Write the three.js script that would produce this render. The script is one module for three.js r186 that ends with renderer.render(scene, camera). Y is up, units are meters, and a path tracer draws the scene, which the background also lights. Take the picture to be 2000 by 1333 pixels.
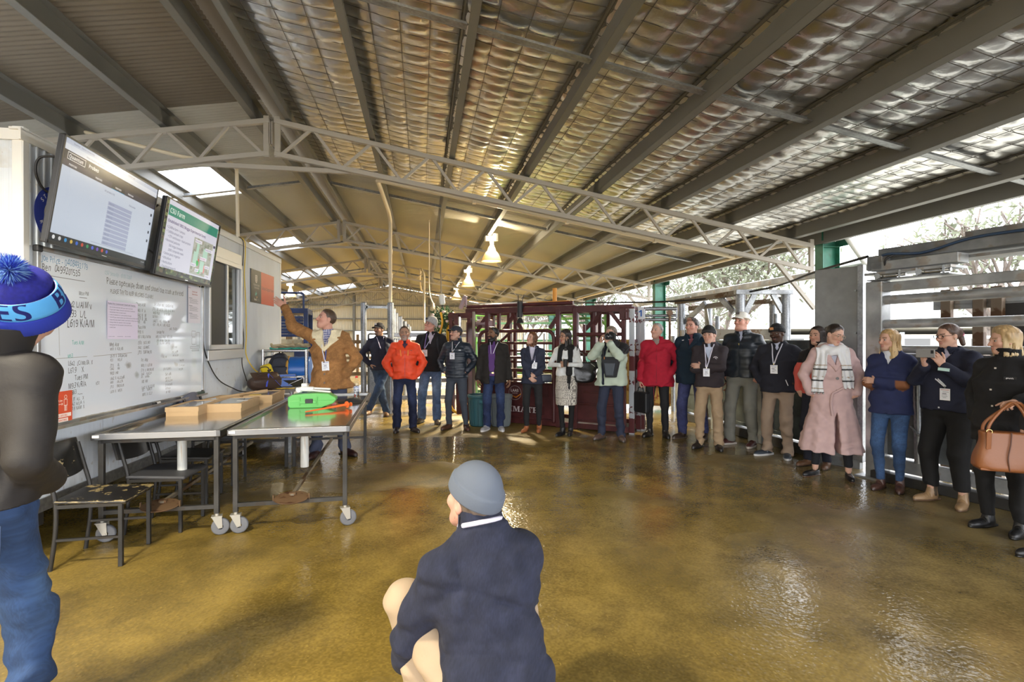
import * as THREE from 'three';
import { RoundedBoxGeometry } from 'three/addons/geometries/RoundedBoxGeometry.js';
import { mergeGeometries } from 'three/addons/utils/BufferGeometryUtils.js';
import { RectAreaLightUniformsLib } from 'three/addons/lights/RectAreaLightUniformsLib.js';

// ---------------------------------------------------------------- camera, sky, lamps, exposure
const scene = new THREE.Scene();
const YAW = 9.93 * Math.PI / 180;
const camera = new THREE.PerspectiveCamera(67.37, 2000 / 1333, 0.05, 400);
camera.position.set(0, 1.52, 0);
camera.rotation.set(-0.0025, -YAW, 0, 'YXZ');
const renderer = new THREE.WebGLRenderer({ antialias: true });
renderer.toneMapping = THREE.LinearToneMapping;
renderer.toneMappingExposure = 1.4;
renderer.shadowMap.enabled = true;
RectAreaLightUniformsLib.init();
{ // an overcast sky: bright, faintly blue, a little brighter overhead
  const W = 64, H = 32, d = new Float32Array(W * H * 4);
  for (let j = 0; j < H; j++) for (let i = 0; i < W; i++) {
    const up = Math.sin(((j + 0.5) / H - 0.5) * Math.PI), v = up < 0 ? 0.35 : 0.92 + 0.35 * up, k = (j * W + i) * 4;
    d[k] = v * 0.97; d[k + 1] = v * 0.99; d[k + 2] = v * 1.04; d[k + 3] = 1;
  }
  const t = new THREE.DataTexture(d, W, H, THREE.RGBAFormat, THREE.FloatType);
  t.mapping = THREE.EquirectangularReflectionMapping; t.magFilter = THREE.LinearFilter; t.needsUpdate = true;
  scene.background = t; scene.environment = t; scene.backgroundIntensity = 5.6; scene.environmentIntensity = 5.6;
}
// ---------------------------------------------------------------- helpers
const V = (x, y, z) => new THREE.Vector3(x, y, z);
const clamp = (x, a, b) => x < a ? a : x > b ? b : x, lerp = (a, b, t) => a + (b - a) * t;
const smooth = (a, b, x) => { const t = clamp((x - a) / (b - a), 0, 1); return t * t * (3 - 2 * t); };
function rng(seed) { let a = seed >>> 0; return () => { a = (a + 0x6D2B79F5) | 0; let t = Math.imul(a ^ (a >>> 15), 1 | a); t = (t + Math.imul(t ^ (t >>> 7), 61 | t)) ^ t; return ((t ^ (t >>> 14)) >>> 0) / 4294967296; }; }
const used = new Map();
function numbered(n) { const k = used.get(n) ?? 0; used.set(n, k + 1); return k ? n + '_' + String(k).padStart(3, '0') : n; }
const col = (c) => Array.isArray(c) ? new THREE.Color().setRGB(...c) : new THREE.Color(c);
const M = (color, roughness = 0.6, metalness = 0, extra = {}) => new THREE.MeshStandardMaterial({ color: col(color), roughness, metalness, ...extra });
const MP = (color, roughness, metalness, extra) => new THREE.MeshPhysicalMaterial({ color: col(color), roughness, metalness, ...extra });
function merge(list) {
  const gs = [].concat(list).map((g) => { const n = g.index ? g.toNonIndexed() : g; const c = new THREE.BufferGeometry(); for (const k of ['position', 'normal', 'uv', 'color']) if (n.attributes[k]) c.setAttribute(k, n.attributes[k]); if (!c.attributes.uv) c.setAttribute('uv', new THREE.BufferAttribute(new Float32Array(c.attributes.position.count * 2), 2)); return c; });
  return gs.length === 1 ? gs[0] : mergeGeometries(gs);
}
function mesh(name, geo, material, parent = scene, label) {
  const g = Array.isArray(geo) ? merge(geo) : geo, m = new THREE.Mesh(g, material);
  m.name = parent === scene ? numbered(name) : name; m.castShadow = m.receiveShadow = true;
  if (label) m.userData.label = label;
  parent.add(m); return m;
}
function thing(name, label, category, p = [0, 0, 0], turn = 0, group) {
  const o = new THREE.Group(); o.name = numbered(name); o.position.set(...p); o.rotation.y = turn; scene.add(o);
  o.userData = { label, category }; if (group) o.userData.group = group; return o;
}
function tag(o, label, category, group) { o.userData = { label, category }; if (group) o.userData.group = group; return o; }
function struct(name, label, p = [0, 0, 0], turn = 0) { const o = new THREE.Group(); o.name = numbered(name); o.position.set(...p); o.rotation.y = turn; o.userData = { kind: 'structure', label }; scene.add(o); return o; }
// boxes, rounded boxes, rods and bars, all with uv in metres
function uvm(g) { const p = g.attributes.position, n = g.attributes.normal, u = g.attributes.uv; for (let i = 0; i < p.count; i++) { const a = Math.abs(n.getX(i)), b = Math.abs(n.getY(i)), c = Math.abs(n.getZ(i)); a > b && a > c ? u.setXY(i, p.getZ(i), p.getY(i)) : b > c ? u.setXY(i, p.getX(i), p.getZ(i)) : u.setXY(i, p.getX(i), p.getY(i)); } return g; }
function bx(w, h, d, x = 0, y = 0, z = 0, r = 0, rx = 0, ry = 0, rz = 0) {
  const g = uvm(r ? new RoundedBoxGeometry(w, h, d, 1, Math.min(r, w / 2.01, h / 2.01, d / 2.01)) : new THREE.BoxGeometry(w, h, d));
  if (rx || ry || rz) g.applyMatrix4(new THREE.Matrix4().makeRotationFromEuler(new THREE.Euler(rx, ry, rz, 'YXZ')));
  return g.translate(x, y, z);
}
const v3 = (p) => Array.isArray(p) ? V(...p) : p;
function rod(a, b, r, seg = 10, r2 = r) {
  a = v3(a); b = v3(b); const d = b.clone().sub(a), L = d.length(), g = new THREE.CylinderGeometry(r2, r, L, seg, 1), u = g.attributes.uv; for (let i = 0; i < u.count; i++) u.setXY(i, u.getX(i) * r * 6.28, u.getY(i) * L);
  g.applyQuaternion(new THREE.Quaternion().setFromUnitVectors(V(0, 1, 0), d.normalize()));
  return g.translate((a.x + b.x) / 2, (a.y + b.y) / 2, (a.z + b.z) / 2);
}
function bar(a, b, w, h, bevel = 0, up = V(0, 1, 0)) { // a rectangular bar from a to b, w wide sideways, h along "up"
  a = v3(a); b = v3(b); const z = b.clone().sub(a), L = z.length(); z.normalize();
  if (Math.abs(z.dot(up)) > 0.99) up = V(0, 0, 1);
  const x = up.clone().cross(z).normalize(), y = z.clone().cross(x), g = uvm(bevel ? new RoundedBoxGeometry(w, h, L, 1, Math.min(bevel, w / 2.01, h / 2.01)) : new THREE.BoxGeometry(w, h, L));
  return g.applyMatrix4(new THREE.Matrix4().makeBasis(x, y, z).setPosition((a.x + b.x) / 2, (a.y + b.y) / 2, (a.z + b.z) / 2));
}
function tube(pts, r, seg = 0, rad = 8, closed = false) { const c = new THREE.CatmullRomCurve3(pts.map(v3), closed, 'centripetal'); return new THREE.TubeGeometry(c, seg || pts.length * 6, r, rad, closed); }
function bent(pts, r, rad = 8, fillet = 0.06) { // straight pipe with rounded bends
  const p = pts.map(v3), path = new THREE.CurvePath(); let cur = p[0];
  for (let i = 1; i < p.length; i++) {
    if (i < p.length - 1) {
      const f = Math.min(fillet, p[i].distanceTo(cur) * 0.45, p[i].distanceTo(p[i + 1]) * 0.45), a = p[i].clone().lerp(p[i - 1], f / p[i].distanceTo(p[i - 1])), b = p[i].clone().lerp(p[i + 1], f / p[i].distanceTo(p[i + 1]));
      path.add(new THREE.LineCurve3(cur, a)); path.add(new THREE.QuadraticBezierCurve3(a, p[i], b)); cur = b;
    } else path.add(new THREE.LineCurve3(cur, p[i]));
  }
  const gs = path.curves.map((c) => new THREE.TubeGeometry(c, c.isLineCurve3 ? 1 : 5, r, rad, false));
  return merge([...gs, new THREE.SphereGeometry(r, rad, 4).translate(p[0].x, p[0].y, p[0].z), new THREE.SphereGeometry(r, rad, 4).translate(p.at(-1).x, p.at(-1).y, p.at(-1).z)]);
}
const lathe = (pts, seg = 20) => new THREE.LatheGeometry(pts.map((p) => new THREE.Vector2(...p)), seg);
function extrude(pts, depth, bevel = 0, holes = []) { const s = new THREE.Shape(pts.map((p) => new THREE.Vector2(...p))); for (const h of holes) s.holes.push(new THREE.Path(h.map((p) => new THREE.Vector2(...p)))); return new THREE.ExtrudeGeometry(s, { depth, bevelEnabled: bevel > 0, bevelThickness: bevel, bevelSize: bevel, bevelSegments: 2, curveSegments: 8 }); }
// value noise
const PERM = (() => { const r = rng(7), a = new Float32Array(4096); for (let i = 0; i < 4096; i++) a[i] = r() * 2 - 1; return a; })();
const hash3 = (i, j, k) => PERM[(Math.imul(i, 374761393) + Math.imul(j, 668265263) + Math.imul(k, 1274126177) >>> 7) & 4095];
function noise(x, y, z = 0) {
  const i = Math.floor(x), j = Math.floor(y), k = Math.floor(z), f = x - i, g = y - j, h = z - k, u = f * f * (3 - 2 * f), v = g * g * (3 - 2 * g), w = h * h * (3 - 2 * h);
  const a = (kk) => lerp(lerp(hash3(i, j, kk), hash3(i + 1, j, kk), u), lerp(hash3(i, j + 1, kk), hash3(i + 1, j + 1, kk), u), v);
  return lerp(a(k), a(k + 1), w);
}
const fbm = (x, y, z = 0, o = 4) => { let s = 0, a = 0.5; for (let i = 0; i < o; i++) { s += a * noise(x, y, z + i * 7.3); x *= 2.03; y *= 2.03; z *= 2.03; a *= 0.5; } return s; };
// textures: f(u, v) -> [r, g, b] in 0..1 (sRGB when color)
function tex(w, h, f, color = true, repeat) {
  const d = new Uint8Array(w * h * 4);
  for (let j = 0; j < h; j++) for (let i = 0; i < w; i++) { const c = f((i + 0.5) / w, (j + 0.5) / h), k = (j * w + i) * 4; d[k] = clamp(c[0], 0, 1) * 255; d[k + 1] = clamp(c[1], 0, 1) * 255; d[k + 2] = clamp(c[2], 0, 1) * 255; d[k + 3] = 255; }
  const t = new THREE.DataTexture(d, w, h); t.wrapS = t.wrapT = THREE.RepeatWrapping; t.magFilter = THREE.LinearFilter; t.minFilter = THREE.LinearMipmapLinearFilter; t.generateMipmaps = true;
  if (color) t.colorSpace = THREE.SRGBColorSpace; if (repeat) t.repeat.set(...repeat); t.needsUpdate = true; return t;
}
// seamless noise on a unit tile with n cells
const pnoise = (u, v, n, s = 0) => { const w = (x) => ((x % n) + n) % n, x = u * n, y = v * n, i = Math.floor(x), j = Math.floor(y), f = x - i, g = y - j, a = f * f * (3 - 2 * f), b = g * g * (3 - 2 * g), h = (p, q) => hash3(w(p), w(q), s); return lerp(lerp(h(i, j), h(i + 1, j), a), lerp(h(i, j + 1), h(i + 1, j + 1), a), b); };
const pfbm = (u, v, n, s = 0, o = 4) => { let r = 0, a = 0.5; for (let k = 0; k < o; k++) { r += a * pnoise(u, v, n, s + k); n *= 2; a *= 0.55; } return r; };
function canvasTex(w, h, draw) {
  const c = document.createElement('canvas'); c.width = w; c.height = h; const x = c.getContext('2d'); draw(x, w, h);
  const t = new THREE.CanvasTexture(c); t.colorSpace = THREE.SRGBColorSpace; t.anisotropy = 8; return t;
}
const panelGeo = (w, h) => new THREE.PlaneGeometry(w, h);
// shared surfaces
const grit = tex(256, 256, (u, v) => { const a = 0.5 + 0.5 * pfbm(u, v, 16, 3, 4); return [a, a, a]; }, false);
const galvMap = tex(256, 256, (u, v) => { const a = 0.82 + 0.16 * pfbm(u, v, 6, 11, 3) + 0.07 * pnoise(u, v, 60, 5); return [a, a, a * 1.01]; });
const dirtMap = tex(512, 512, (u, v) => { const a = 0.86 + 0.22 * pfbm(u, v, 5, 21, 5), r = smooth(0.18, 0.5, pfbm(u, v, 9, 31, 4)) * 0.35; return [a - r * 0.15, a - r * 0.3, a - r * 0.45]; });
const rustMap = tex(512, 512, (u, v) => { const n = pfbm(u, v, 8, 41, 5), r = smooth(0.12, 0.4, n); return [0.82 - 0.25 * r, 0.8 - 0.36 * r, 0.77 - 0.46 * r]; });
const GALV = M([0.50, 0.52, 0.53], 0.42, 0.75, { map: galvMap, bumpMap: grit, bumpScale: 0.0006 });
const GALVD = M([0.34, 0.355, 0.36], 0.5, 0.4, { map: dirtMap, bumpMap: grit, bumpScale: 0.0008 });
const PURLIN = M([0.20, 0.197, 0.185], 0.5, 0.3);
const TRUSS = M([0.43, 0.395, 0.345], 0.6, 0.1);
const STEEL = M([0.55, 0.54, 0.51], 0.12, 0.95, { bumpMap: grit, bumpScale: 0.00012 });
const BLACK = M([0.018, 0.018, 0.02], 0.5), RUBBER = M([0.05, 0.05, 0.055], 0.75), DARKSTEEL = M([0.075, 0.072, 0.068], 0.55, 0.5, { map: dirtMap });
const WHITEP = M([0.78, 0.78, 0.76], 0.45), CHROME = M([0.75, 0.75, 0.75], 0.15, 1);
const CREAMPVC = M([0.70, 0.60, 0.43], 0.4);
// ---------------------------------------------------------------- the shed
const RX = -1.98, RY = 4.49, SL = Math.tan(9.85 * Math.PI / 180), HALF = 8.28, BAY = 6, T1 = -7.31, ZN = 6.2, ZF = -31.3;
const chordY = (s) => RY - Math.abs(s) * SL;              // top of the truss top chord, s = distance from the ridge line
const roofY = (s) => chordY(s) + 0.24;                     // underside of the sheets
// floor: hosed-down concrete, stained yellow by clay, with wet and dry patches
const stain = (x, z) => fbm(x * 0.35 + 3, z * 0.35, 1.5, 5);
{
  const g = new THREE.PlaneGeometry(17.8, 46, 110, 230).rotateX(-Math.PI / 2).translate(-1.9, 0, -13);
  const p = g.attributes.position, c = new Float32Array(p.count * 3);
  for (let i = 0; i < p.count; i++) {
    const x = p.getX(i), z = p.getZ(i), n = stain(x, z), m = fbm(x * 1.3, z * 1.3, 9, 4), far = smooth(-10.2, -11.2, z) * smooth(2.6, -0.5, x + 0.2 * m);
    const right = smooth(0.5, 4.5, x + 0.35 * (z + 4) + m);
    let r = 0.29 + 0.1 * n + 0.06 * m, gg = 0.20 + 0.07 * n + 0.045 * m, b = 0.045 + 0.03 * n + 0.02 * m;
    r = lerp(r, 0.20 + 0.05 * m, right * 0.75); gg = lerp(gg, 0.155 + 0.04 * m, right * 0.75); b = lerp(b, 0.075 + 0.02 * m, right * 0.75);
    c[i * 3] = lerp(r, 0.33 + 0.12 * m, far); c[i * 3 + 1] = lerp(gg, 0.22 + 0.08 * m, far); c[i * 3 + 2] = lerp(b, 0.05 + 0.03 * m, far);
  }
  g.setAttribute('color', new THREE.BufferAttribute(c, 3));
  const uv = g.attributes.uv, uv1 = new Float32Array(uv.count * 2);
  for (let i = 0; i < uv.count; i++) { uv1[i * 2] = uv.getX(i); uv1[i * 2 + 1] = uv.getY(i); uv.setXY(i, p.getX(i) / 2.3, p.getZ(i) / 2.3); }
  g.setAttribute('uv1', new THREE.BufferAttribute(uv1, 2));
  const fine = tex(1024, 1024, (u, v) => { const a = 0.86 + 0.2 * pfbm(u, v, 10, 51, 5) + 0.08 * pnoise(u, v, 230, 4), sp = pnoise(u, v, 170, 8) > 0.86 ? 0.22 : 0, dk = smooth(0.2, 0.6, pfbm(u, v, 5, 61, 5)) * 0.16; return [a + sp - dk, a + sp - dk, a + sp - dk * 0.8]; });
  const bump = tex(1024, 1024, (u, v) => { const a = 0.5 + 0.35 * pfbm(u, v, 14, 71, 4) + 0.3 * pnoise(u, v, 150, 9) * (0.5 + 0.5 * pnoise(u, v, 300, 2)); return [a, a, a]; }, false);
  const wet = tex(1024, 1024, (u, v) => { // roughness over the whole floor
    const x = u * 17.8 - 10.8, z = -36 + v * 46, n = fbm(x * 0.55 + 5, z * 0.8, 3, 5), w = smooth(-0.16, 0.26, n + 0.13 * smooth(-4.0, -7, z) + 0.12 * smooth(1, 4, x) - 0.17 * smooth(-3.2, -1.5, z)), f = 0.06 * fbm(x * 6, z * 6, 2, 3);
    const q = lerp(0.52, 0.15, w) + f; return [q, q, q];
  }, false);
  wet.channel = 1;
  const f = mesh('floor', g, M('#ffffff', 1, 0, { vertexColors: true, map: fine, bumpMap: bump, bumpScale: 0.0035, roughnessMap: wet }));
  f.userData = { kind: 'structure', label: 'wet hosed concrete floor stained yellow brown' };
  // pale ground outside
  const o = mesh('ground', new THREE.PlaneGeometry(300, 300).rotateX(-Math.PI / 2).translate(40, -0.06, -60), M([0.46, 0.44, 0.36], 0.95, 0, { map: dirtMap }));
  o.userData = { kind: 'structure', label: 'pale open ground of the yards outside the shed' };
}
// corrugated sheet between two lines; along = 'z' means the ribs step along z
function corrugated(z0, z1, s0, s1, side, pitch = 0.076, amp = 0.011) {
  const n = Math.round((z0 - z1) / pitch) * 6, pos = [], idx = [], nor = [], uv = [];
  for (let i = 0; i <= n; i++) {
    const z = z0 + (z1 - z0) * i / n, a = i / 6 * Math.PI * 2, h = Math.cos(a) * amp, dn = Math.sin(a) * amp * Math.PI * 2 / pitch;
    for (const s of [s0, s1]) { pos.push(RX + side * s, roofY(s) + 0.012 + h, z); const v = V(side * SL, 1, -dn).normalize(); nor.push(v.x, v.y, v.z); uv.push(s / 2, z / 2); }
    if (i < n) { const k = i * 2; side > 0 ? idx.push(k, k + 1, k + 2, k + 1, k + 3, k + 2) : idx.push(k, k + 2, k + 1, k + 1, k + 2, k + 3); }
  }
  const g = new THREE.BufferGeometry(); g.setAttribute('position', new THREE.Float32BufferAttribute(pos, 3)); g.setAttribute('normal', new THREE.Float32BufferAttribute(nor, 3)); g.setAttribute('uv', new THREE.Float32BufferAttribute(uv, 2)); g.setIndex(idx); return g;
}
const ceiling = struct('ceiling', 'shallow gable roof of corrugated sheets on steel purlins');
const SHEET = M([0.50, 0.48, 0.42], 0.6, 0.1), SHEETB = M([0.185, 0.155, 0.115], 0.6, 0.1), SKYL = MP([0.93, 0.95, 0.96], 0.75, 0, { transmission: 0.9, thickness: 0 });
const bays = [[ZN, -1.31], [-1.31, -7.31], [-7.31, -13.31], [-13.31, -19.31], [-19.31, -25.31], [-25.31, ZF]];
for (const [a, b] of bays) {
  mesh('roof_sheet', corrugated(a, b, 0.13, HALF + 0.35, 1), SHEET, ceiling);
  const m = a > 0 ? 1.7 : (a + b) / 2 + 0.05;
  if (b < -8) { // clear sheets either side of the bridging, from the second purlin down to the left eave
    mesh('roof_sheet', [corrugated(a, m + 0.8, 0.13, HALF + 0.35, -1), corrugated(m - 0.8, b, 0.13, HALF + 0.35, -1), corrugated(m + 0.8, m - 0.8, 0.13, 1.3, -1)], SHEET, ceiling);
    mesh('clear_sheet', corrugated(m + 0.8, m - 0.8, 1.3, HALF + 0.35, -1), SKYL, ceiling, 'translucent white roof sheet letting daylight in');
  } else {
    mesh('roof_sheet', [corrugated(a, m + 0.8, 0.13, HALF + 0.35, -1), corrugated(m - 0.8, b, 0.13, HALF + 0.35, -1), corrugated(m + 0.8, m - 0.8, 0.13, 1.3, -1)], SHEETB, ceiling, 'dull brown roof sheets');
    mesh('clear_sheet', corrugated(m + 0.8, m - 0.8, 1.3, HALF + 0.35, -1), SKYL, ceiling);
  }
}
// ridge cap on top
mesh('ridge_cap', [bar([RX + 0.15, RY + 0.3, ZN], [RX + 0.15, RY + 0.3, ZF], 0.4, 0.01), bar([RX - 0.15, RY + 0.31, ZN], [RX - 0.15, RY + 0.31, ZF], 0.4, 0.01)], SHEETB, ceiling);
// zed purlins: web plus two flanges, one per bay so that laps show at the trusses
const PS = [0.2, 1.285, 2.37, 3.455, 4.54, 5.625, 6.71, 7.795];
for (const [a, b] of bays) for (const side of [1, -1]) for (const s of PS) {
  const x = RX + side * s, y = chordY(s) + 0.1, up = V(side * SL, 1, 0).normalize(), ax = V(side, -SL, 0).normalize(), c = V(x, y, 0);
  const at = (u, v, z) => c.clone().addScaledVector(ax, u).addScaledVector(up, v).setZ(z);
  mesh('purlin', [bar(at(0, 0.005, a + 0.12), at(0, 0.005, b - 0.12), 0.007, 0.2, 0, up), bar(at(0.036, -0.095, a + 0.12), at(0.036, -0.095, b - 0.12), 0.072, 0.007, 0, up), bar(at(-0.034, 0.105, a + 0.12), at(-0.034, 0.105, b - 0.12), 0.068, 0.007, 0, up), bar(at(0.072, -0.085, a), at(0.072, -0.085, b), 0.005, 0.02, 0, up)], PURLIN, ceiling);
}
for (const side of [1, -1]) mesh('eave_beam', [bar([RX + side * HALF, 3.2, ZN], [RX + side * HALF, 3.2, ZF], 0.012, 0.28), bar([RX + side * (HALF + 0.04), 3.07, ZN], [RX + side * (HALF + 0.04), 3.07, ZF], 0.09, 0.012), bar([RX + side * (HALF + 0.04), 3.33, ZN], [RX + side * (HALF + 0.04), 3.33, ZF], 0.09, 0.012)], PURLIN, ceiling);
// bridging struts midway along every bay
for (const [a, b] of bays) for (const side of [1, -1]) {
  const z = a > 0 ? 1.69 : (a + b) / 2;
  for (let k = 0; k < PS.length; k++) { const s0 = PS[k] + 0.03, s1 = (PS[k + 1] ?? HALF) - 0.02; mesh('bridging', [bar([RX + side * s0, chordY(s0) + 0.07, z], [RX + side * s1, chordY(s1) + 0.07, z], 0.08, 0.007), bar([RX + side * s0, chordY(s0) + 0.1, z - 0.038], [RX + side * s1, chordY(s1) + 0.1, z - 0.038], 0.007, 0.07)], GALV, ceiling); }
}
// quilted foil blanket on wire mesh under the right slope of the first bays
const FOIL = M([0.72, 0.715, 0.71], 0.32, 1, { bumpMap: tex(512, 512, (u, v) => { const a = 0.5 + 0.35 * pfbm(u, v, 24, 81, 4) + 0.2 * Math.abs(pnoise(u, v, 40, 6)); return [a, a, a]; }, false), bumpScale: 0.0022 });
{
  const zA = 5.5, zB = -9.25, CZ = 0.172, wires = [];
  for (let k = 0; k < PS.length; k++) {
    const s0 = PS[k] + (k ? -0.03 : -0.15), s1 = k < PS.length - 1 ? PS[k + 1] - 0.06 : HALF - 0.02, NU = 24, nz = Math.round((zA - zB) / CZ), NZ = nz * 5, pos = [], idx = [], uv = [], cells = 4;
    for (let j = 0; j <= NZ; j++) for (let i = 0; i <= NU; i++) {
      const fu = i / NU, s = lerp(s0, s1, fu), zc = j / 5, wob = 0.13 * noise(zc * 0.7 + k * 9, Math.floor(fu * cells) * 3.1, 2);
      const z = zA - (zc + wob * 0) * CZ, cu = (fu * cells) % 1, cz = (zc + wob) % 1, cell = hash3(Math.floor(fu * cells + 0.001), Math.floor(zc + wob), k);
      const a = Math.pow(Math.max(0, Math.sin(Math.PI * cu)), 0.4), b = Math.pow(Math.max(0, Math.sin(Math.PI * cz)), 0.5), strip = Math.sin(Math.PI * clamp(fu, 0, 1));
      let h = 0.028 * (0.85 + 0.3 * cell) * a * b + 0.03 * strip + 0.006 * noise(s * 9, z * 14, k) + 0.003 * noise(s * 30, z * 45, k) + 0.008 * noise(s * 3, z * 2, 4 + k);
      pos.push(RX + s, roofY(s) - 0.03 - h, z); uv.push(s / 0.9, z / 0.9);
      if (i < NU && j < NZ) { const q = j * (NU + 1) + i; idx.push(q, q + NU + 1, q + 1, q + 1, q + NU + 1, q + NU + 2); }
    }
    const g = new THREE.BufferGeometry(); g.setAttribute('position', new THREE.Float32BufferAttribute(pos, 3)); g.setAttribute('uv', new THREE.Float32BufferAttribute(uv, 2)); g.setIndex(idx); g.computeVertexNormals();
    mesh('foil_strip', g, FOIL, ceiling, 'quilted silver foil insulation sagging between purlins');
    for (let c = 0; c <= cells; c++) { const s = lerp(s0, s1, c / cells); wires.push(bar([RX + s, roofY(s) - 0.043 - 0.03 * Math.sin(Math.PI * c / cells), zA], [RX + s, roofY(s) - 0.043 - 0.03 * Math.sin(Math.PI * c / cells), zB], 0.0045, 0.0045)); }
    for (let q = 0; q <= nz; q++) { const z = zA - q * CZ; for (let c = 0; c < 4; c++) { const sa = lerp(s0, s1, c / 4), sb = lerp(s0, s1, (c + 1) / 4); wires.push(bar([RX + sa, roofY(sa) - 0.043 - 0.03 * Math.sin(Math.PI * c / 4), z], [RX + sb, roofY(sb) - 0.043 - 0.03 * Math.sin(Math.PI * (c + 1) / 4), z], 0.004, 0.004)); } }
  }
  const w = mesh('wire_mesh', wires, M([0.13, 0.12, 0.11], 0.6, 0.4), ceiling); w.userData.kind = 'stuff';
}
// lattice trusses and green columns
const GREEN = M([0.035, 0.21, 0.135], 0.4, 0, { map: dirtMap });
function truss(z, label) {
  const t = thing('roof_truss', label, 'truss', [RX, 0, z], 0, undefined); t.userData.kind = 'structure';
  const D = 0.44;
  for (const side of [1, -1]) {
    const top = (s) => V(side * s, chordY(s) - 0.035, 0), bot = (s) => V(side * s, chordY(s) - 0.035 - D + 0.015 * s * 0.5, 0);
    mesh('top_chord', bar(top(0.03), top(HALF - 0.12), 0.07, 0.065, 0.006), TRUSS, t);
    mesh('bottom_chord', bar(bot(0.03), bot(HALF - 0.12), 0.07, 0.065, 0.006), TRUSS, t);
    mesh('apex_post', bar(top(0.07).setY(RY + 0.02), bot(0.07).setY(RY - D - 0.09), 0.07, 0.05, 0.005), TRUSS, t);
    for (let k = 0; k < 10; k++) {
      const a = 0.5 + 0.79 * k, b = 0.11 + 0.79 * k, c = 0.9 + 0.79 * k;
      mesh('web_bar', bar(bot(b), top(a), 0.036, 0.036), TRUSS, t);
      if (c < HALF - 0.1) mesh('web_bar', bar(top(a + 0.03), bot(c), 0.036, 0.036), TRUSS, t);
    }
    mesh('end_post', bar(top(HALF - 0.12).add(V(0, 0.1, 0)), bot(HALF - 0.12).add(V(0, -0.06, 0)), 0.07, 0.05), TRUSS, t);
    mesh('knee_brace', bar(bot(HALF - 0.75), V(side * (HALF - 0.06), 2.02, 0), 0.05, 0.06), TRUSS, t);
    mesh('end_plate', bx(0.012, 0.3, 0.12, side * 0.012, RY - 0.22, 0), TRUSS, t);
  }
  mesh('collar_tie', bar([-1.02, RY - D - 0.21, -0.06], [1.02, RY - D - 0.21, -0.06], 0.05, 0.06, 0.005), TRUSS, t);
}
const ORD = ['nearest and largest roof truss, crossing above the screens', 'second roof truss, crossing just behind the nearest hanging lamp', 'third roof truss, farther down the shed', 'fourth roof truss, the last one before the gable wall'];
for (let i = 0; i < 4; i++) truss(T1 - BAY * i, ORD[i]);
const CL = ['nearest green steel column, behind the grey sheet panel', 'second green steel column, behind the man in the red coat', 'third green steel column, above the maroon crush', 'fourth green steel column, far down the open side', 'farthest green steel column at the end of the open side'];
for (let i = 0; i < 4; i++) {
  const t = thing('steel_column', CL[i], 'column', [RX + HALF + 0.02, 0, T1 - BAY * i]); t.userData.kind = 'structure';
  mesh('web', bx(0.3, 3.12, 0.012, 0.16, 1.56, 0), GREEN, t);
  for (const s of [0, 1]) mesh('flange', bx(0.014, 3.12, 0.17, 0.01 + s * 0.3, 1.56, 0), GREEN, t);
  mesh('stiffener', [bx(0.3, 0.012, 0.16, 0.16, 2.58, 0), bx(0.3, 0.012, 0.16, 0.16, 3.02, 0)], GREEN, t);
  mesh('cleat', [bx(0.16, 0.2, 0.012, 0.03, 3.2, 0.12), bx(0.012, 0.16, 0.3, 0.32, 3.1, 0.15)], GREEN, t);
  mesh('base_plate', bx(0.42, 0.02, 0.3, 0.16, 0.01, 0), GREEN, t);
}
for (const [x, z] of [[RX - HALF, T1], [RX - HALF, T1 - 6], [RX - HALF, T1 - 12], [RX - HALF, T1 - 18]]) { const t = struct('trim', 'green column at the left eave', [x, 0, z]); mesh('web', bx(0.3, 3.1, 0.012, -0.16, 1.55, 0), GREEN, t); mesh('flange', [bx(0.014, 3.1, 0.17, 0, 1.55, 0), bx(0.014, 3.1, 0.17, -0.3, 1.55, 0)], GREEN, t); }
// cladding: vertical corrugated sheets on girts
function cladding(x0, x1, y0, yTop, z, pitch = 0.12, amp = 0.012) {
  const n = Math.round((x1 - x0) / pitch * 6), pos = [], idx = [], nor = [], uv = [];
  for (let i = 0; i <= n; i++) { const x = lerp(x0, x1, i / n), a = (x / pitch) * Math.PI * 2, y1 = yTop(x), dn = -Math.sin(a) * amp * Math.PI * 2 / pitch; for (const y of [y0, y1]) { pos.push(x, y, z + Math.cos(a) * amp); const v = V(-dn, 0, 1).normalize(); nor.push(v.x, v.y, v.z); uv.push(x / 2, y / 2); } if (i < n) { const k = i * 2; idx.push(k, k + 2, k + 1, k + 1, k + 2, k + 3); } }
  const g = new THREE.BufferGeometry(); g.setAttribute('position', new THREE.Float32BufferAttribute(pos, 3)); g.setAttribute('normal', new THREE.Float32BufferAttribute(nor, 3)); g.setAttribute('uv', new THREE.Float32BufferAttribute(uv, 2)); g.setIndex(idx); return g;
}
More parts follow.
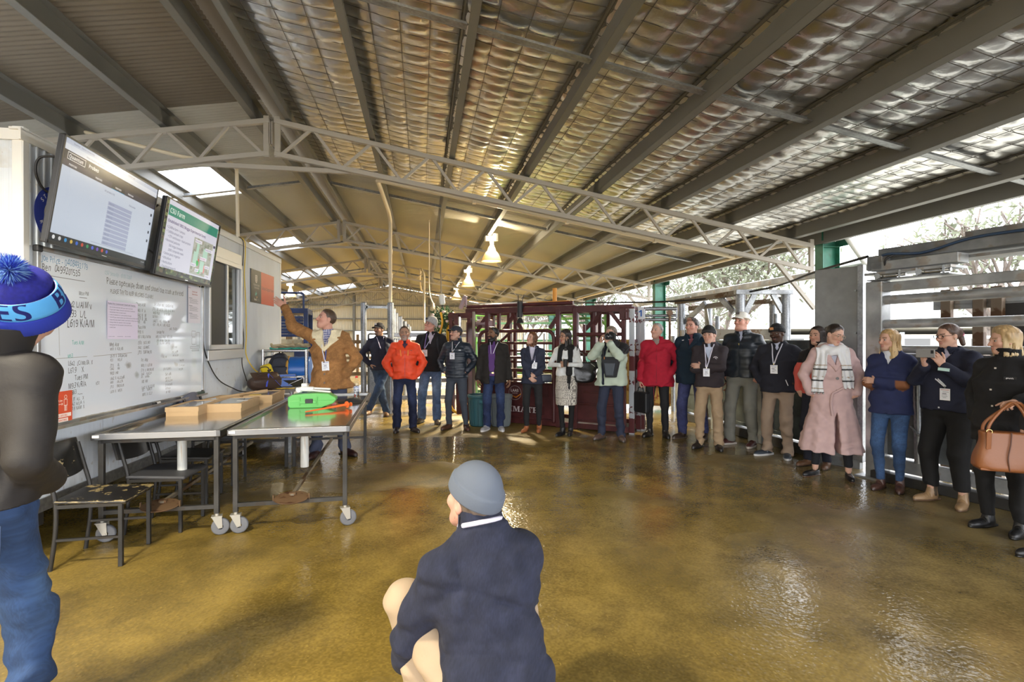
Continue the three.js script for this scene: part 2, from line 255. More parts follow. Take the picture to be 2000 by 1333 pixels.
{
  const wall = struct('wall_back', 'corrugated gable wall at the far end of the shed'), CLAD = M([0.70, 0.64, 0.49], 0.55, 0.1), gy = (x) => roofY(Math.abs(x - RX)) - 0.03;
  // an opening in the middle left of the gable, a low strip to the right
  mesh('wall_sheet', cladding(RX - HALF, -3.9, 0, gy, ZF), CLAD, wall);
  mesh('wall_sheet', cladding(-3.9, 0.4, 2.05, gy, ZF), CLAD, wall);
  mesh('wall_sheet', cladding(0.4, RX + HALF, 0.9, gy, ZF), CLAD, wall);
  for (const y of [2.05, 2.75, 3.55]) mesh('girt', bar([RX - HALF, y, ZF + 0.12], [RX + HALF, y, ZF + 0.12], 0.16, 0.06), PURLIN, wall);
  for (const x of [-7, -3.95, 0.4, 3.4]) mesh('wall_post', bar([x, 0, ZF + 0.12], [x, gy(x) - 0.1, ZF + 0.12], 0.12, 0.15), PURLIN, wall);
  mesh('gable_lattice', [0, 1].flatMap((q) => Array.from({ length: 18 }, (_, k) => { const s = (k % 9) * 0.9 + 0.1, sd = k < 9 ? 1 : -1; return q ? bar([RX + sd * s, chordY(s) - 0.5, ZF + 0.3], [RX + sd * (s + 0.45), chordY(s + 0.45), ZF + 0.3], 0.04, 0.04) : bar([RX + sd * (s + 0.45), chordY(s + 0.45), ZF + 0.3], [RX + sd * (s + 0.9), chordY(s + 0.9) - 0.5, ZF + 0.3], 0.04, 0.04); })), TRUSS, wall);
  for (const sd of [1, -1]) mesh('gable_chord', [bar([RX, chordY(0), ZF + 0.3], [RX + sd * HALF, chordY(HALF), ZF + 0.3], 0.06, 0.06), bar([RX, chordY(0) - 0.5, ZF + 0.3], [RX + sd * HALF, chordY(HALF) - 0.5, ZF + 0.3], 0.06, 0.06)], TRUSS, wall);
  const wl = struct('wall_left', 'corrugated wall along the left eave');
  mesh('wall_sheet', cladding(-6, 38, 0, () => 3.3, 0).applyMatrix4(new THREE.Matrix4().makeRotationY(Math.PI / 2)).translate(RX - HALF - 0.12, 0, 6), CLAD, wl);
}
// high-bay lamps: spun reflector on a bracket, with its own light inside the mouth
const LAMPW = M([0.85, 0.78, 0.6], 0.4, 0), BULB = M([1, 0.95, 0.85], 0.5, 0, { emissive: col([1, 0.78, 0.42]), emissiveIntensity: 5 });
function lamp(x, z, y, power, label, lit = true, warm = [1, 0.84, 0.56]) {
  const t = thing('high_bay_lamp', label, 'lamp', [x, y, z]);
  const prof = [[0.06, 0.34], [0.085, 0.3], [0.1, 0.24], [0.14, 0.2], [0.19, 0.12], [0.22, 0.03], [0.235, 0], [0.228, 0.0], [0.212, 0.03], [0.182, 0.12], [0.13, 0.19], [0.0, 0.21]];
  mesh('reflector', lathe(prof, 28), MP([0.9, 0.8, 0.55], 0.45, 0, { transmission: 0.25, thickness: 0 }), t, 'spun cream reflector');
  mesh('neck', [lathe([[0, 0.36], [0.05, 0.36], [0.05, 0.44], [0, 0.44]], 16), rod([0.0, 0.33, 0], [0, 0.37, 0], 0.06, 14)], LAMPW, t);
  mesh('control_box', [bx(0.24, 0.12, 0.16, -0.04, 0.52, 0, 0.03), rod([0.08, 0.46, 0.06], [0.08, 0.62, 0.06], 0.06, 16)], WHITEP, t);
  mesh('hanger', [bar([0, 0.58, 0], [0, 0.82, 0], 0.03, 0.03), bar([-0.1, 0.8, 0], [0.1, 0.8, 0], 0.05, 0.02)], PURLIN, t);
  mesh('bulb', rod([0, 0.02, 0], [0, 0.035, 0], 0.205, 24), BULB, t);
  const l = new THREE.SpotLight(col(warm), power, 0, 1.35, 0.35, 2); l.position.set(0, -0.01, 0); l.target.position.set(0, -3, 0); l.castShadow = true; l.shadow.radius = 9; l.name = 'lamp_light'; t.add(l); t.add(l.target);
  const u = new THREE.PointLight(col(warm), power * 0.03, 0, 2); u.position.set(0.02, 0.47, 0.12); u.castShadow = true; u.name = 'lamp_glow'; t.add(u);
}
lamp(1.55, -11.55, 3.3, 180, 'nearest warm hanging lamp, above the maroon crush');
lamp(1.55, -17.6, 3.36, 180, 'second warm hanging lamp in the right-hand row');
lamp(1.55, -23.6, 3.36, 180, 'farthest warm hanging lamp in the right-hand row');
lamp(-5.55, -23.2, 3.36, 180, 'warm hanging lamp of the left-hand row, above the pointing hand');
lamp(-2.05, -1.2, 3.55, 62, 'warm hanging lamp over the yard floor in front of the whiteboard', true, [1, 0.9, 0.7]);
lamp(-5.3, 1.8, 3.3, 180, 'warm hanging lamp near the open front of the shed', true);
// ---------------------------------------------------------------- site cabin on the left: its long wall, window, signs and screens
const CT = -0.0332, cabP = (u, h, off = 0) => V(-2.55 + 0.0332 * u + 0.9994 * off, h, -3.81 - 0.9994 * u + 0.0332 * off);
{
  const wall = struct('wall_left', 'white ribbed sandwich panel wall of the site cabin', [-2.55, 0, -3.81], CT);
  const ribs = tex(512, 16, (u) => { const a = 0.5 + 0.5 * (Math.cos(u * Math.PI * 2 * 22) > 0.3 ? 1 : 0) - (Math.abs(((u * 2) % 1) - 0.5) < 0.01 ? 0.5 : 0); return [a, a, a]; }, false);
  const PAN = M([0.68, 0.74, 0.82], 0.42, 0, { bumpMap: ribs, bumpScale: 0.0012, map: tex(512, 512, (u, v) => { const n = 0.96 + 0.05 * pfbm(u, v, 4, 91, 4), s = pnoise(u, v, 60, 5) > 0.78 && v < 0.42 ? 0.12 : 0, d = smooth(0.3, 0.0, v) * 0.1 * (0.6 + pfbm(u, v, 20, 12, 3)); return [n - s * 0.6 - d * 0.6, n - s * 0.8 - d * 0.9, n - s - d * 1.3]; }) });
  const uvBox = (g, u0, y0) => { const p = g.attributes.position, uv = g.attributes.uv, n = g.attributes.normal; for (let i = 0; i < p.count; i++) uv.setXY(i, (Math.abs(n.getX(i)) > 0.5 ? -p.getZ(i) : p.getX(i)) / 1.15, p.getY(i) / 2.8); return g; };
  const panel = (u0, u1, y0, y1) => mesh('wall_panel', uvBox(bx(0.05, y1 - y0, u1 - u0 - 0.006, -0.025, (y0 + y1) / 2, -(u0 + u1) / 2)), PAN, wall);
  panel(0.03, 0.8, 0.38, 2.84); panel(0.8, 1.95, 0.38, 2.84); panel(1.95, 2.62, 0.38, 2.84); panel(2.62, 3.64, 0.38, 1.28); panel(2.62, 3.64, 2.52, 2.84); panel(3.64, 3.93, 0.38, 2.84); panel(3.93, 5.42, 0.38, 2.84);
  for (const u of [0.056, 0.12, 0.185, 0.25]) mesh('rib', bx(0.012, 0.7, 0.018, 0.004, 2.49, -u, 0.004), PAN, wall);
  for (const [x, w] of [[-0.75, 1.44], [-2.2, 1.44], [-3.65, 1.44]]) mesh('wall_panel', bx(w, 2.5, 0.05, x, 1.63, -0.03), PAN, wall);
  for (const [x, w] of [[-0.75, 1.44], [-2.2, 1.44], [-3.65, 1.44]]) mesh('wall_panel', bx(w, 2.5, 0.05, x, 1.63, -5.4), PAN, wall);
  for (let k = 0; k < 14; k++) mesh('rib', bx(0.02, 2.44, 0.01, -0.2 - k * 0.28, 1.63, 0.0, 0.004), PAN, wall);
  mesh('corner_post', [bx(0.06, 2.52, 0.012, -0.025, 1.64, -0.0, 0.003), bx(0.012, 2.52, 0.05, 0.004, 1.64, -0.022, 0.003)], WHITEP, wall);
  mesh('corner_post', bx(0.02, 2.48, 0.06, -0.006, 1.62, -5.42, 0.003), WHITEP, wall);
  mesh('top_flashing', [bx(0.014, 0.07, 5.46, 0.008, 2.845, -2.7), bx(0.07, 0.014, 5.46, -0.02, 2.88, -2.7), bx(4.4, 0.07, 0.014, -2.2, 2.845, 0.008)], WHITEP, wall);
  mesh('roof_panel', bx(4.4, 0.06, 5.4, -2.2, 2.86, -2.71), WHITEP, wall);
  mesh('base_channel', [bx(0.014, 0.09, 5.44, 0.006, 0.40, -2.71), bx(4.4, 0.09, 0.014, -2.2, 0.40, 0.006)], GALV, wall);
  mesh('bearer', [bx(4.3, 0.12, 0.1, -2.2, 0.3, -0.2), bx(4.3, 0.12, 0.1, -2.2, 0.3, -2.7), bx(4.3, 0.12, 0.1, -2.2, 0.3, -5.2), bx(0.2, 0.24, 0.2, -0.35, 0.12, -0.3), bx(0.2, 0.24, 0.2, -0.35, 0.12, -2.7), bx(0.2, 0.24, 0.2, -0.35, 0.12, -5.1), bx(0.05, 0.4, 5.2, -3.2, 0.2, -2.7)], DARKSTEEL, wall);
  mesh('floor_panel', bx(4.3, 0.05, 5.3, -2.2, 0.39, -2.7), DARKSTEEL, wall);
  // sliding window: frame, two panes, a dark flyscreen, a room behind
  const w = struct('window', 'aluminium sliding window with dark glass in the cabin wall', [-2.55, 0, -3.81], CT), AL = M([0.6, 0.61, 0.62], 0.4, 0.6);
  mesh('window_frame', [bx(0.06, 0.06, 1.02, 0.012, 2.49, -3.13, 0.006), bx(0.06, 0.06, 1.02, 0.012, 1.43, -3.13, 0.006), bx(0.06, 1.12, 0.05, 0.012, 1.96, -2.645, 0.006), bx(0.06, 1.12, 0.05, 0.012, 1.96, -3.615, 0.006)], AL, w);
  mesh('mullion', [bx(0.045, 1.02, 0.045, 0.005, 1.96, -3.18, 0.006), bx(0.03, 1.02, 0.03, 0.0, 1.96, -3.57, 0.004)], AL, w);
  mesh('window_sill', bx(0.06, 0.12, 1.06, 0.01, 1.335, -3.13, 0.008), AL, w);
  mesh('head_flashing', bx(0.03, 0.14, 1.04, 0.006, 2.59, -3.13, 0.006), AL, w);
  const GL = MP([0.75, 0.8, 0.8], 0.03, 0, { transmission: 1, thickness: 0, specularIntensity: 1 });
  mesh('flyscreen', bx(0.006, 1.0, 0.5, 0.004, 1.96, -2.91), M([0.03, 0.032, 0.034], 0.55), w, 'dark insect mesh over the left half');
  mesh('pane', bx(0.006, 1.0, 0.4, -0.02, 1.96, -3.38), GL, w); mesh('pane', bx(0.006, 1.0, 0.5, -0.03, 1.96, -2.91), GL, w);
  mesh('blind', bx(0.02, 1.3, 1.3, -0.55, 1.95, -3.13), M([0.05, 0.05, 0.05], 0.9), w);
}
const WB = [["Joe Price - 0408492119",0.002,0.064,0.075,"#3f7fae"],["Ben  0499201535",0.002,0.116,0.085,"#26262c"],["Mon PM",0.162,0.23,0.05,"#26262c"],["CSU Security - 6933 2288",0.288,0.072,0.055,"#a5c6d2"],["Please open,wipe down and shovel out crush at the end",0.297,0.131,0.085,"#26262c"],["PLEASE TRY TO KEEP RECORDS CLEAN!!!",0.316,0.19,0.062,"#26262c"],["L642 L/A/M v\u2713",0.103,0.313,0.085,"#26262c"],["M93  L/L",0.108,0.372,0.09,"#26262c"],["L619 K/A/M \u2713",0.11,0.432,0.1,"#26262c"],["Tues A/M",0.133,0.537,0.05,"#3aa79c"],["M93   \u2713",0.113,0.617,0.05,"#3aa79c"],["L642  LC/WR/IA  X",0.115,0.666,0.055,"#26262c"],["L619   \u2713X",0.115,0.711,0.07,"#26262c"],["Tues PM",0.144,0.756,0.062,"#26262c"],["M93 K/R/A \u2713",0.115,0.803,0.07,"#26262c"],["K51 \u2713",0.242,0.802,0.045,"#26262c"],["H 553 ____\u2713",0.116,0.84,0.055,"#26262c"],["713T  ALL  \u2713X",0.123,0.882,0.042,"#26262c"],["L642  A/L/A  X",0.122,0.91,0.042,"#26262c"],["L619  KAM  X",0.12,0.938,0.045,"#26262c"],["Wed A/M",0.311,0.554,0.05,"#26262c"],["M93 \u2713X  K,01,KB",0.316,0.581,0.042,"#26262c"],["L619  X  DR,M4,SM",0.316,0.629,0.046,"#26262c"],["K51   \u2713   M,D,K",0.316,0.656,0.04,"#26262c"],["J713  \u2713   RL",0.316,0.693,0.042,"#26262c"],["L642  \u2713   RM",0.316,0.715,0.038,"#26262c"],["WED  PM",0.316,0.747,0.045,"#26262c"],["L642  X  AL,LD,MB",0.316,0.782,0.04,"#26262c"],["M93       LM,LC,RL",0.316,0.807,0.036,"#26262c"],["J713  \u2713   BM,DG,RS",0.316,0.838,0.038,"#26262c"],["L619  X   M,K,K",0.316,0.871,0.04,"#26262c"],["Thurs A/M",0.468,0.259,0.055,"#26262c"],["M43  V   A",0.472,0.302,0.05,"#26262c"],["L642  B   M",0.472,0.336,0.048,"#26262c"],["L619  B   ML",0.472,0.362,0.048,"#26262c"],["M93   \u2713  AB",0.472,0.386,0.045,"#26262c"],["Thurs P/M",0.474,0.426,0.05,"#26262c"],["H93  X",0.478,0.462,0.05,"#26262c"],["K51 X M,L/1A/1M",0.479,0.497,0.045,"#26262c"],["L553 \u2713 BO L M9",0.479,0.541,0.048,"#26262c"],["L642 \u2713 LG/MR/C",0.479,0.576,0.045,"#26262c"],["J713 \u2713 BM RW,90",0.479,0.614,0.05,"#26262c"],["Fri  A/M",0.499,0.672,0.05,"#26262c"],["M93  X  K,01,M",0.499,0.713,0.046,"#26262c"],["J713  X  AW,RM,NE",0.499,0.748,0.042,"#26262c"],["L642  \u2713  K,ACLCH",0.499,0.775,0.038,"#26262c"],["K51     M,M,BA",0.499,0.796,0.034,"#26262c"],["FRI  PM",0.502,0.835,0.046,"#26262c"],["L642  X  AL,LD,MB",0.502,0.879,0.045,"#26262c"],["K51  \u2713  TR,WC,FT",0.505,0.897,0.038,"#26262c"],["M93  X  LC,LT",0.507,0.931,0.045,"#26262c"],["SATURDAY PM | SUNDAY AM",0.589,0.242,0.046,"#26262c"],["J713  LM 4M3SR  J103  LA AS 9M X",0.578,0.278,0.045,"#26262c"],["M93 P/LK     \u2713   L4 10 SM",0.582,0.309,0.045,"#26262c"],["L619 B -  \u2713",0.578,0.338,0.045,"#26262c"],["L642 T     RC    MON  PM",0.58,0.372,0.045,"#26262c"],["K51  - WL AT   LH2  AL,LD \u2713",0.58,0.4,0.045,"#26262c"],["L942  TS RO/5",0.703,0.429,0.042,"#26262c"],["Sunday PM",0.606,0.458,0.046,"#26262c"],["M93 X LL SAMA  M93 LHD",0.6,0.496,0.045,"#26262c"],["LH5 / M 0M   Tues  No",0.606,0.524,0.04,"#26262c"],["J51 / N 6 MA  LMW NO",0.609,0.546,0.04,"#26262c"],["J713  M MS",0.723,0.581,0.036,"#26262c"],["Fri  PM",0.654,0.658,0.036,"#26262c"],["LPG LH/C",0.723,0.624,0.045,"#26262c"],["L642 MS,LGM",0.729,0.647,0.034,"#26262c"],["J713  R,S,BM,SS",0.657,0.755,0.036,"#26262c"],["SAT  A/M",0.672,0.802,0.046,"#26262c"],["M93 Y,a  X",0.672,0.831,0.036,"#26262c"],["L642 AL,LD,RR \u2713",0.672,0.853,0.036,"#26262c"],["J713 W,LM,RS \u2713",0.672,0.886,0.038,"#26262c"],["L619 KL,H",0.672,0.915,0.036,"#26262c"],["K51  M,D",0.675,0.944,0.036,"#26262c"],["Tues PM",0.786,0.695,0.042,"#26262c"],["J713 SM,WA/S",0.782,0.739,0.036,"#26262c"],["K51 J,TM",0.782,0.77,0.036,"#26262c"]];
const hand = (x, txt, px, py, size, color, seed) => { // marker handwriting: every letter a little off
  const r = rng(seed); x.fillStyle = color; let cx = px;
  for (const ch of txt) {
    x.save(); const s = size * (0.9 + 0.2 * r()); x.font = (r() < 0.3 ? 'italic ' : '') + Math.round(s) + 'px sans-serif';
    x.translate(cx, py + (r() - 0.5) * size * 0.13); x.rotate((r() - 0.5) * 0.16 - 0.02); x.scale(0.76, 1.06); x.fillText(ch, 0, 0); const cw = x.measureText(ch).width; x.restore();
    cx += ch === ' ' ? size * 0.26 : cw * 0.74 + size * 0.02;
  }
};
{
  // whiteboard
  const t = thing('whiteboard', 'long wall-mounted whiteboard crowded with handwritten marker notes', 'whiteboard', cabP(0, 0, 0.012).toArray(), CT);
  const art = canvasTex(2048, 1024, (x, w, h) => {
    x.fillStyle = '#dde5f0'; x.fillRect(0, 0, w, h);
    const r = rng(5);
    for (const [u, v, rx, ry, c] of [[0.42, 0.69, 40, 22, '#8f9093'], [0.47, 0.77, 34, 26, '#a5a6aa'], [0.73, 0.56, 34, 40, '#9a9b9e'], [0.76, 0.72, 46, 20, '#a0a1a5'], [0.13, 0.83, 30, 14, '#8a8a90'], [0.65, 0.64, 40, 16, '#b5b6ba'], [0.77, 0.605, 14, 12, '#55565a'], [0.92, 0.72, 60, 40, '#cfd1d4']]) { x.globalAlpha = 0.12; x.fillStyle = c; for (let k = 0; k < 16; k++) { x.beginPath(); x.ellipse(u * w + (r() - 0.5) * rx, v * h + (r() - 0.5) * ry, rx * (0.3 + r() * 0.6), ry * (0.3 + r() * 0.6), r(), 0, 7); x.fill(); } }
    x.globalAlpha = 1; x.strokeStyle = '#9b9a98'; x.lineWidth = 3;
    for (const l of [[0.075, 0.33, 0.08, 0.6], [0.012, 0.62, 0.2, 0.615], [0.23, 0.615, 0.44, 0.602]]) { x.beginPath(); x.moveTo(l[0] * w, l[1] * h); x.lineTo(l[2] * w, l[3] * h); x.stroke(); }
    x.fillStyle = '#8b7d5e'; for (let k = 0; k < 90; k++) x.fillRect((0.15 + 0.28 * r()) * w, h - 6 - r() * 6, 10 + r() * 20, 8);
    for (let k = 0; k < 60; k++) x.fillRect(r() * w, r() * 5, 4 + r() * 12, 4);
    WB.forEach(([s, u, v, m, c], i) => hand(x, s, Math.max(0.012, u) * w, v * h, 0.74 * m / 1.2 * h, c, 100 + i));
    x.strokeStyle = '#4a4a50'; x.beginPath(); x.moveTo(0.01 * w, 0.142 * h); x.lineTo(0.19 * w, 0.142 * h); x.stroke(); x.beginPath(); x.moveTo(0.165 * w, 0.246 * h); x.lineTo(0.2 * w, 0.246 * h); x.stroke();
    x.lineWidth = 3; for (const [a, b, c, d] of [[0.9, 0.43, 0.035, 0.05], [0.9, 0.49, 0.035, 0.06], [0.945, 0.44, 0.03, 0.12], [0.885, 0.57, 0.09, 0.015], [0.90, 0.6, 0.07, 0.01]]) x.strokeRect(a * w, b * h, c * w, d * h);
  });
  const BRD = MP('#ffffff', 0.32, 0, { map: art, clearcoat: 1, clearcoatRoughness: 0.06 }), FR = M([0.55, 0.56, 0.57], 0.35, 0.8, { map: dirtMap });
  const pg = panelGeo(2.37, 1.2).rotateY(Math.PI / 2).translate(0.012, 1.53, -1.287);
  mesh('board_face', pg, BRD, t); mesh('backing', bx(0.02, 1.2, 2.37, 0, 1.53, -1.287), FR, t);
  mesh('frame', [bx(0.03, 0.035, 2.4, 0.008, 2.135, -1.287, 0.006), bx(0.03, 0.035, 2.4, 0.008, 0.925, -1.287, 0.006), bx(0.03, 1.21, 0.03, 0.008, 1.53, -0.095, 0.006), bx(0.03, 1.21, 0.03, 0.008, 1.53, -2.48, 0.006)], FR, t);
  for (const [y, z] of [[2.13, -0.1], [0.93, -0.1], [2.13, -2.475], [0.93, -2.475]]) mesh('corner_cap', bx(0.04, 0.05, 0.05, 0.01, y, z, 0.012), BLACK, t);
  mesh('pen_tray', [bx(0.07, 0.008, 2.3, 0.045, 0.908, -1.3), bx(0.008, 0.02, 2.3, 0.078, 0.915, -1.3)], FR, t);
  const dry = tag(mesh('marker_box', [bx(0.05, 0.03, 0.2, 0, 0, 0, 0.008)], M([0.02, 0.05, 0.045], 0.5), scene), 'black marker holder at the right end of the whiteboard tray', 'pen tray'); dry.position.copy(cabP(2.33, 0.93, 0.05)); dry.rotation.y = CT;
  for (const [u, l] of [[1.95, 'right-hand marker lying on the whiteboard tray'], [1.5, 'left-hand marker lying on the whiteboard tray']]) { const m = thing('marker_pen', l, 'marker', cabP(u, 0.924, 0.045).toArray(), CT + 0.08, undefined); mesh('barrel', rod([0, 0, -0.06], [0, 0, 0.02], 0.011, 12), WHITEP, m, 'white barrel'); mesh('cap', rod([0, 0, 0.02], [0, 0, 0.065], 0.012, 12), BLACK, m, 'black cap'); }
  // sheets and stickers
  const sheet = (name, label, cat, u, v, w, h, off, draw, tw = 512, th = 512, rough = 0.35) => { const m = tag(mesh(name, panelGeo(w, h).rotateY(Math.PI / 2), M('#ffffff', rough, 0, { map: canvasTex(tw, th, draw), side: THREE.DoubleSide }), scene), label, cat); m.position.copy(cabP(u, v, off)); m.rotation.y = CT; return m; };
  const lines = (x, ls, x0, y0, dy, size) => { x.font = size + 'px sans-serif'; ls.forEach((s, i) => x.fillText(s, x0, y0 + i * dy)); };
  sheet('notice_sheet', 'laminated sheet of bulleted rules on the middle of the whiteboard', 'notice', 1.01, 1.68, 0.42, 0.31, 0.032, (x, w, h) => { x.fillStyle = '#e6def5'; x.fillRect(0, 0, w, h); x.fillStyle = '#3a3060'; x.font = 'bold 25px sans-serif'; x.fillText('Rules For Communal Cow/Calf Checks', 12, 42); x.fillRect(12, 50, 470, 2); lines(x, ['\u2022  Be on time and text with your tech of arrival.', '\u2022  If you can\u2019t make it let your tech know in advance', '\u2022  Remember this is a team sport', '\u2022  Lots of creatures so come quietly through.', '\u2022  Tick off your check sheet once individual has been done.', '\u2022  Keep the area clean! Tackle it and leave as tidy as you find it.', '\u2022  Bring coffee for teacher in the mornings.', '\u2022  Bring beer for the teacher in the afternoon.', '\u2022  HAVE FUN'], 24, 88, 34, 19); x.font = '13px sans-serif'; x.fillText('Contact number            M: 0400 000 000         Office: 6933 0000', 20, 480); }, 512, 512);
  sheet('notice_sheet', 'laminated instruction sheet at the right edge of the whiteboard', 'notice', 2.27, 1.9, 0.28, 0.4, 0.034, (x, w, h) => { x.fillStyle = '#e4e0ec'; x.fillRect(0, 0, w, h); x.fillStyle = '#9b3040'; x.fillRect(14, 20, 12, 14); x.font = '20px sans-serif'; x.fillText('CSU', 34, 36); x.font = 'bold 26px sans-serif'; x.fillText('Cattle Yard', 110, 84); x.fillText('Instructions', 106, 118); x.fillStyle = '#44445c'; for (const y of [160, 260, 360]) { x.fillRect(24, y, 90, 5); for (let k = 1; k < 5; k++) x.fillRect(44, y + k * 16, 240 - (k * 37) % 70, 3); } }, 340, 490);
  sheet('distancing_sticker', 'orange square sticker with two figures at the bottom left of the whiteboard', 'sticker', 0.28, 1.035, 0.24, 0.24, 0.034, (x, w, h) => {
    x.fillStyle = '#d9502f'; x.fillRect(0, 0, w, h); x.strokeStyle = x.fillStyle = '#f6e9e2'; x.lineWidth = 6;
    for (const cx of [110, 290]) { x.beginPath(); x.arc(cx, 70, 20, 0, 7); x.stroke(); x.strokeRect(cx - 26, 100, 52, 70); x.strokeRect(cx - 18, 170, 14, 60); x.strokeRect(cx + 4, 170, 14, 60); }
    x.font = 'bold 30px sans-serif'; x.fillText('1.5m', 170, 120); x.beginPath(); x.moveTo(160, 150); x.lineTo(240, 150); x.moveTo(175, 135); x.lineTo(158, 150); x.lineTo(175, 165); x.moveTo(225, 135); x.lineTo(242, 150); x.lineTo(225, 165); x.stroke();
    x.fillRect(20, 262, 360, 44); x.fillRect(90, 318, 240, 44); x.fillStyle = '#d9502f'; x.font = 'bold 34px sans-serif'; x.fillText('PRACTICE SOCIAL', 34, 297); x.fillText('DISTANCING', 102, 353);
  }, 400, 400);
  const ring = tag(mesh('round_sticker', new THREE.CircleGeometry(0.2, 48).rotateY(Math.PI / 2), M('#ffffff', 0.35, 0, { map: canvasTex(400, 400, (x) => { x.fillStyle = '#3b4aa5'; x.fillRect(0, 0, 400, 400); x.fillStyle = '#d5cfc6'; x.beginPath(); x.arc(200, 200, 112, 0, 7); x.fill(); x.strokeStyle = '#3b4aa5'; x.lineWidth = 9; x.beginPath(); x.arc(170, 180, 26, 0, 7); x.stroke(); x.strokeRect(144, 215, 52, 80); x.fillStyle = '#e8e6ee'; x.font = 'bold 40px sans-serif'; const arc = (s, a0, da, flip) => { for (let i = 0; i < s.length; i++) { x.save(); x.translate(200, 200); x.rotate(a0 + i * da); x.translate(0, flip ? 162 : -140); if (flip) x.rotate(0); x.fillText(s[i], -14, 0); x.restore(); } }; arc('STAY SAFE', -0.95, 0.235, false); arc('KEEP APART', 1.12, -0.235, true); }) }), scene), 'round blue and cream sticker on the cabin wall, half behind the large screen', 'sticker'); ring.position.copy(cabP(0.27, 2.38, 0.02)); ring.rotation.y = CT;
  // black and orange farm sign
  const sg = thing('wall_sign', 'black and orange glossy sign on the cabin wall beside the window', 'sign', cabP(4.53, 2.3, 0.006).toArray(), CT);
  mesh('plate', bx(0.008, 0.48, 1.02, 0, 0, 0), M([0.05, 0.05, 0.05], 0.4), sg);
  mesh('print', panelGeo(1.02, 0.48).rotateY(Math.PI / 2).translate(0.0055, 0, 0), MP([0.85, 0.78, 0.76], 0.35, 0, { specularIntensity: 0.4, map: canvasTex(1020, 480, (x) => {
    x.fillStyle = '#17140f'; x.fillRect(0, 0, 1020, 480); x.fillStyle = '#d64f22'; x.fillRect(420, 0, 600, 480); x.fillStyle = '#1d1410'; x.font = '66px sans-serif'; x.fillText('Global Digital Farm', 440, 262);
    x.fillStyle = '#dad8d2'; x.fillRect(175, 72, 84, 74); x.beginPath(); x.moveTo(175, 146); x.quadraticCurveTo(180, 184, 217, 190); x.quadraticCurveTo(255, 184, 259, 146); x.fill(); x.fillStyle = '#17140f'; for (let k = 0; k < 4; k++) x.fillRect(190 + (k % 2) * 8, 90 + k * 22, 50, 8);
    x.fillStyle = '#cfcdc6'; x.font = '40px serif'; x.fillText('Charles Sturt', 105, 232); x.fillText('University', 130, 272);
    x.fillStyle = '#5fc8c0'; x.beginPath(); x.moveTo(215, 300); x.lineTo(160, 372); x.lineTo(198, 366); x.lineTo(190, 392); x.lineTo(250, 330); x.lineTo(212, 338); x.fill(); x.fillStyle = '#e2c05a'; x.beginPath(); x.arc(240, 396, 15, 0, 7); x.fill(); x.fillStyle = '#efeee8'; x.font = 'bold 46px sans-serif'; x.fillText('food', 125, 448); x.font = '46px sans-serif'; x.fillStyle = '#9a9a98'; x.fillText('agility', 228, 448);
  }) }), sg);
  for (const [y, z] of [[0.21, 0.48], [-0.21, 0.48], [0.21, -0.48], [-0.21, -0.48]]) mesh('screw', rod([0.004, y, z], [0.009, y, z], 0.008, 8), CHROME, sg);
}
// wall screens
function screen(name, label, p, turn, tilt, draw) {
  const o = thing(name, label, 'screen', p, turn); o.rotation.set(0, turn, -tilt, 'YXZ');
  const w = 1.235, h = 0.71, t = canvasTex(1600, 900, draw);
  mesh('cabinet', [bx(0.035, h, w, -0.02, -h / 2, 0, 0.006), bx(0.05, h * 0.55, w * 0.7, -0.055, -h * 0.58, 0, 0.015)], M([0.02, 0.02, 0.022], 0.35), o, 'black casing');
  mesh('bezel', [bx(0.008, 0.012, w, 0.001, -0.006, 0), bx(0.008, 0.024, w, 0.001, -h + 0.012, 0), bx(0.008, h, 0.012, 0.001, -h / 2, w / 2 - 0.006), bx(0.008, h, 0.012, 0.001, -h / 2, -w / 2 + 0.006)], M([0.02, 0.02, 0.023], 0.3), o);
  mesh('display', panelGeo(w - 0.022, h - 0.034).rotateY(Math.PI / 2).translate(0.001, -h / 2 + 0.007, 0), MP([0.02, 0.02, 0.02], 0.2, 0, { specularIntensity: 0.5, emissive: col('#ffffff'), emissiveMap: t, emissiveIntensity: 0.5 }), o, 'lit screen');
  const l = new THREE.RectAreaLight(col([0.8, 0.9, 1]), 0.6, w - 0.03, h - 0.05); l.position.set(0.012, -h / 2, 0); l.rotation.y = -Math.PI / 2; l.name = 'screen_light'; o.add(l);
  mesh('wall_bracket', [bar([-0.07, -0.3, 0.1], [-0.26, -0.34, 0.12], 0.04, 0.06), bar([-0.07, -0.3, -0.1], [-0.26, -0.34, -0.12], 0.04, 0.06), bx(0.02, 0.4, 0.5, -0.26, -0.34, 0), bx(0.02, 0.42, 0.04, -0.08, -0.36, 0.2), bx(0.02, 0.42, 0.04, -0.08, -0.36, -0.2)], BLACK, o);
  mesh('logo_strip', bx(0.004, 0.006, 0.06, 0.005, -h + 0.012, 0), CHROME, o);
  return o;
}
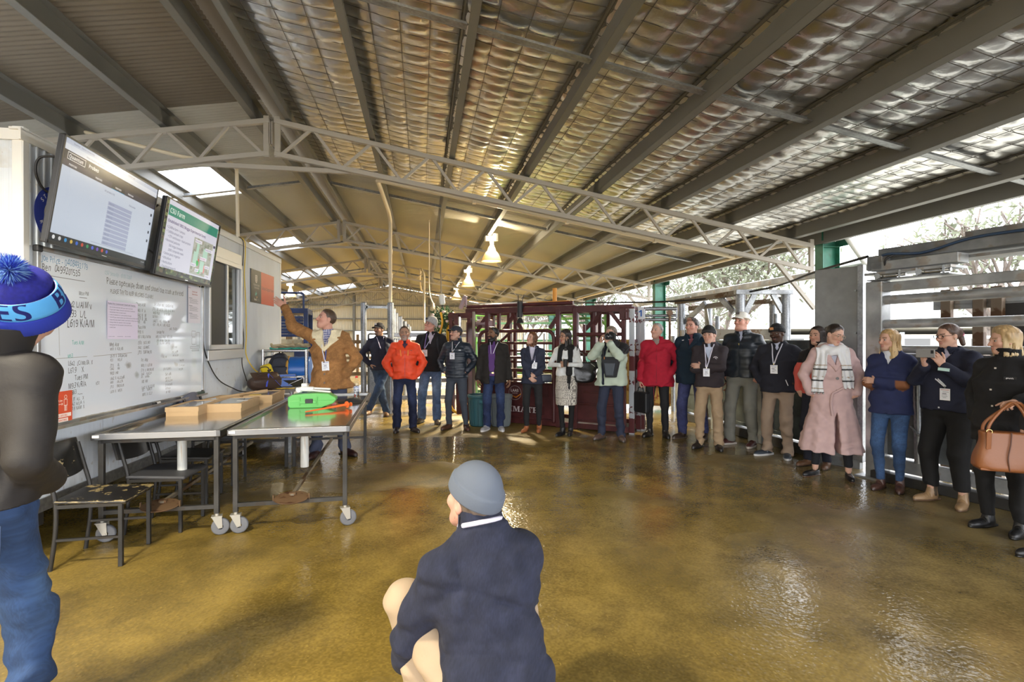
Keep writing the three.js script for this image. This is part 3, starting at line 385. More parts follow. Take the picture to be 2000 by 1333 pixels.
screen('wall_screen', 'large wall screen showing a browser page with a list of grey rows', [-2.2725, 2.845, -4.357], 0.02, 0.155, (x, w, h) => {
  x.fillStyle = '#d9e3f2'; x.fillRect(0, 0, w, h); x.fillStyle = '#c8d2e6'; x.fillRect(0, 0, w, 48); x.fillStyle = '#e7edf8'; x.fillRect(0, 48, w, 52);
  x.fillStyle = '#5b6478'; x.font = '22px sans-serif'; x.fillText('Quantun - Device connectivity', 110, 32); x.fillText('Camera 1 connected', 560, 32); x.fillText('Quantun.app', 980, 32); x.fillText('\u2190    \u2192    \u21bb', 30, 84); x.fillText('https://quantun.app/probes', 300, 84); x.fillText('+', 1310, 32);
  x.fillStyle = '#23222f'; x.fillRect(0, 100, w, 84); x.fillStyle = '#343346'; x.fillRect(0, 184, w, 56); x.fillStyle = '#1d1c28'; x.fillRect(740, 184, 230, 56); x.fillStyle = '#4fb6e8'; x.fillRect(740, 236, 230, 5);
  x.strokeStyle = '#f2f4f8'; x.lineWidth = 6; x.strokeRect(60, 114, 240, 58); x.fillStyle = '#f2f4f8'; x.font = 'bold 46px sans-serif'; x.fillText('Quantun', 76, 160); x.fillText('Probes', 350, 160); x.font = 'bold 24px sans-serif'; x.fillText('P0001540', 90, 222); x.fillText('P0001605', 470, 222); x.fillText('P0001603', 800, 222); x.fillText('P0001604', 1030, 222);
  x.fillStyle = '#6a7080'; x.font = '26px sans-serif'; x.fillText('All probes (10)', 640, 296); x.fillText('\ud83d\udd0d Find probe'.slice(2), 1080, 330);
  for (let k = 0; k < 10; k++) { x.fillStyle = '#b4bcd6'; x.fillRect(730, 372 + k * 44, 430, 36); x.fillStyle = '#8088a4'; x.font = '20px sans-serif'; x.fillText('P00016' + (10 + k * 3), 745, 398 + k * 44); }
  x.fillStyle = '#33384a'; for (const y of [300, 400, 500, 600]) { x.fillRect(1535, y, 30, 30); }
  x.fillStyle = '#9aa2b4'; x.fillRect(560, 810, 760, 3);
  x.fillStyle = '#26282e'; x.fillRect(0, 836, w, 64); ['#ffffff', '#e8e8e8', '#38a0e0', '#f0c850', '#3a6fe0', '#d84a30', '#2fa060', '#5a6cf0', '#7a55c8', '#e05040', '#5460d8'].forEach((c, i) => { x.fillStyle = c; x.beginPath(); x.arc(60 + i * 78, 868, 18, 0, 7); x.fill(); }); x.fillStyle = '#dfe3ea'; x.font = '18px sans-serif'; x.fillText('9:41 AM', 1500, 874);
});
screen('wall_screen', 'second wall screen showing a slide with a green heading and a map', [-2.252, 2.812, -5.67], 0.0, 0.15, (x, w, h) => {
  const r = rng(3); for (let k = 0; k < 900; k++) { x.fillStyle = ['#4a5a34', '#6b5a40', '#39462a', '#7d8a52'][k % 4]; x.fillRect(r() * w, r() * h, 60, 40); }
  x.fillStyle = '#e9e8f6'; x.fillRect(70, 0, w - 110, h - 70); x.fillStyle = '#14937a'; x.fillRect(80, 60, w - 130, 130); x.fillStyle = '#e8fff6'; x.font = 'bold 84px sans-serif'; x.fillText('CSU Farm', 110, 155);
  x.fillStyle = '#4c3a72'; x.font = 'bold 50px sans-serif'; x.fillText('Established 1892 (Wagga Experimental Farm)', 100, 270);
  x.fillStyle = '#4a4f6c'; x.font = '42px sans-serif'; ['\u2022 2,340ha farm + campus', '\u2022 1,600ha annual crops', '     \u2022 CTF continuous + dual purpose', '\u2022 Perennial pastures', '          500 Angus breeders', '          2000 composite ewes', '\u2022 Centre pivot irrigation', '\u2022 Viticulture', '\u2022 Horticulture', '\u2022 Teaching/research'].forEach((s, i) => x.fillText(s, 100, 342 + i * 54));
  x.fillStyle = '#b9bcae'; x.fillRect(850, 310, 620, 500); for (let k = 0; k < 160; k++) { x.fillStyle = ['#a8ac9a', '#c4c6b8', '#979c88', '#b0ab98'][k % 4]; x.fillRect(850 + r() * 560, 310 + r() * 440, 60, 50); }
  x.fillStyle = '#c2ead2'; for (const p of [[960, 360, 80, 160], [900, 500, 130, 170], [1180, 420, 150, 150], [1130, 600, 130, 150]]) x.fillRect(...p); x.fillStyle = '#1fc04a'; for (const p of [[1010, 610, 70, 70], [990, 660, 40, 40], [1080, 730, 70, 50]]) x.fillRect(...p); x.fillStyle = '#e0342c'; x.fillRect(1060, 580, 26, 40); x.fillStyle = '#f08a86'; x.fillRect(1260, 650, 40, 110);
  for (const [a, b, s, c] of [[890, 330, 'West Garina', '#4a3f8a'], [1230, 400, 'Southern Fields', '#4a3f8a'], [1110, 540, 'We are here', '#d8207a'], [860, 660, 'Vineyard', '#4a3f8a'], [1290, 640, 'Agronomy', '#4a3f8a'], [1000, 720, 'Equine', '#4a3f8a'], [1340, 770, 'To Wagga', '#4a3f8a']]) { x.fillStyle = '#f6f2fa'; x.fillRect(a, b, 24 + s.length * 17, 46); x.fillStyle = c; x.font = '28px sans-serif'; x.fillText(s, a + 10, b + 33); }
  x.fillStyle = '#2d2a5c'; x.fillRect(1480, 320, 70, 36);
});
// cables, conduit
const onWall = (list, off = 0.02) => list.map(([u, h, o]) => cabP(u, h, o ?? off));
tag(mesh('black_cable', tube([...onWall([[2.3, 2.2, 0.08], [2.42, 2.1], [2.5, 1.75], [2.52, 1.45], [2.7, 1.2], [2.95, 1.02], [3.25, 0.9, 0.06]]), V(-2.35, 0.84, -7.25), V(-2.15, 0.83, -7.2), V(-2.0, 0.835, -7.3), V(-2.05, 0.84, -7.5)], 0.007, 80, 6), BLACK), 'black power cable drooping from the second screen to the bench', 'cable');
tag(mesh('black_cable', tube(onWall([[3.66, 2.915, -0.02], [3.67, 2.88, 0.025], [3.69, 2.5], [3.7, 2.2], [3.68, 1.8], [3.72, 1.5], [3.66, 1.2], [3.75, 0.95, 0.05]]), 0.006, 60, 6), BLACK), 'black cable hanging straight down beside the window', 'cable');
tag(mesh('extension_lead', tube([...onWall([[3.72, 2.915, -0.02], [3.73, 2.88, 0.025], [3.75, 2.4], [3.80, 2.0], [3.82, 1.6], [3.82, 1.3], [3.95, 1.1, 0.08], [4.1, 1.02, 0.14]])], 0.007, 60, 6), M([0.85, 0.6, 0.06], 0.5)), 'yellow extension lead hanging down the cabin wall', 'extension lead');
tag(mesh('screen_cable', tube(onWall([[0.12, 2.75, 0.2], [0.06, 2.72, 0.06], [0.08, 2.6, 0.03], [0.15, 2.52, 0.05], [0.25, 2.55, 0.15]]), 0.008, 40, 6), BLACK), 'black cable loop behind the left edge of the large screen', 'cable');
tag(mesh('screen_cable', tube([cabP(1.22, 2.72, 0.2), cabP(1.26, 2.6, 0.06), cabP(1.3, 2.5, 0.1), cabP(1.24, 2.38, 0.05), cabP(1.3, 2.3, 0.12)], 0.008, 40, 6), BLACK), 'black cable between the two wall screens', 'cable');
tag(mesh('conduit', [bent([[-4.2, 4.15, -7.33], [-3.0, 3.9, -7.36], [-2.62, 3.96, -7.45], [-2.5, 3.88, -7.55], [-2.5, 2.9, -7.6]], 0.024, 8, 0.12)], CREAMPVC), 'taped cream conduit dropping from the roof truss to the cabin', 'conduit');
// ---------------------------------------------------------------- tables, benches and what lies on them
const TH = 0.825;
function castor(parent, x, z, turn) {
  const c = new THREE.Group(); c.name = 'castor'; c.position.set(x, 0, z); c.rotation.y = turn; parent.add(c);
  mesh('wheel', [lathe([[0.02, -0.018], [0.055, -0.018], [0.064, -0.012], [0.066, 0], [0.064, 0.012], [0.055, 0.018], [0.02, 0.018]], 24).rotateX(Math.PI / 2).translate(0.025, 0.066, 0)], M([0.13, 0.135, 0.15], 0.6), c, 'grey rubber wheel');
  mesh('fork', [extrude([[-0.035, 0.15], [0.035, 0.15], [0.04, 0.06], [0.012, 0.055]], 0.003).translate(0, 0, 0.024), extrude([[-0.035, 0.15], [0.035, 0.15], [0.04, 0.06], [0.012, 0.055]], 0.003).translate(0, 0, -0.027), bx(0.075, 0.006, 0.06, 0, 0.15, 0), rod([0.025, 0.066, -0.03], [0.025, 0.066, 0.03], 0.009, 8), rod([0, 0.15, 0], [0, 0.2, 0], 0.014, 8)], M([0.45, 0.43, 0.38], 0.4, 0.5), c, 'zinc fork');
}
function steelTable(label, x0, x1, z0, z1, turn, leftWall) {
  const t = thing('steel_table', label, 'table', [(x0 + x1) / 2, 0, (z0 + z1) / 2], turn), w = x1 - x0, L = z0 - z1, h = TH;
  mesh('tabletop', [bx(w - 0.06, 0.008, L - 0.06, 0, h - 0.022, 0)], STEEL, t, 'mirror-smooth stainless tray top');
  mesh('rim', [bx(0.034, 0.05, L, -w / 2 + 0.017, h - 0.025, 0, 0.005), bx(0.034, 0.05, L, w / 2 - 0.017, h - 0.025, 0, 0.005), bx(w, 0.05, 0.034, 0, h - 0.025, L / 2 - 0.017, 0.005), bx(w, 0.05, 0.034, 0, h - 0.025, -L / 2 + 0.017, 0.005)], M([0.27, 0.27, 0.27], 0.34, 0.9, { bumpMap: grit, bumpScale: 0.0003 }), t);
  mesh('label_sticker', bx(0.045, 0.02, 0.002, -w / 2 + 0.035, h - 0.022, L / 2 + 0.001), WHITEP, t, 'small white sticker');
  const zf = L / 2 - 0.06, zb = -L / 2 + 0.42, xs = w / 2 - 0.045;
  for (const sx of [-1, 1]) { mesh('leg', bar([sx * xs, 0.17, zf], [sx * xs, h - 0.05, zf], 0.035, 0.035, 0.003), DARKSTEEL, t); mesh('leg', bar([sx * xs, 0.0, zb], [sx * xs, h - 0.05, zb], 0.035, 0.035, 0.003), DARKSTEEL, t); castor(t, sx * xs, zf, sx > 0 ? 0.25 : 0.12); }
  mesh('top_frame', [bar([-xs, h - 0.065, zf], [xs, h - 0.065, zf], 0.035, 0.03), bar([-xs, h - 0.065, zb], [xs, h - 0.065, zb], 0.035, 0.03), bar([-xs, h - 0.065, zf], [-xs, h - 0.065, -L / 2 + 0.05], 0.035, 0.03), bar([xs, h - 0.065, zf], [xs, h - 0.065, -L / 2 + 0.05], 0.035, 0.03)], DARKSTEEL, t);
  mesh('lower_rail', bar([-xs, 0.225, zf], [xs, 0.225, zf], 0.03, 0.03), DARKSTEEL, t); mesh('lower_rail', bar([-xs, 0.32, zb], [xs, 0.32, zb], 0.025, 0.025), DARKSTEEL, t);
  mesh('centre_stretcher', bar([0, 0.265, zf - 0.02], [0.02, 0.315, zb], 0.026, 0.026), M([0.3, 0.27, 0.22], 0.6, 0.3, { map: rustMap }), t);
  mesh('foot_plate', [lathe([[0, 0], [0.13, 0], [0.135, 0.005], [0.13, 0.01], [0, 0.01]], 32).scale(1, 1, 0.75).rotateX(0.22).translate(0.0, 0.25, zf + 0.0), bx(0.05, 0.03, 0.03, 0, 0.27, zf - 0.04), bx(0.008, 0.05, 0.02, 0.135, 0.26, zf), bx(0.008, 0.05, 0.02, -0.135, 0.26, zf)], M([0.2, 0.12, 0.06], 0.75, 0.2, { map: rustMap }), t, 'rusty round plate on the lower rail');
  mesh('drain_pipe', [lathe([[0.027, -0.36], [0.035, -0.36], [0.035, -0.02], [0.041, -0.02], [0.041, 0.03], [0, 0.03]], 20).translate(0.02, h - 0.07, L / 2 - (leftWall ? 0.38 : 0.5)), lathe([[0.027, -0.36], [0.027, -0.1]], 16).translate(0.02, h - 0.07, L / 2 - (leftWall ? 0.38 : 0.5))], M([0.72, 0.73, 0.7], 0.35, 0, { map: dirtMap, side: THREE.DoubleSide }), t, 'white plastic drain pipe');
  return t;
}
steelTable('left stainless steel table, against the whiteboard wall and holding the cardboard trays', -2.425, -1.545, -4.25, -6.9, 0.012, true);
steelTable('right stainless steel table, holding the green case and water bottle', -1.53, -0.62, -4.28, -6.93, 0.033, false);
// black stacking chairs
function chair(label, x, z, turn, seat, back, paint) {
  const t = thing('stacking_chair', label, 'chair', [x, 0, z], turn);
  const FRM = M([0.03, 0.029, 0.028], 0.45, 0.2, { map: dirtMap }), s = 0.19;
  for (const sz of [-1, 1]) { mesh('leg', bar([s, 0, sz * s], [s, 0.43, sz * s], 0.026, 0.026, 0.003), FRM, t); mesh('leg', tube([[-s - 0.03, 0, sz * s], [-s, 0.25, sz * s], [-s, 0.45, sz * s], [-s - 0.04, 0.62, sz * s], [-s - 0.08, 0.78, sz * s]], 0.014, 16, 8), FRM, t); }
  mesh('seat_frame', [bar([-s, 0.42, s], [s, 0.42, s], 0.024, 0.024), bar([-s, 0.42, -s], [s, 0.42, -s], 0.024, 0.024), bar([s, 0.42, -s], [s, 0.42, s], 0.024, 0.024)], FRM, t); for (const z of [s, -s]) mesh('stretcher', bar([-s, 0.2, z], [s, 0.2, z], 0.016, 0.016), FRM, t);
  const g = new RoundedBoxGeometry(0.43, 0.026, 0.44, 4, 0.012), p = g.attributes.position;
  for (let i = 0; i < p.count; i++) { const a = p.getX(i) / 0.215, b = p.getZ(i) / 0.22; p.setY(i, p.getY(i) - 0.018 * (1 - a * a) * (1 - b * b) - 0.02 * smooth(0.5, 1, a)); const k = 1 - 0.08 * a * a; p.setZ(i, p.getZ(i) * k); }
  g.computeVertexNormals(); mesh('seat', g.translate(0.01, 0.45, 0), seat, t);
  const bk = new THREE.BoxGeometry(0.018, 0.25, 0.44, 1, 6, 12), q = bk.attributes.position;
  for (let i = 0; i < q.count; i++) { const b = q.getZ(i) / 0.22, v = q.getY(i) / 0.125; q.setX(i, q.getX(i) + 0.035 * (1 - b * b) - 0.028 * v - 0.01); q.setY(i, q.getY(i) * (1 - (back === 'round' ? 0.45 : 0.12) * b * b)); }
  bk.computeVertexNormals(); mesh('backrest', bk.translate(-s - 0.075, 0.7, 0), back === 'round' ? M([0.10, 0.11, 0.16], 0.55) : paint, t);
  return t;
}
const CHIP = M([1, 1, 1], 0.35, 0, { map: tex(512, 512, (u, v) => { const n = pfbm(u, v, 7, 13, 5) + 0.25 * smooth(0.55, 1, u) + 0.25 * smooth(0.6, 1, v), c = n + 0.22 * pnoise(u, v, 40, 6) > 0.52 ? 1 : 0, s = pnoise(u, v, 90, 3) > 0.84 ? 0.2 : 0; return c ? [0.62, 0.55, 0.38] : [0.11 + s, 0.105 + s, 0.1 + s]; }) });
const PAINT = M([0.022, 0.021, 0.02], 0.3, 0, { bumpMap: grit, bumpScale: 0.0006 });
const VINYL = M([0.055, 0.056, 0.062], 0.55);
chair('black chair with chipped paint, nearest the camera and the man in the beanie', -2.19, -4.02, 0.03, CHIP, 'flat', M([1, 1, 1], 0.3, 0, { map: tex(256, 256, (u, v) => { const c = pfbm(u, v, 6, 23, 4) > 0.46; return c ? [0.6, 0.55, 0.42] : [0.1, 0.095, 0.09]; }) }));
chair('black chair under the left table with a dark vinyl seat', -2.06, -4.62, -0.04, VINYL, 'flat', PAINT);
chair('black chair under the left table, farthest back along the cabin wall', -2.15, -5.3, 0.02, PAINT, 'flat', PAINT);
{ const c = chair('chair with a rounded slate-coloured back, showing above the left table edge', -2.0, -6.0, 0, VINYL, 'round', PAINT); c.scale.set(1, 1.17, 1); c.position.set(-2.13, 0, -5.92); }
// cardboard trays with clear windows
const CARD = M([0.60, 0.41, 0.22], 0.75, 0, { map: tex(256, 256, (u, v) => { const a = 0.96 + 0.04 * pfbm(u, v, 9, 2, 4); return [a, a, a]; }) });
const FILM = MP([0.9, 0.92, 0.93], 0.12, 0, { transmission: 0.6, thickness: 0, clearcoat: 1 });
function tray(label, x, z, turn, w, L, h, y = TH - 0.02, open = false) {
  const t = thing('cardboard_tray', label, 'box', [x, y, z], turn);
  mesh('base', [bx(w - 0.012, 0.004, L - 0.012, 0, 0.002, 0), bx(0.004, h * 0.62, L - 0.01, -w / 2 + 0.006, h * 0.31, 0), bx(0.004, h * 0.62, L - 0.01, w / 2 - 0.006, h * 0.31, 0), bx(w - 0.01, h * 0.62, 0.004, 0, h * 0.31, L / 2 - 0.006), bx(w - 0.01, h * 0.62, 0.004, 0, h * 0.31, -L / 2 + 0.006)], CARD, t);
  const m = 0.035;
  mesh('lid', [bx(0.004, h * 0.5, L, -w / 2, h * 0.76, 0), bx(0.004, h * 0.5, L, w / 2, h * 0.76, 0), bx(w, h * 0.5, 0.004, 0, h * 0.76, L / 2), bx(w, h * 0.5, 0.004, 0, h * 0.76, -L / 2), bx(m, 0.004, L, -w / 2 + m / 2, h, 0), bx(m, 0.004, L, w / 2 - m / 2, h, 0), bx(w, 0.004, m, 0, h, L / 2 - m / 2), bx(w, 0.004, m, 0, h, -L / 2 + m / 2)], CARD, t);
  if (!open) mesh('window_film', bx(w - 0.05, 0.002, L - 0.05, 0, h - 0.003, 0), FILM, t, 'clear film window');
  mesh('lining', bx(w - 0.03, 0.004, L - 0.03, 0, h * 0.55, 0), M([0.62, 0.62, 0.6], 0.8, 0, { map: dirtMap }), t, 'pale lining');
  return t;
}
tray('cardboard tray with a clear window, at the front left of the table', -2.215, -5.53, 0.02, 0.28, 0.60, 0.085);
tray('cardboard tray with a clear window and paper labels, second from the camera', -1.93, -5.75, 0.02, 0.32, 0.62, 0.083);
tray('cardboard tray with a yellow strip of tape on its lid', -1.83, -6.46, 0.03, 0.30, 0.60, 0.088);
tray('shallow cardboard lid with a cloudy film, against the cabin wall', -2.24, -6.3, -0.05, 0.33, 0.66, 0.05, TH - 0.02);
tag(mesh('tape_strip', bx(0.12, 0.003, 0.05, -1.86, TH - 0.02 + 0.093, -6.2, 0, 0, 0.2), M([0.85, 0.6, 0.05], 0.5)), 'yellow tape strip lying across the far cardboard tray', 'tape');
{ const t = tray('empty open cardboard lid propped on edge between the trays', -2.1, -6.55, -0.35, 0.3, 0.5, 0.04, TH + 0.02, true); t.rotation.z = 0.16; }
tag(mesh('paper_label', bx(0.1, 0.002, 0.05, -1.83, TH + 0.067, -5.68, 0, 0, 0.1), WHITEP), 'white paper label on the second cardboard tray', 'label');
// green carry case with grey tool on top
{
  const t = thing('carry_case', 'bright green plastic carry case with a black latch on the right table', 'case', [-1.15, TH - 0.018, -5.72], 0.05);
  const GP = M([0.11, 0.46, 0.10], 0.38, 0, { bumpMap: grit, bumpScale: 0.0004 });
  const prof = [[-0.21, 0], [0.1, 0], [0.235, 0.045], [0.24, 0.085], [0.17, 0.135], [0.0, 0.14], [-0.19, 0.13], [-0.225, 0.075], [-0.225, 0.02]];
  mesh('lower_shell', extrude([[-0.205, 0], [0.1, 0], [0.215, 0.04], [0.235, 0.066], [-0.22, 0.066], [-0.22, 0.02]], 0.16, 0.008).translate(0, 0.008, -0.08), GP, t);
  mesh('lid', extrude([[-0.22, 0.072], [0.237, 0.072], [0.235, 0.088], [0.165, 0.128], [0.05, 0.135], [-0.185, 0.122], [-0.22, 0.1]], 0.155, 0.009).translate(0, 0.008, -0.078), GP, t);
  mesh('handle_recess', [bx(0.16, 0.03, 0.01, -0.03, 0.06, 0.092, 0.004), bx(0.012, 0.09, 0.012, -0.11, 0.07, 0.09, 0.004), bx(0.012, 0.09, 0.012, 0.06, 0.07, 0.09, 0.004)], GP, t);
  mesh('latch', [bx(0.075, 0.045, 0.016, -0.02, 0.072, 0.097, 0.005)], BLACK, t, 'black latch');
  const s = thing('scanner_tool', 'pale grey handheld tag tool lying on the green case', 'tool', [-1.15, TH + 0.13, -5.72], 0.05), GT = M([0.7, 0.7, 0.68], 0.4);
  mesh('head', [bx(0.07, 0.06, 0.07, -0.13, 0.035, 0, 0.02), rod([-0.13, 0.03, 0.03], [-0.13, 0.03, 0.05], 0.02, 14)], GT, s);
  mesh('body', [bar([-0.13, 0.045, 0], [0.02, 0.04, 0.01], 0.06, 0.055, 0.02), bx(0.06, 0.04, 0.05, -0.08, 0.085, 0, 0.012)], GT, s);
  mesh('jaw', [bar([0.0, 0.05, 0.0], [0.18, 0.035, -0.02], 0.03, 0.022, 0.008), bar([0.0, 0.03, 0.03], [0.19, 0.012, 0.05], 0.028, 0.02, 0.008)], GT, s);
}
// water bottle
{
  const t = thing('water_bottle', 'clear plastic water bottle with a red cap on the right table', 'bottle', [-0.80, TH - 0.018, -6.55]);
  mesh('bottle_body', lathe([[0, 0.002], [0.03, 0], [0.034, 0.012], [0.031, 0.06], [0.034, 0.075], [0.034, 0.14], [0.031, 0.155], [0.033, 0.175], [0.022, 0.215], [0.014, 0.23], [0.014, 0.245], [0.0135, 0.245]], 24), MP([0.92, 0.95, 0.97], 0.06, 0, { transmission: 1, thickness: 0 }), t, 'clear bottle');
  mesh('bottle_label', lathe([[0.0348, 0.078], [0.0348, 0.14]], 24), M('#ffffff', 0.4, 0, { side: THREE.DoubleSide, map: tex(128, 64, (u, v) => { const b = v > 0.62 && pnoise(u, v, 14, 2) > 0 ? 1 : 0, k = v < 0.35 && v > 0.15 && pnoise(u, v, 22, 4) > -0.1 ? 1 : 0; return b ? [0.25, 0.35, 0.7] : k ? [0.12, 0.1, 0.14] : [0.82, 0.84, 0.88]; }) }), t);
  mesh('cap', lathe([[0, 0.268], [0.015, 0.266], [0.0165, 0.262], [0.0165, 0.243], [0, 0.243]], 18), M([0.75, 0.04, 0.04], 0.4), t, 'red screw cap');
  mesh('water', lathe([[0, 0.004], [0.031, 0.004], [0.0295, 0.06], [0.032, 0.075], [0.032, 0.14], [0, 0.14]], 24), MP([0.95, 0.97, 1], 0.02, 0, { transmission: 1, thickness: 0.06, ior: 1.33 }), t);
  const c = thing('peaked_hat', 'black peaked hat lying on the right table beside the bottle', 'hat', [-0.78, TH - 0.018, -6.08], 0.4), CP = M([0.022, 0.022, 0.024], 0.85);
  mesh('crown', lathe([[0.0, 0.045], [0.05, 0.042], [0.085, 0.028], [0.098, 0.0], [0.09, 0]], 24).scale(1, 1, 1.1), CP, c);
  mesh('brim', lathe([[0.07, 0.006], [0.12, 0.009], [0.17, 0.004], [0.168, 0.0], [0.07, 0.0]], 28).scale(1, 1, 0.9), CP, c); mesh('button', new THREE.SphereGeometry(0.008, 8, 6).translate(0, 0.046, 0), CP, c);
  const pn = tag(mesh('paint_stick', [rod([-1.11, TH + 0.0, -5.2], [-0.80, TH + 0.02, -5.5], 0.006, 10, 0.014), rod([-0.80, TH + 0.02, -5.5], [-0.775, TH + 0.022, -5.522], 0.014, 14), rod([-0.775, TH + 0.022, -5.522], [-0.769, TH + 0.0225, -5.528], 0.034, 18), rod([-0.74, TH + 0.02, -5.56], [-0.735, TH + 0.02, -5.565], 0.022, 14)], M([0.86, 0.16, 0.03], 0.35)), 'slender orange plastic probe lying on the right table', 'probe');
  const w1 = thing('camera_tag', 'small white clip device standing on the right table', 'clip', [-0.97, TH - 0.018, -5.96], 0.3); mesh('body', [bx(0.05, 0.035, 0.02, 0, 0.05, 0, 0.006), bx(0.014, 0.05, 0.014, -0.015, 0.02, 0.004, 0.003)], WHITEP, w1); mesh('lens', rod([0.012, 0.05, 0.008], [0.012, 0.05, 0.014], 0.011, 14), BLACK, w1);
  const w2 = thing('pink_tag', 'small pink plastic clip in front of the white one', 'clip', [-0.955, TH - 0.018, -5.86], 0.2); mesh('body', [bx(0.05, 0.022, 0.02, 0, 0.011, 0, 0.005), bx(0.02, 0.02, 0.02, 0.004, 0.03, 0, 0.004)], M([0.75, 0.25, 0.25], 0.4), w2);
}
// back bench with bags, laptop and cables
{
  const t = thing('work_bench', 'steel bench behind the tables, loaded with bags, cables and a laptop', 'bench', [-2.06, 0, -7.98], 0.04);
  mesh('benchtop', [bx(0.64, 0.03, 1.56, 0, 0.8, 0, 0.006)], M([0.42, 0.42, 0.4], 0.4, 0.6, { map: dirtMap }), t); mesh('front_edge', [bx(0.64, 0.035, 0.02, 0, 0.79, 0.785), bx(0.02, 0.035, 1.56, 0.325, 0.79, 0)], WHITEP, t);
  for (const sx of [-0.28, 0.28]) for (const sz of [-0.72, 0.72]) mesh('leg', bar([sx, 0, sz], [sx, 0.79, sz], 0.04, 0.04, 0.004), GALV, t);
  mesh('shelf', bx(0.6, 0.02, 1.3, 0, 0.25, 0), GALVD, t); mesh('corner_post', rod([0.31, 0.74, 0.77], [0.31, 0.83, 0.77], 0.03, 14), GALV, t);
  // stainless trolley frame behind it
  const r = thing('tube_rack', 'stainless tube rack standing on the back bench', 'rack', [-2.03, 0, -8.33], 0.03), TB = M([0.6, 0.6, 0.6], 0.25, 0.95);
  for (const z of [0.27, -0.27]) mesh('top_rail', rod([-0.29, 1.355, z], [0.31, 1.355, z], 0.02), TB, r); for (const x of [-0.29, 0.31]) mesh('side_rail', rod([x, 1.355, 0.27], [x, 1.355, -0.27], 0.018), TB, r);
  for (const x of [-0.29, 0.31]) for (const z of [0.27, -0.27]) mesh('upright', rod([x, 0.815, z], [x, 1.375, z], 0.022), TB, r);
  // backpack
  const bp = thing('backpack', 'dark navy backpack standing inside the tube rack', 'backpack', [-2.14, 0.82, -8.3], 0.3), NV = M([0.028, 0.033, 0.055], 0.6, 0, { bumpMap: grit, bumpScale: 0.002 });
  const sg = new THREE.SphereGeometry(1, 28, 20), sp = sg.attributes.position; for (let i = 0; i < sp.count; i++) { const x = sp.getX(i), y = sp.getY(i), z = sp.getZ(i), k = 1 - 0.25 * Math.max(0, y); sp.setXYZ(i, Math.sign(x) * Math.pow(Math.abs(x), 0.7) * 0.17 * k + 0.01 * noise(x * 3, y * 3, z * 3), Math.sign(y) * Math.pow(Math.abs(y), 0.75) * 0.25 + 0.25, Math.sign(z) * Math.pow(Math.abs(z), 0.75) * 0.11 * k + 0.012 * noise(x * 4, y * 4, z * 4 + 5)); } sg.computeVertexNormals();
  mesh('main_bag', sg, NV, bp); mesh('front_pocket', bx(0.24, 0.24, 0.06, 0, 0.18, 0.11, 0.03), NV, bp); mesh('zip', tube([[-0.13, 0.3, 0.1], [-0.1, 0.4, 0.1], [0, 0.44, 0.09], [0.1, 0.4, 0.1], [0.13, 0.3, 0.1]], 0.005, 24, 6), BLACK, bp);
  mesh('strap', [tube([[-0.1, 0.44, -0.08], [-0.2, 0.42, -0.05], [-0.24, 0.28, 0.0], [-0.2, 0.12, -0.02]], 0.018, 24, 6), tube([[0, 0.47, -0.04], [0.0, 0.53, -0.05], [0.05, 0.5, -0.06]], 0.01, 16, 6)], M([0.06, 0.065, 0.075], 0.7), bp);
  // blue cable reel
  const br = thing('blue_drum', 'bright blue plastic drum on its side inside the tube rack', 'drum', [-1.88, 0.82, -8.42], 0.06);
  mesh('barrel', lathe([[0, -0.16], [0.2, -0.16], [0.214, -0.15], [0.209, -0.1], [0.214, -0.05], [0.209, 0], [0.214, 0.05], [0.209, 0.1], [0.214, 0.15], [0.2, 0.16], [0, 0.16]], 32).rotateZ(Math.PI / 2).translate(0, 0.225, 0.0), M([0.02, 0.16, 0.6], 0.3), br); mesh('end_ring', lathe([[0.16, 0.168], [0.222, 0.168], [0.222, 0.135], [0.214, 0.135]], 32).rotateZ(Math.PI / 2).translate(0, 0.225, 0), M([0.7, 0.4, 0.08], 0.5), br, 'orange end ring');
  // laptop
  const lp = thing('laptop', 'open silver laptop on the back bench', 'laptop', [-1.93, 0.815, -7.88], 0.5), AL = M([0.6, 0.61, 0.62], 0.35, 0.8);
  mesh('keyboard_base', bx(0.33, 0.014, 0.23, 0.02, 0.008, 0, 0.004), AL, lp); mesh('keyboard', bx(0.28, 0.003, 0.11, 0.02, 0.016, -0.03), BLACK, lp);
  mesh('screen_lid', bx(0.012, 0.22, 0.33, 0, 0, 0, 0.004, 0, Math.PI / 2, 0).rotateX(-0.62).translate(0.02, 0.1, -0.18), AL, lp);
  mesh('display', panelGeo(0.31, 0.2).rotateX(-0.62).translate(0.02, 0.105, -0.174), M([0.02, 0.02, 0.03], 0.2, 0, { emissive: col([0.12, 0.2, 0.5]), emissiveIntensity: 0.5 }), lp, 'blue lit display');
  // leather satchel and pouches
  const st = thing('leather_satchel', 'brown leather satchel with a blue strap on the back bench', 'bag', [-2.16, 0.815, -7.6], 0.6), LE = M([0.07, 0.04, 0.028], 0.45, 0, { bumpMap: grit, bumpScale: 0.0015 });
  const s2 = new THREE.SphereGeometry(1, 28, 18), q = s2.attributes.position; for (let i = 0; i < q.count; i++) { const x = q.getX(i), y = q.getY(i), z = q.getZ(i); q.setXYZ(i, Math.sign(x) * Math.pow(Math.abs(x), 0.6) * 0.22 * (1 - 0.2 * Math.max(0, y)), Math.sign(y) * Math.pow(Math.abs(y), 0.8) * 0.12 + 0.12 + 0.05 * x * Math.max(0, y) + 0.015 * noise(x * 3, z * 3, y), Math.sign(z) * Math.pow(Math.abs(z), 0.7) * 0.12 + 0.01 * noise(x * 5, y * 5, 3)); } s2.computeVertexNormals();
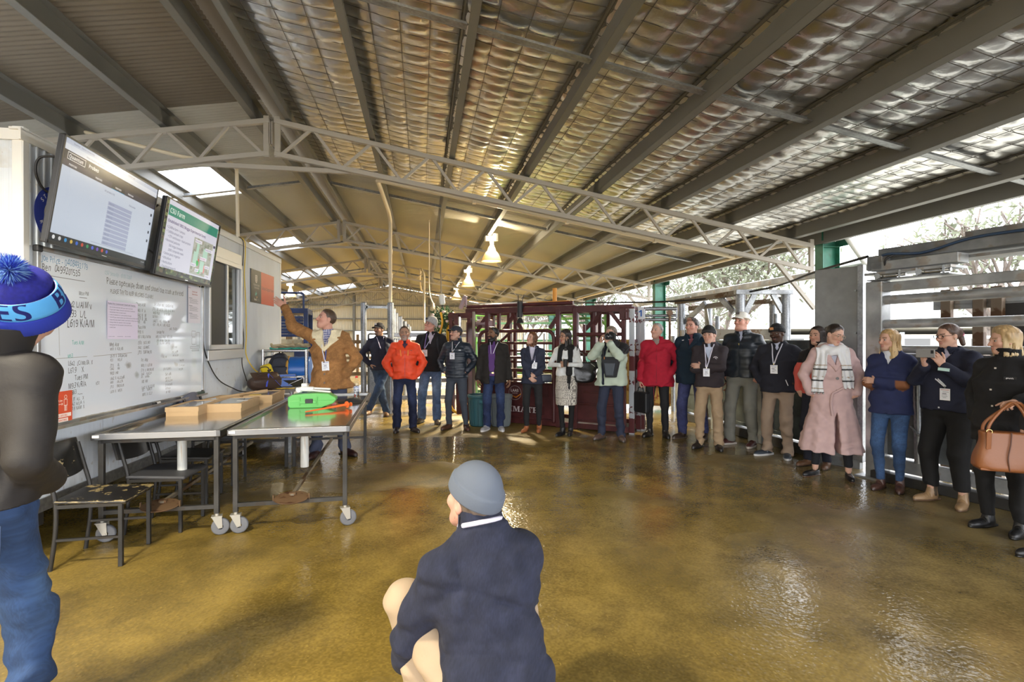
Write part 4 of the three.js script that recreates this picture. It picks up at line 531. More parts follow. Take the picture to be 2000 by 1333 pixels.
  mesh('bag_body', s2, LE, st); mesh('flap', bx(0.36, 0.015, 0.2, 0, 0.2, 0.06, 0.006, 0.5), LE, st); mesh('handle', tube([[-0.08, 0.23, 0], [-0.06, 0.31, 0], [0.04, 0.32, 0], [0.07, 0.24, 0]], 0.008, 20, 6), LE, st);
  mesh('lanyard_strap', [bar([0.02, 0.24, 0.1], [-0.02, 0.06, 0.135], 0.022, 0.004), bar([0.02, 0.24, 0.1], [0.16, 0.07, 0.14], 0.022, 0.004)], M([0.08, 0.12, 0.65], 0.5), st, 'bright blue strap');
  const yb = thing('yellow_adapter', 'yellow plug box at the end of the yellow cord', 'adapter', [-2.2, 1.08, -7.85], 0.5); mesh('housing', bx(0.15, 0.17, 0.1, 0, 0, 0, 0.03, 0.2, 0, 0.35), M([0.85, 0.66, 0.02], 0.45), yb); mesh('socket', bx(0.05, 0.03, 0.004, 0.02, 0.0, 0.052, 0.001, 0.2, 0, 0.35), BLACK, yb); mesh('tail', tube([[0, -0.05, 0.05], [0.06, -0.02, 0.08], [0.07, -0.14, 0.08], [0.02, -0.17, 0.06]], 0.006, 20, 6), BLACK, yb);
  const od = thing('orange_plug', 'orange power plug standing behind the satchel', 'plug', [-2.16, 0.815, -7.93], 0.2); mesh('body', [bx(0.07, 0.16, 0.06, 0, 0.08, 0, 0.015), bx(0.05, 0.04, 0.05, 0.03, 0.14, 0, 0.01)], M([0.8, 0.13, 0.02], 0.45), od); mesh('cord', tube([[0, 0.02, 0], [0.08, 0.03, 0.05], [0.14, 0.02, 0.1], [0.05, 0.015, 0.16], [-0.08, 0.02, 0.2]], 0.007, 30, 6), BLACK, od);
  tag(mesh('extension_lead', tube([[-2.1, 0.83, -7.82], [-2.02, 0.83, -7.68], [-1.92, 0.83, -7.72], [-1.84, 0.83, -7.66], [-1.8, 0.83, -7.74]], 0.007, 40, 6), M([0.85, 0.6, 0.04], 0.5)), 'loose yellow lead lying on the back bench', 'extension lead');
  const wb = thing('steel_basket', 'small steel wire basket on the end of the back bench', 'basket', [-1.9, 0.815, -8.12], 0.05); mesh('frame', [bent([[-0.16, 0, 0.1], [-0.16, 0.15, 0.1], [0.16, 0.15, 0.1], [0.16, 0, 0.1]], 0.012, 8, 0.03), bent([[-0.16, 0, -0.1], [-0.16, 0.15, -0.1], [0.16, 0.15, -0.1], [0.16, 0, -0.1]], 0.012, 8, 0.03), rod([-0.16, 0.14, 0.1], [-0.16, 0.14, -0.1], 0.01), rod([0.16, 0.14, 0.1], [0.16, 0.14, -0.1], 0.01), rod([-0.12, 0.01, 0.1], [0.14, 0.13, 0.1], 0.008)], TB, wb); mesh('lining', bx(0.3, 0.1, 0.18, 0, 0.055, 0), M([0.05, 0.045, 0.03], 0.9), wb);
}
// ---------------------------------------------------------------- cattle handling gear
const MAR = M([0.115, 0.028, 0.03], 0.42, 0.1, { map: dirtMap, bumpMap: grit, bumpScale: 0.0004 });
const CHIPPED = M([1, 1, 1], 0.45, 0.3, { map: tex(256, 512, (u, v) => { const n = pfbm(u, v, 6, 17, 5) + 0.35 * smooth(0.5, 0.2, v) - 0.1; return n > 0.12 ? [0.36, 0.16, 0.17] : [0.70, 0.72, 0.74]; }) });
const PIPEG = M([0.42, 0.44, 0.46], 0.4, 0.65, { map: galvMap });
{
  const t = thing('cattle_crush', 'maroon steel cattle crush with barred gates and sheeted lower panels', 'cattle crush', [0.75, 0, -9.88], -0.679), D = 0.85;
  const post = (x, y0, y1, z = 0, w = 0.075, m = MAR) => mesh('post', bar([x, y0, z], [x, y1, z], w, w, 0.006), m, t);
  const rail = (x0, x1, y, z = 0, h = 0.08, d = 0.06) => mesh('rail', bx(x1 - x0, h, d, (x0 + x1) / 2, y, z, 0.006), MAR, t);
  const pipe = (a, b, r = 0.03) => mesh('bar', rod(a, b, r, 12), MAR, t);
  for (const z of [0, -D]) { rail(0.1, 2.34, 2.06, z, 0.1); rail(2.28, 3.32, 2.04, z, 0.11); rail(0.15, 3.32, 0.06, z, 0.09); }
  pipe([0.12, 2.15, 0.0], [2.3, 2.15, 0.0], 0.035);
  for (const x of [0.18, 2.3, 3.18]) mesh('cross_rail', bx(0.07, 0.08, D, x, 2.05, -D / 2), MAR, t);
  for (const z of [0, -D]) for (const x of [0.18, 0.58, 2.02, 2.34]) post(x, 0, 2.06, z);
  for (const x of [0.68, 0.9, 1.05]) post(x, 1.68, 2.04, -0.25, 0.06); for (const x of [0.74, 2.5, 2.66]) post(x, 0.1, 2.02, -D + 0.06, 0.06);
  for (const [a, b] of [[[0.34, 1.68, 0], [0.58, 1.98, 0]], [[0.8, 1.68, -0.2], [1.05, 2.0, -0.2]], [[1.85, 1.72, -0.03], [2.05, 2.0, -0.03]], [[2.36, 1.7, -0.4], [2.62, 1.95, -0.4]], [[2.78, 1.98, 0], [2.66, 1.78, -0.05]], [[2.95, 1.99, 0.0], [3.16, 1.72, 0.0]], [[1.2, 1.7, -0.2], [1.02, 1.98, -0.2]]]) mesh('brace', bar(a, b, 0.05, 0.06), MAR, t);
  // slam gate with rounded top corners
  mesh('gate_frame', bent([[0.42, 0.72, 0.03], [0.42, 1.68, 0.03], [1.95, 1.68, 0.03], [1.95, 0.1, 0.03]], 0.033, 10, 0.16), MAR, t);
  for (const y of [1.46, 1.2, 0.98, 0.80]) pipe([0.42, y, 0.03], [1.95, y, 0.03], 0.024);
  mesh('gate_bend', bent([[0.82, 1.2, 0.035], [0.82, 1.44, 0.035], [1.1, 1.66, 0.035]], 0.026, 8, 0.1), MAR, t);
  for (const y of [1.3, 1.08, 0.9]) pipe([0.2, y, -D], [2.3, y, -D], 0.024);
  mesh('sheet_panel', [bx(1.5, 0.6, 0.012, 1.19, 0.42, 0.02), bx(1.5, 0.04, 0.035, 1.19, 0.74, 0.03, 0.006), bx(1.5, 0.04, 0.03, 1.19, 0.115, 0.03, 0.006)], MAR, t, 'dented maroon sheet');
  mesh('handle', bar([1.83, 0.52, 0.04], [1.83, 0.68, 0.04], 0.016, 0.02), MAR, t);
  mesh('emblem', new THREE.CircleGeometry(0.135, 32).translate(1.18, 0.56, 0.028), M('#ffffff', 0.4, 0, { map: canvasTex(256, 256, (x) => { x.fillStyle = '#4a2022'; x.fillRect(0, 0, 256, 256); x.strokeStyle = '#c9c2c2'; x.lineWidth = 5; x.beginPath(); x.arc(128, 128, 120, 0, 7); x.stroke(); x.fillStyle = '#d8d2d2'; x.font = 'bold 66px sans-serif'; x.fillText('LAAS', 42, 110); x.font = '26px sans-serif'; x.fillText('Australia', 74, 142); x.strokeStyle = '#e08a1c'; x.lineWidth = 15; x.beginPath(); x.moveTo(14, 160); x.lineTo(150, 205); x.lineTo(244, 140); x.stroke(); }) }), t, 'round maker emblem with an orange tick');
  mesh('lettering', panelGeo(1.1, 0.15).translate(1.22, 0.27, 0.028), M('#ffffff', 0.4, 0, { map: canvasTex(1024, 140, (x) => { x.fillStyle = '#43191b'; x.fillRect(0, 0, 1024, 140); x.fillStyle = '#cfc9c9'; x.font = 'bold 130px serif'; x.save(); x.scale(1.22, 1); x.fillText('ULTIMATE', 30, 116); x.restore(); }) }), t, 'white block lettering');
  // right section
  pipe([2.36, 1.61, 0], [3.2, 1.61, 0], 0.032); pipe([2.36, 1.27, 0], [3.2, 1.27, 0], 0.028); pipe([2.36, 0.95, 0], [3.2, 0.95, 0], 0.024); pipe([2.36, 0.86, -0.05], [3.2, 0.86, -0.05], 0.022);
  mesh('gate_bend', bent([[2.82, 0.82, 0.01], [2.82, 1.45, 0.01], [3.05, 1.6, 0.01]], 0.027, 8, 0.12), MAR, t); post(2.5, 0.8, 1.78, 0, 0.045); post(2.66, 0.8, 2.0, -0.06, 0.05); post(3.18, 0, 2.04, 0, 0.07);
  mesh('sheet_panel', [bx(0.9, 0.62, 0.012, 2.76, 0.46, 0.0), bx(0.9, 0.05, 0.03, 2.76, 0.78, 0.01, 0.008), bx(0.86, 0.035, 0.03, 2.76, 0.44, 0.012, 0.008), bx(0.6, 0.03, 0.03, 2.78, 0.64, 0.012, 0.008), bx(0.9, 0.04, 0.03, 2.76, 0.15, 0.01)], MAR, t, 'ribbed maroon sheet');
  for (const z of [0.02, -0.36]) mesh('worn_post', bx(0.085, 2.05, 0.05, 3.32, 1.02, z, 0.006), CHIPPED, t, 'worn slide post with flaking maroon paint');
  for (const y of [2.02, 1.96, 1.9, 1.82]) mesh('slide_bar', bx(0.05, 0.035, 0.7, 3.3, y, -0.36), MAR, t);
  for (const y of [1.5, 0.85, 0.3]) mesh('slide_bar', bx(0.03, 0.05, 0.6, 3.3, y, -0.36), MAR, t);
  mesh('end_sheet', bx(0.015, 1.1, 0.5, 3.28, 0.75, -0.4), MAR, t); mesh('latch_block', [bx(0.16, 0.2, 0.08, 3.2, 1.94, 0.03, 0.01), rod([3.24, 1.86, 0.08], [3.24, 2.02, 0.08], 0.02), bx(0.1, 0.03, 0.05, 3.24, 1.98, 0.08)], MAR, t);
  mesh('number_plate', bx(0.1, 0.2, 0.006, 3.37, 1.96, -0.33), M([0.75, 0.77, 0.8], 0.4), t, 'pale plate carrying a blue 1');
  mesh('number', panelGeo(0.1, 0.18).translate(3.37, 1.96, -0.326), M('#ffffff', 0.4, 0, { map: canvasTex(100, 180, (x) => { x.fillStyle = '#dfe3e8'; x.fillRect(0, 0, 100, 180); x.fillStyle = '#1d5fb8'; x.font = 'bold 150px sans-serif'; x.fillText('1', 8, 145); }) }), t);
  mesh('end_post', bx(0.05, 2.06, 0.06, 3.4, 1.03, -0.37), CHIPPED, t);
  // left end: head bail arms, hydraulic rams, hoses
  mesh('head_bail', [bar([0.02, 0.1, 0.1], [-0.04, 2.0, 0.1], 0.1, 0.09, 0.01), bar([-0.16, 0.1, 0.1], [-0.2, 2.05, 0.05], 0.09, 0.08, 0.01), bar([-0.25, 1.98, 0.05], [0.3, 1.98, 0.05], 0.1, 0.1), bx(0.22, 0.12, 0.1, -0.04, 1.62, 0.14, 0.01), bar([-0.3, 2.0, 0.0], [-0.06, 1.75, 0.1], 0.07, 0.08)], MAR, t, 'head bail arms');
  mesh('ram', [rod([0.06, 1.5, 0.16], [0.06, 1.95, 0.16], 0.03, 14), rod([0.06, 1.2, 0.16], [0.06, 1.55, 0.16], 0.017, 10)], CHROME, t, 'silver hydraulic ram');
  mesh('blue_hose', [tube([[0.08, 1.6, 0.2], [0.09, 1.2, 0.21], [0.12, 0.8, 0.2], [0.14, 0.5, 0.2]], 0.028, 24, 10)], M([0.01, 0.2, 0.55], 0.4), t, 'bright blue hose');
  mesh('hose_end', rod([0.14, 0.5, 0.2], [0.145, 0.38, 0.2], 0.016), CHROME, t); mesh('silver_post', bx(0.05, 1.7, 0.05, 0.33, 1.2, 0.08, 0.006), M([0.35, 0.31, 0.26], 0.4, 0.7), t, 'bare steel guide post'); mesh('guard', bx(0.03, 1.5, 0.14, 0.22, 1.1, 0.08), MAR, t);
  mesh('yellow_hose', [tube([[-0.2, 1.95, 0.0], [-0.3, 2.05, -0.1], [-0.36, 1.8, -0.05], [-0.3, 1.5, 0.05]], 0.03, 20, 8), tube([[-0.1, 0.75, 0.15], [-0.16, 0.5, 0.2], [-0.1, 0.2, 0.18], [0.0, 0.1, 0.1]], 0.025, 20, 8)], M([0.75, 0.42, 0.02], 0.45), t, 'yellow hose');
  mesh('lever', [bar([-0.02, 2.12, 0.02], [0.1, 2.36, 0.02], 0.05, 0.07), bar([0.1, 2.36, 0.02], [0.12, 2.14, 0.02], 0.03, 0.03)], M([0.42, 0.32, 0.34], 0.5, 0.3), t, 'grey lever arm'); mesh('valve_block', [bx(0.3, 0.16, 0.14, 0.45, 1.82, -0.1, 0.02), rod([0.3, 1.82, -0.02], [0.62, 1.82, -0.02], 0.05, 14)], M([0.3, 0.22, 0.24], 0.5, 0.3), t);
  mesh('work_lamp', [rod([1.3, 2.2, 0.06], [1.3, 1.92, 0.06], 0.05, 14), lathe([[0, 0.1], [0.04, 0.08], [0.07, 0], [0.06, 0]], 16).translate(1.3, 1.82, 0.06), bar([1.27, 2.2, 0.06], [1.25, 2.32, 0.04], 0.012, 0.012), bar([1.34, 2.2, 0.06], [1.37, 2.33, 0.04], 0.012, 0.012), bx(0.05, 0.05, 0.1, 1.33, 2.1, 0.02)], BLACK, t, 'black clamp lamp');
  mesh('orange_stanchion', [rod([1.82, 2.1, -0.3], [1.82, 2.45, -0.3], 0.04, 12), bar([1.4, 2.19, -0.06], [2.2, 2.19, -0.06], 0.03, 0.02)], M([0.7, 0.3, 0.03], 0.5), t, 'orange stanchion');
  mesh('white_strip', bx(0.5, 0.02, 0.01, 1.15, 2.19, 0.03), WHITEP, t);
  mesh('floor_grate', [bx(3.2, 0.03, 0.8, 1.7, 0.02, -0.42)], DARKSTEEL, t);
}
// green crush and gates beyond
const GRN = M([0.06, 0.17, 0.035], 0.45, 0.1, { map: dirtMap }), GRND = M([0.02, 0.085, 0.05], 0.45, 0.1, { map: dirtMap });
function gateFrame(name, label, cat, p, turn, w, h, bars, verts, m, extra) {
  const t = thing(name, label, cat, p, turn);
  for (const x of [0, w]) mesh('post', bar([x, 0, 0], [x, h, 0], 0.09, 0.09, 0.008), m, t);
  mesh('top_rail', bx(w, 0.1, 0.08, w / 2, h, 0, 0.008), m, t);
  for (const y of bars) mesh('rail', bx(w, 0.055, 0.045, w / 2, y, 0.01, 0.006), m, t);
  for (const x of verts) mesh('bar', rod([x, 0.2, 0.02], [x, h - 0.45, 0.02], 0.026, 8), extra ?? m, t);
  mesh('brace', [bar([w - 0.3, h - 0.05, 0], [w, h - 0.38, 0], 0.05, 0.05)], m, t); mesh('bottom_rail', bx(w, 0.08, 0.06, w / 2, 0.15, 0), m, t);
  return t;
}
gateFrame('green_gate', 'nearer green steel race gate seen through the maroon crush', 'gate', [1.25, 0, -12.2], -0.5, 2.4, 2.12, [1.75, 1.45, 1.1, 0.75, 0.45], [0.5, 0.72, 0.95, 1.2, 1.45, 1.7], GRN, PIPEG);
gateFrame('green_gate', 'farther dark green steel gate behind the lighter green one', 'gate', [1.3, 0, -13.6], -0.35, 3.2, 2.2, [1.95, 1.5, 1.15, 0.8, 0.5], [0.4, 0.8, 1.2, 1.6, 2.0, 2.4, 2.8], GRND, PIPEG);
gateFrame('green_gate', 'green steel frame at the right, behind the woman in the patterned skirt', 'gate', [3.1, 0, -11.4], -0.6, 1.1, 2.2, [2.0, 1.6, 1.0, 0.6], [], GRN);
// galvanised race: two big posts with a cross bar, then a receding line
{
  const t = thing('galvanised_race', 'galvanised steel race with two tall round posts and a sheeted gate', 'race', [0, 0, 0]);
  const post = (x, z, h, r = 0.06) => mesh('post', [rod([x, 0, z], [x, h, z], r, 16), lathe([[0, 0.02], [r * 0.6, 0.015], [r, 0]], 16).translate(x, h, z)], PIPEG, t);
  post(-1.19, -10.9, 2.28, 0.06); post(-0.645, -10.83, 2.28, 0.065);
  mesh('cross_bar', [bx(0.5, 0.05, 0.06, -0.92, 2.19, -10.87), bx(0.03, 0.09, 0.08, -1.12, 2.19, -10.88), bx(0.03, 0.09, 0.08, -0.71, 2.19, -10.85)], GALV, t);
  for (let k = 0; k < 7; k++) { post(-0.66 - 0.004 * k, -12.2 - k * 1.35, 2.24 - 0.035 * (k % 3), 0.055); if (k % 2) post(-0.45, -12.4 - k * 1.35, 2.0, 0.05); }
  for (const y of [1.6, 1.2, 0.8, 0.45]) mesh('rail', bar([-0.6, y, -10.9], [-0.68, y, -21], 0.04, 0.1), GALV, t);
  for (const y of [1.62, 1.1, 0.66, 0.3]) mesh('rail', bx(1.9, 0.09, 0.06, 0.36, y, -11.0, 0.01), GALV, t);
}
{
  const t = thing('sheeted_gate', 'galvanised sheeted gate hung between the two tall posts', 'gate', [-1.1, 0, -10.95], -0.05);
  mesh('frame', [bent([[0, 0.2, 0], [0, 1.64, 0], [0.42, 1.64, 0], [0.42, 0.2, 0], [0, 0.2, 0]], 0.022, 8, 0.04), rod([0, 1.42, 0], [0.42, 1.42, 0], 0.016), rod([0.02, 1.05, 0], [0.42, 1.05, 0], 0.016)], GALVD, t); mesh('sheet', bx(0.38, 0.82, 0.006, 0.21, 0.62, 0), PIPEG, t); mesh('latch', bx(0.05, 0.12, 0.04, 0.4, 1.7, 0.02), BLACK, t);
}
// timber rail yards far back on the left
for (const [i, z, x0, x1] of [[0, -17.5, -4.2, -1.3], [1, -22.5, -5.5, 0.2]]) {
  const t = thing('rail_fence', ['brown timber rail fence across the sandy pen behind the presenter', 'farther timber rail fence at the back of the sandy pen'][i], 'fence', [0, 0, z]), TM = M([0.3, 0.2, 0.11], 0.8, 0, { map: dirtMap });
  for (let x = x0; x <= x1; x += 1.4) mesh('post', rod([x, 0, 0], [x, 1.75, 0], 0.07, 10), TM, t);
  for (const y of [0.4, 0.75, 1.1, 1.45]) mesh('rail', bx(x1 - x0, 0.12, 0.045, (x0 + x1) / 2, y, 0.08, 0.006), TM, t);
}
{ // blue handling machine beyond the cabin corner
  const t = thing('blue_machine', 'navy blue steel machine with a shutter and cream panel beyond the cabin', 'machine', [-4.15, 0, -12.6], 0.1), B = M([0.02, 0.045, 0.16], 0.45, 0.1, { map: dirtMap });
  for (const x of [0, 1.45]) for (const z of [0, -1]) mesh('post', bar([x, 0, z], [x, 2.2, z], 0.1, 0.1, 0.01), B, t);
  for (let k = 0; k < 7; k++) mesh('slat', bx(1.35, 0.065, 0.03, 0.72, 1.62 + k * 0.07, 0.02, 0.012), B, t);
  mesh('panel', bx(1.3, 0.58, 0.03, 0.72, 1.24, 0.01), M([0.55, 0.5, 0.36], 0.6, 0, { map: dirtMap }), t, 'cream ply panel'); mesh('lower_panel', bx(1.36, 0.8, 0.04, 0.72, 0.45, 0), B, t); mesh('top_beam', bx(1.55, 0.12, 1.1, 0.72, 2.2, -0.5, 0.01), B, t);
  mesh('top_handle', bent([[0.85, 2.2, 0], [0.85, 2.62, 0], [1.4, 2.62, 0], [1.4, 2.2, 0]], 0.025, 8, 0.08), B, t); mesh('control_box', [bx(0.26, 0.5, 0.2, 1.35, 1.15, 0.15, 0.02), bx(0.14, 0.12, 0.02, 1.38, 1.2, 0.26)], B, t);
  mesh('stack_light', [rod([0.25, 2.2, 0], [0.25, 2.75, 0], 0.05, 12), rod([0.25, 2.75, 0], [0.25, 2.86, 0], 0.055, 12)], BLACK, t);
  const h = tag(mesh('rope_bundle', [0, 1, 2, 3].map((k) => tube(Array.from({ length: 10 }, (_, i) => [-2.28 + 0.06 * i + 0.02 * noise(i, k, 1), 1.41 + 0.025 * (k % 2) + 0.02 * noise(i * 1.7, k, 4), -8.45 + 0.05 * k + 0.04 * noise(i, k * 3, 9)]), 0.02, 40, 6)), M([0.6, 0.5, 0.32], 0.9)), 'tan and teal rope bundle lying on top of the tube rack', 'rope');
  mesh('teal_rope', tube(Array.from({ length: 10 }, (_, i) => [-2.26 + 0.06 * i, 1.385 + 0.012 * noise(i, 2, 1), -8.2 + 0.03 * noise(i, 5, 5)]), 0.016, 40, 6), M([0.05, 0.4, 0.32], 0.8), h);
}
// bins beside the crush
function bin(label, x, z, turn, color) {
  const t = thing('rubbish_bin', label, 'bin', [x, 0, z], turn), m = M(color, 0.5, 0, { side: THREE.DoubleSide }), prof = [[0, 0.01], [0.15, 0.0], [0.16, 0.02], [0.19, 0.5], [0.205, 0.5], [0.21, 0.52], [0.208, 0.55], [0.195, 0.555], [0.185, 0.5]];
  mesh('body', lathe(prof, 30), m, t); mesh('handle', [bx(0.12, 0.06, 0.03, 0, 0.44, 0.195, 0.012)], M(color.map((c) => c * 1.6), 0.5), t, 'paler moulded grip');
  mesh('ribs', Array.from({ length: 14 }, (_, k) => { const a = k / 14 * Math.PI * 2 + 0.2; return rod([Math.cos(a) * 0.164, 0.03, Math.sin(a) * 0.164], [Math.cos(a) * 0.19, 0.46, Math.sin(a) * 0.19], 0.007, 6); }), m, t).userData.kind = 'stuff';
}
bin('dark teal ribbed plastic bin beside the man in the puffer jacket', 0.99, -9.03, 0.2, [0.025, 0.1, 0.12]);
bin('pale grey ribbed plastic bin behind the man in the dark brown coat', 1.36, -8.92, -0.1, [0.2, 0.23, 0.24]);
// pendant cords
{
  const a = thing('hanging_cable', 'cream cable with a plug hanging left of the maroon crush', 'cable', [0.15, 0, -11.6]); mesh('cord', tube([[0, 4.2, 0], [0.0, 3.2, 0.02], [0.02, 2.5, 0], [0.08, 2.35, 0]], 0.012, 30, 6), CREAMPVC, a); mesh('plug', lathe([[0, 0.14], [0.02, 0.13], [0.035, 0.05], [0.03, 0], [0, 0]], 14).translate(0.09, 2.21, 0), CREAMPVC, a);
  const b = thing('pendant_switch', 'white pendant switch box hanging on a dark cord above the grey beanie man', 'switch', [0.37, 0, -10.4]); mesh('cord', tube([[-0.02, 4.25, 0], [-0.02, 3.4, 0], [0, 2.7, 0.01], [0.0, 2.45, 0]], 0.013, 30, 6), M([0.28, 0.25, 0.2], 0.7), b); mesh('switch_box', bx(0.11, 0.22, 0.08, 0.02, 2.33, 0, 0.03, 0, 0, 0.12), WHITEP, b); mesh('tail', rod([0.03, 2.22, 0], [0.04, 2.12, 0], 0.02), BLACK, b); mesh('bauble', new THREE.SphereGeometry(0.035, 14, 10).translate(0.06, 2.08, 0), M([0.75, 0.5, 0.5], 0.4), b);
}
// PVC water pipe: along the eave, across under the truss, down to the race
tag(mesh('water_pipe', [bent([[5.92, 3.12, -9.0], [-0.76, 4.25, -9.0], [-0.74, 4.24, -9.4], [-0.67, 4.12, -10.7], [-0.655, 4.0, -10.92], [-0.655, 2.28, -10.92]], 0.038, 10, 0.1), ...[4.3, 2.6, 0.9].map((x) => bx(0.06, 0.1, 0.1, x, 3.12 + (5.92 - x) * 0.169, -9.0)), ...[3.3, 2.8].map((y) => rod([-0.655, y, -10.92], [-0.655, y + 0.1, -10.92], 0.045, 12))], CREAMPVC), 'cream water pipe crossing under the roof sheets and dropping to the race', 'pipe');
tag(mesh('water_pipe', [bent([[6.3, 3.08, -7.5], [5.97, 3.12, -7.75], [5.97, 3.12, -30.8]], 0.04, 10, 0.15), ...Array.from({ length: 14 }, (_, k) => rod([5.97, 3.12, -8.6 - k * 1.5], [5.97, 3.22, -8.6 - k * 1.5], 0.01, 6))], CREAMPVC), 'long cream water pipe running below the roof along the open side', 'pipe');
tag(mesh('water_pipe', [bent([[0.06, 2.1, -17.4], [0.06, 3.7, -17.4], [-0.05, 3.95, -17.6], [-0.1, 4.0, -21.5], [-0.05, 3.6, -22], [4.5, 2.75, -22]], 0.035, 8, 0.1)], CREAMPVC), 'distant cream water pipe dropping beside the far race posts', 'pipe');
// leafy tangle with baubles on the rail behind the grey beanie
const LEAF = (() => { const g = new THREE.BufferGeometry(), p = []; const s = new THREE.Shape(); s.moveTo(0, 0); s.quadraticCurveTo(0.3, 0.4, 0, 1); s.quadraticCurveTo(-0.3, 0.4, 0, 0); const q = new THREE.ShapeGeometry(s, 3); const a = q.attributes.position; for (let i = 0; i < a.count; i++) a.setZ(i, 0.12 * a.getX(i) * a.getX(i) * 4 + 0.1 * a.getY(i) * a.getY(i)); q.computeVertexNormals(); return q; })();
function leaves(name, parent, n, seed, place, size, tint, material) {
  const r = rng(seed), m = new THREE.InstancedMesh(LEAF, material, n), mt = new THREE.Matrix4(), q = new THREE.Quaternion(), c = new THREE.Color();
  for (let i = 0; i < n; i++) { const p = place(r, i), s = size * (0.6 + 0.8 * r()); q.setFromEuler(new THREE.Euler(r() * 6.3, r() * 6.3, r() * 6.3)); m.setMatrixAt(i, mt.compose(p, q, V(s, s, s))); const k = tint(r); m.setColorAt(i, c.setRGB(...k)); }
  m.name = name; m.userData.kind = 'stuff'; m.castShadow = m.receiveShadow = true; parent.add(m); return m;
}
const LEAFM = MP([1, 1, 1], 0.7, 0, { transmission: 0.35, thickness: 0, side: THREE.DoubleSide });
{
  const t = thing('artificial_garland', 'bushy green garland with pale baubles and yellow straps behind the grey beanie man', 'garland', [0.35, 1.9, -10.2]);
  mesh('stem', [tube([[-0.25, -0.2, 0], [-0.1, 0.05, 0.02], [0.1, 0.0, 0], [0.25, 0.2, 0]], 0.025, 20, 6), tube([[0, -0.3, 0], [0.05, 0, 0], [0.0, 0.22, 0]], 0.02, 12, 6)], M([0.05, 0.06, 0.03], 0.9), t);
  leaves('foliage', t, 700, 31, (r) => { const a = r() * 6.28, b = Math.acos(2 * r() - 1), k = 0.6 + 0.4 * r(); return V(0.3 * k * Math.sin(b) * Math.cos(a) + 0.05, 0.24 * k * Math.cos(b) + 0.05 * Math.sin(a * 2), 0.2 * k * Math.sin(b) * Math.sin(a)); }, 0.09, (r) => { const v = 0.5 + r(); return [0.05 * v, 0.13 * v, 0.05 * v]; }, LEAFM);
  for (const [x, y] of [[-0.15, 0.1], [0.05, 0.16], [0.12, -0.02], [-0.02, -0.12]]) mesh('bauble', new THREE.SphereGeometry(0.03, 12, 8).translate(x, y, 0.2), M([0.8, 0.6, 0.58], 0.35), t, 'pale pink bauble');
  for (const x of [0.0, 0.26]) mesh('strap', tube([[x, 0.15, 0.2], [x + 0.03, -0.05, 0.22], [x - 0.03, -0.3, 0.2]], 0.022, 16, 6), M([0.8, 0.4, 0.02], 0.5), t, 'yellow strap');
}
// yellow sheeted gate and rails to the right of the crush
{
  const t = thing('yellow_gate', 'mustard yellow sheeted gate behind the man in the red coat', 'gate', [4.2, 0, -10.95], -0.62), Y = M([0.50, 0.37, 0.12], 0.5, 0, { map: rustMap });
  mesh('sheet', [bx(1.25, 1.4, 0.01, 0.63, 0.8, 0)], Y, t); mesh('frame', [bx(1.27, 0.06, 0.05, 0.63, 1.5, 0, 0.01), bx(1.27, 0.06, 0.05, 0.63, 0.12, 0, 0.01), bx(0.05, 1.42, 0.05, 0.0, 0.81, 0, 0.01), bx(0.05, 1.42, 0.05, 1.26, 0.81, 0, 0.01), bx(1.27, 0.04, 0.03, 0.63, 0.5, 0.01)], Y, t); mesh('post', rod([1.33, 0, 0.03], [1.33, 1.6, 0.03], 0.045, 14), PIPEG, t); mesh('bolt', bx(0.07, 0.05, 0.05, 1.2, 0.62, 0.04, 0.01), DARKSTEEL, t);
  const r = thing('slide_rail', 'galvanised slide rail and pulley above the yellow gate', 'rail', [3.75, 0, -8.45], -0.35);
  for (const [y, k] of [[2.06, 0.035], [1.94, 0.025], [1.87, 0.03]]) mesh('rail', rod([0, y, 0], [0.62, y, 0], k, 10), PIPEG, r); mesh('end_bar', bar([0.62, 1.9, 0], [0.62, 2.08, 0], 0.03, 0.03), PIPEG, r); mesh('pulley', [rod([0.5, 1.98, 0.04], [0.5, 1.98, 0.1], 0.05, 16), rod([0.5, 0.9, 0.06], [0.5, 1.98, 0.06], 0.022, 10)], M([0.3, 0.2, 0.14], 0.6, 0.4, { map: rustMap }), r);
  mesh('slide_post', bx(0.06, 2.1, 0.06, 0.0, 1.05, 0, 0.008), PIPEG, r);
}
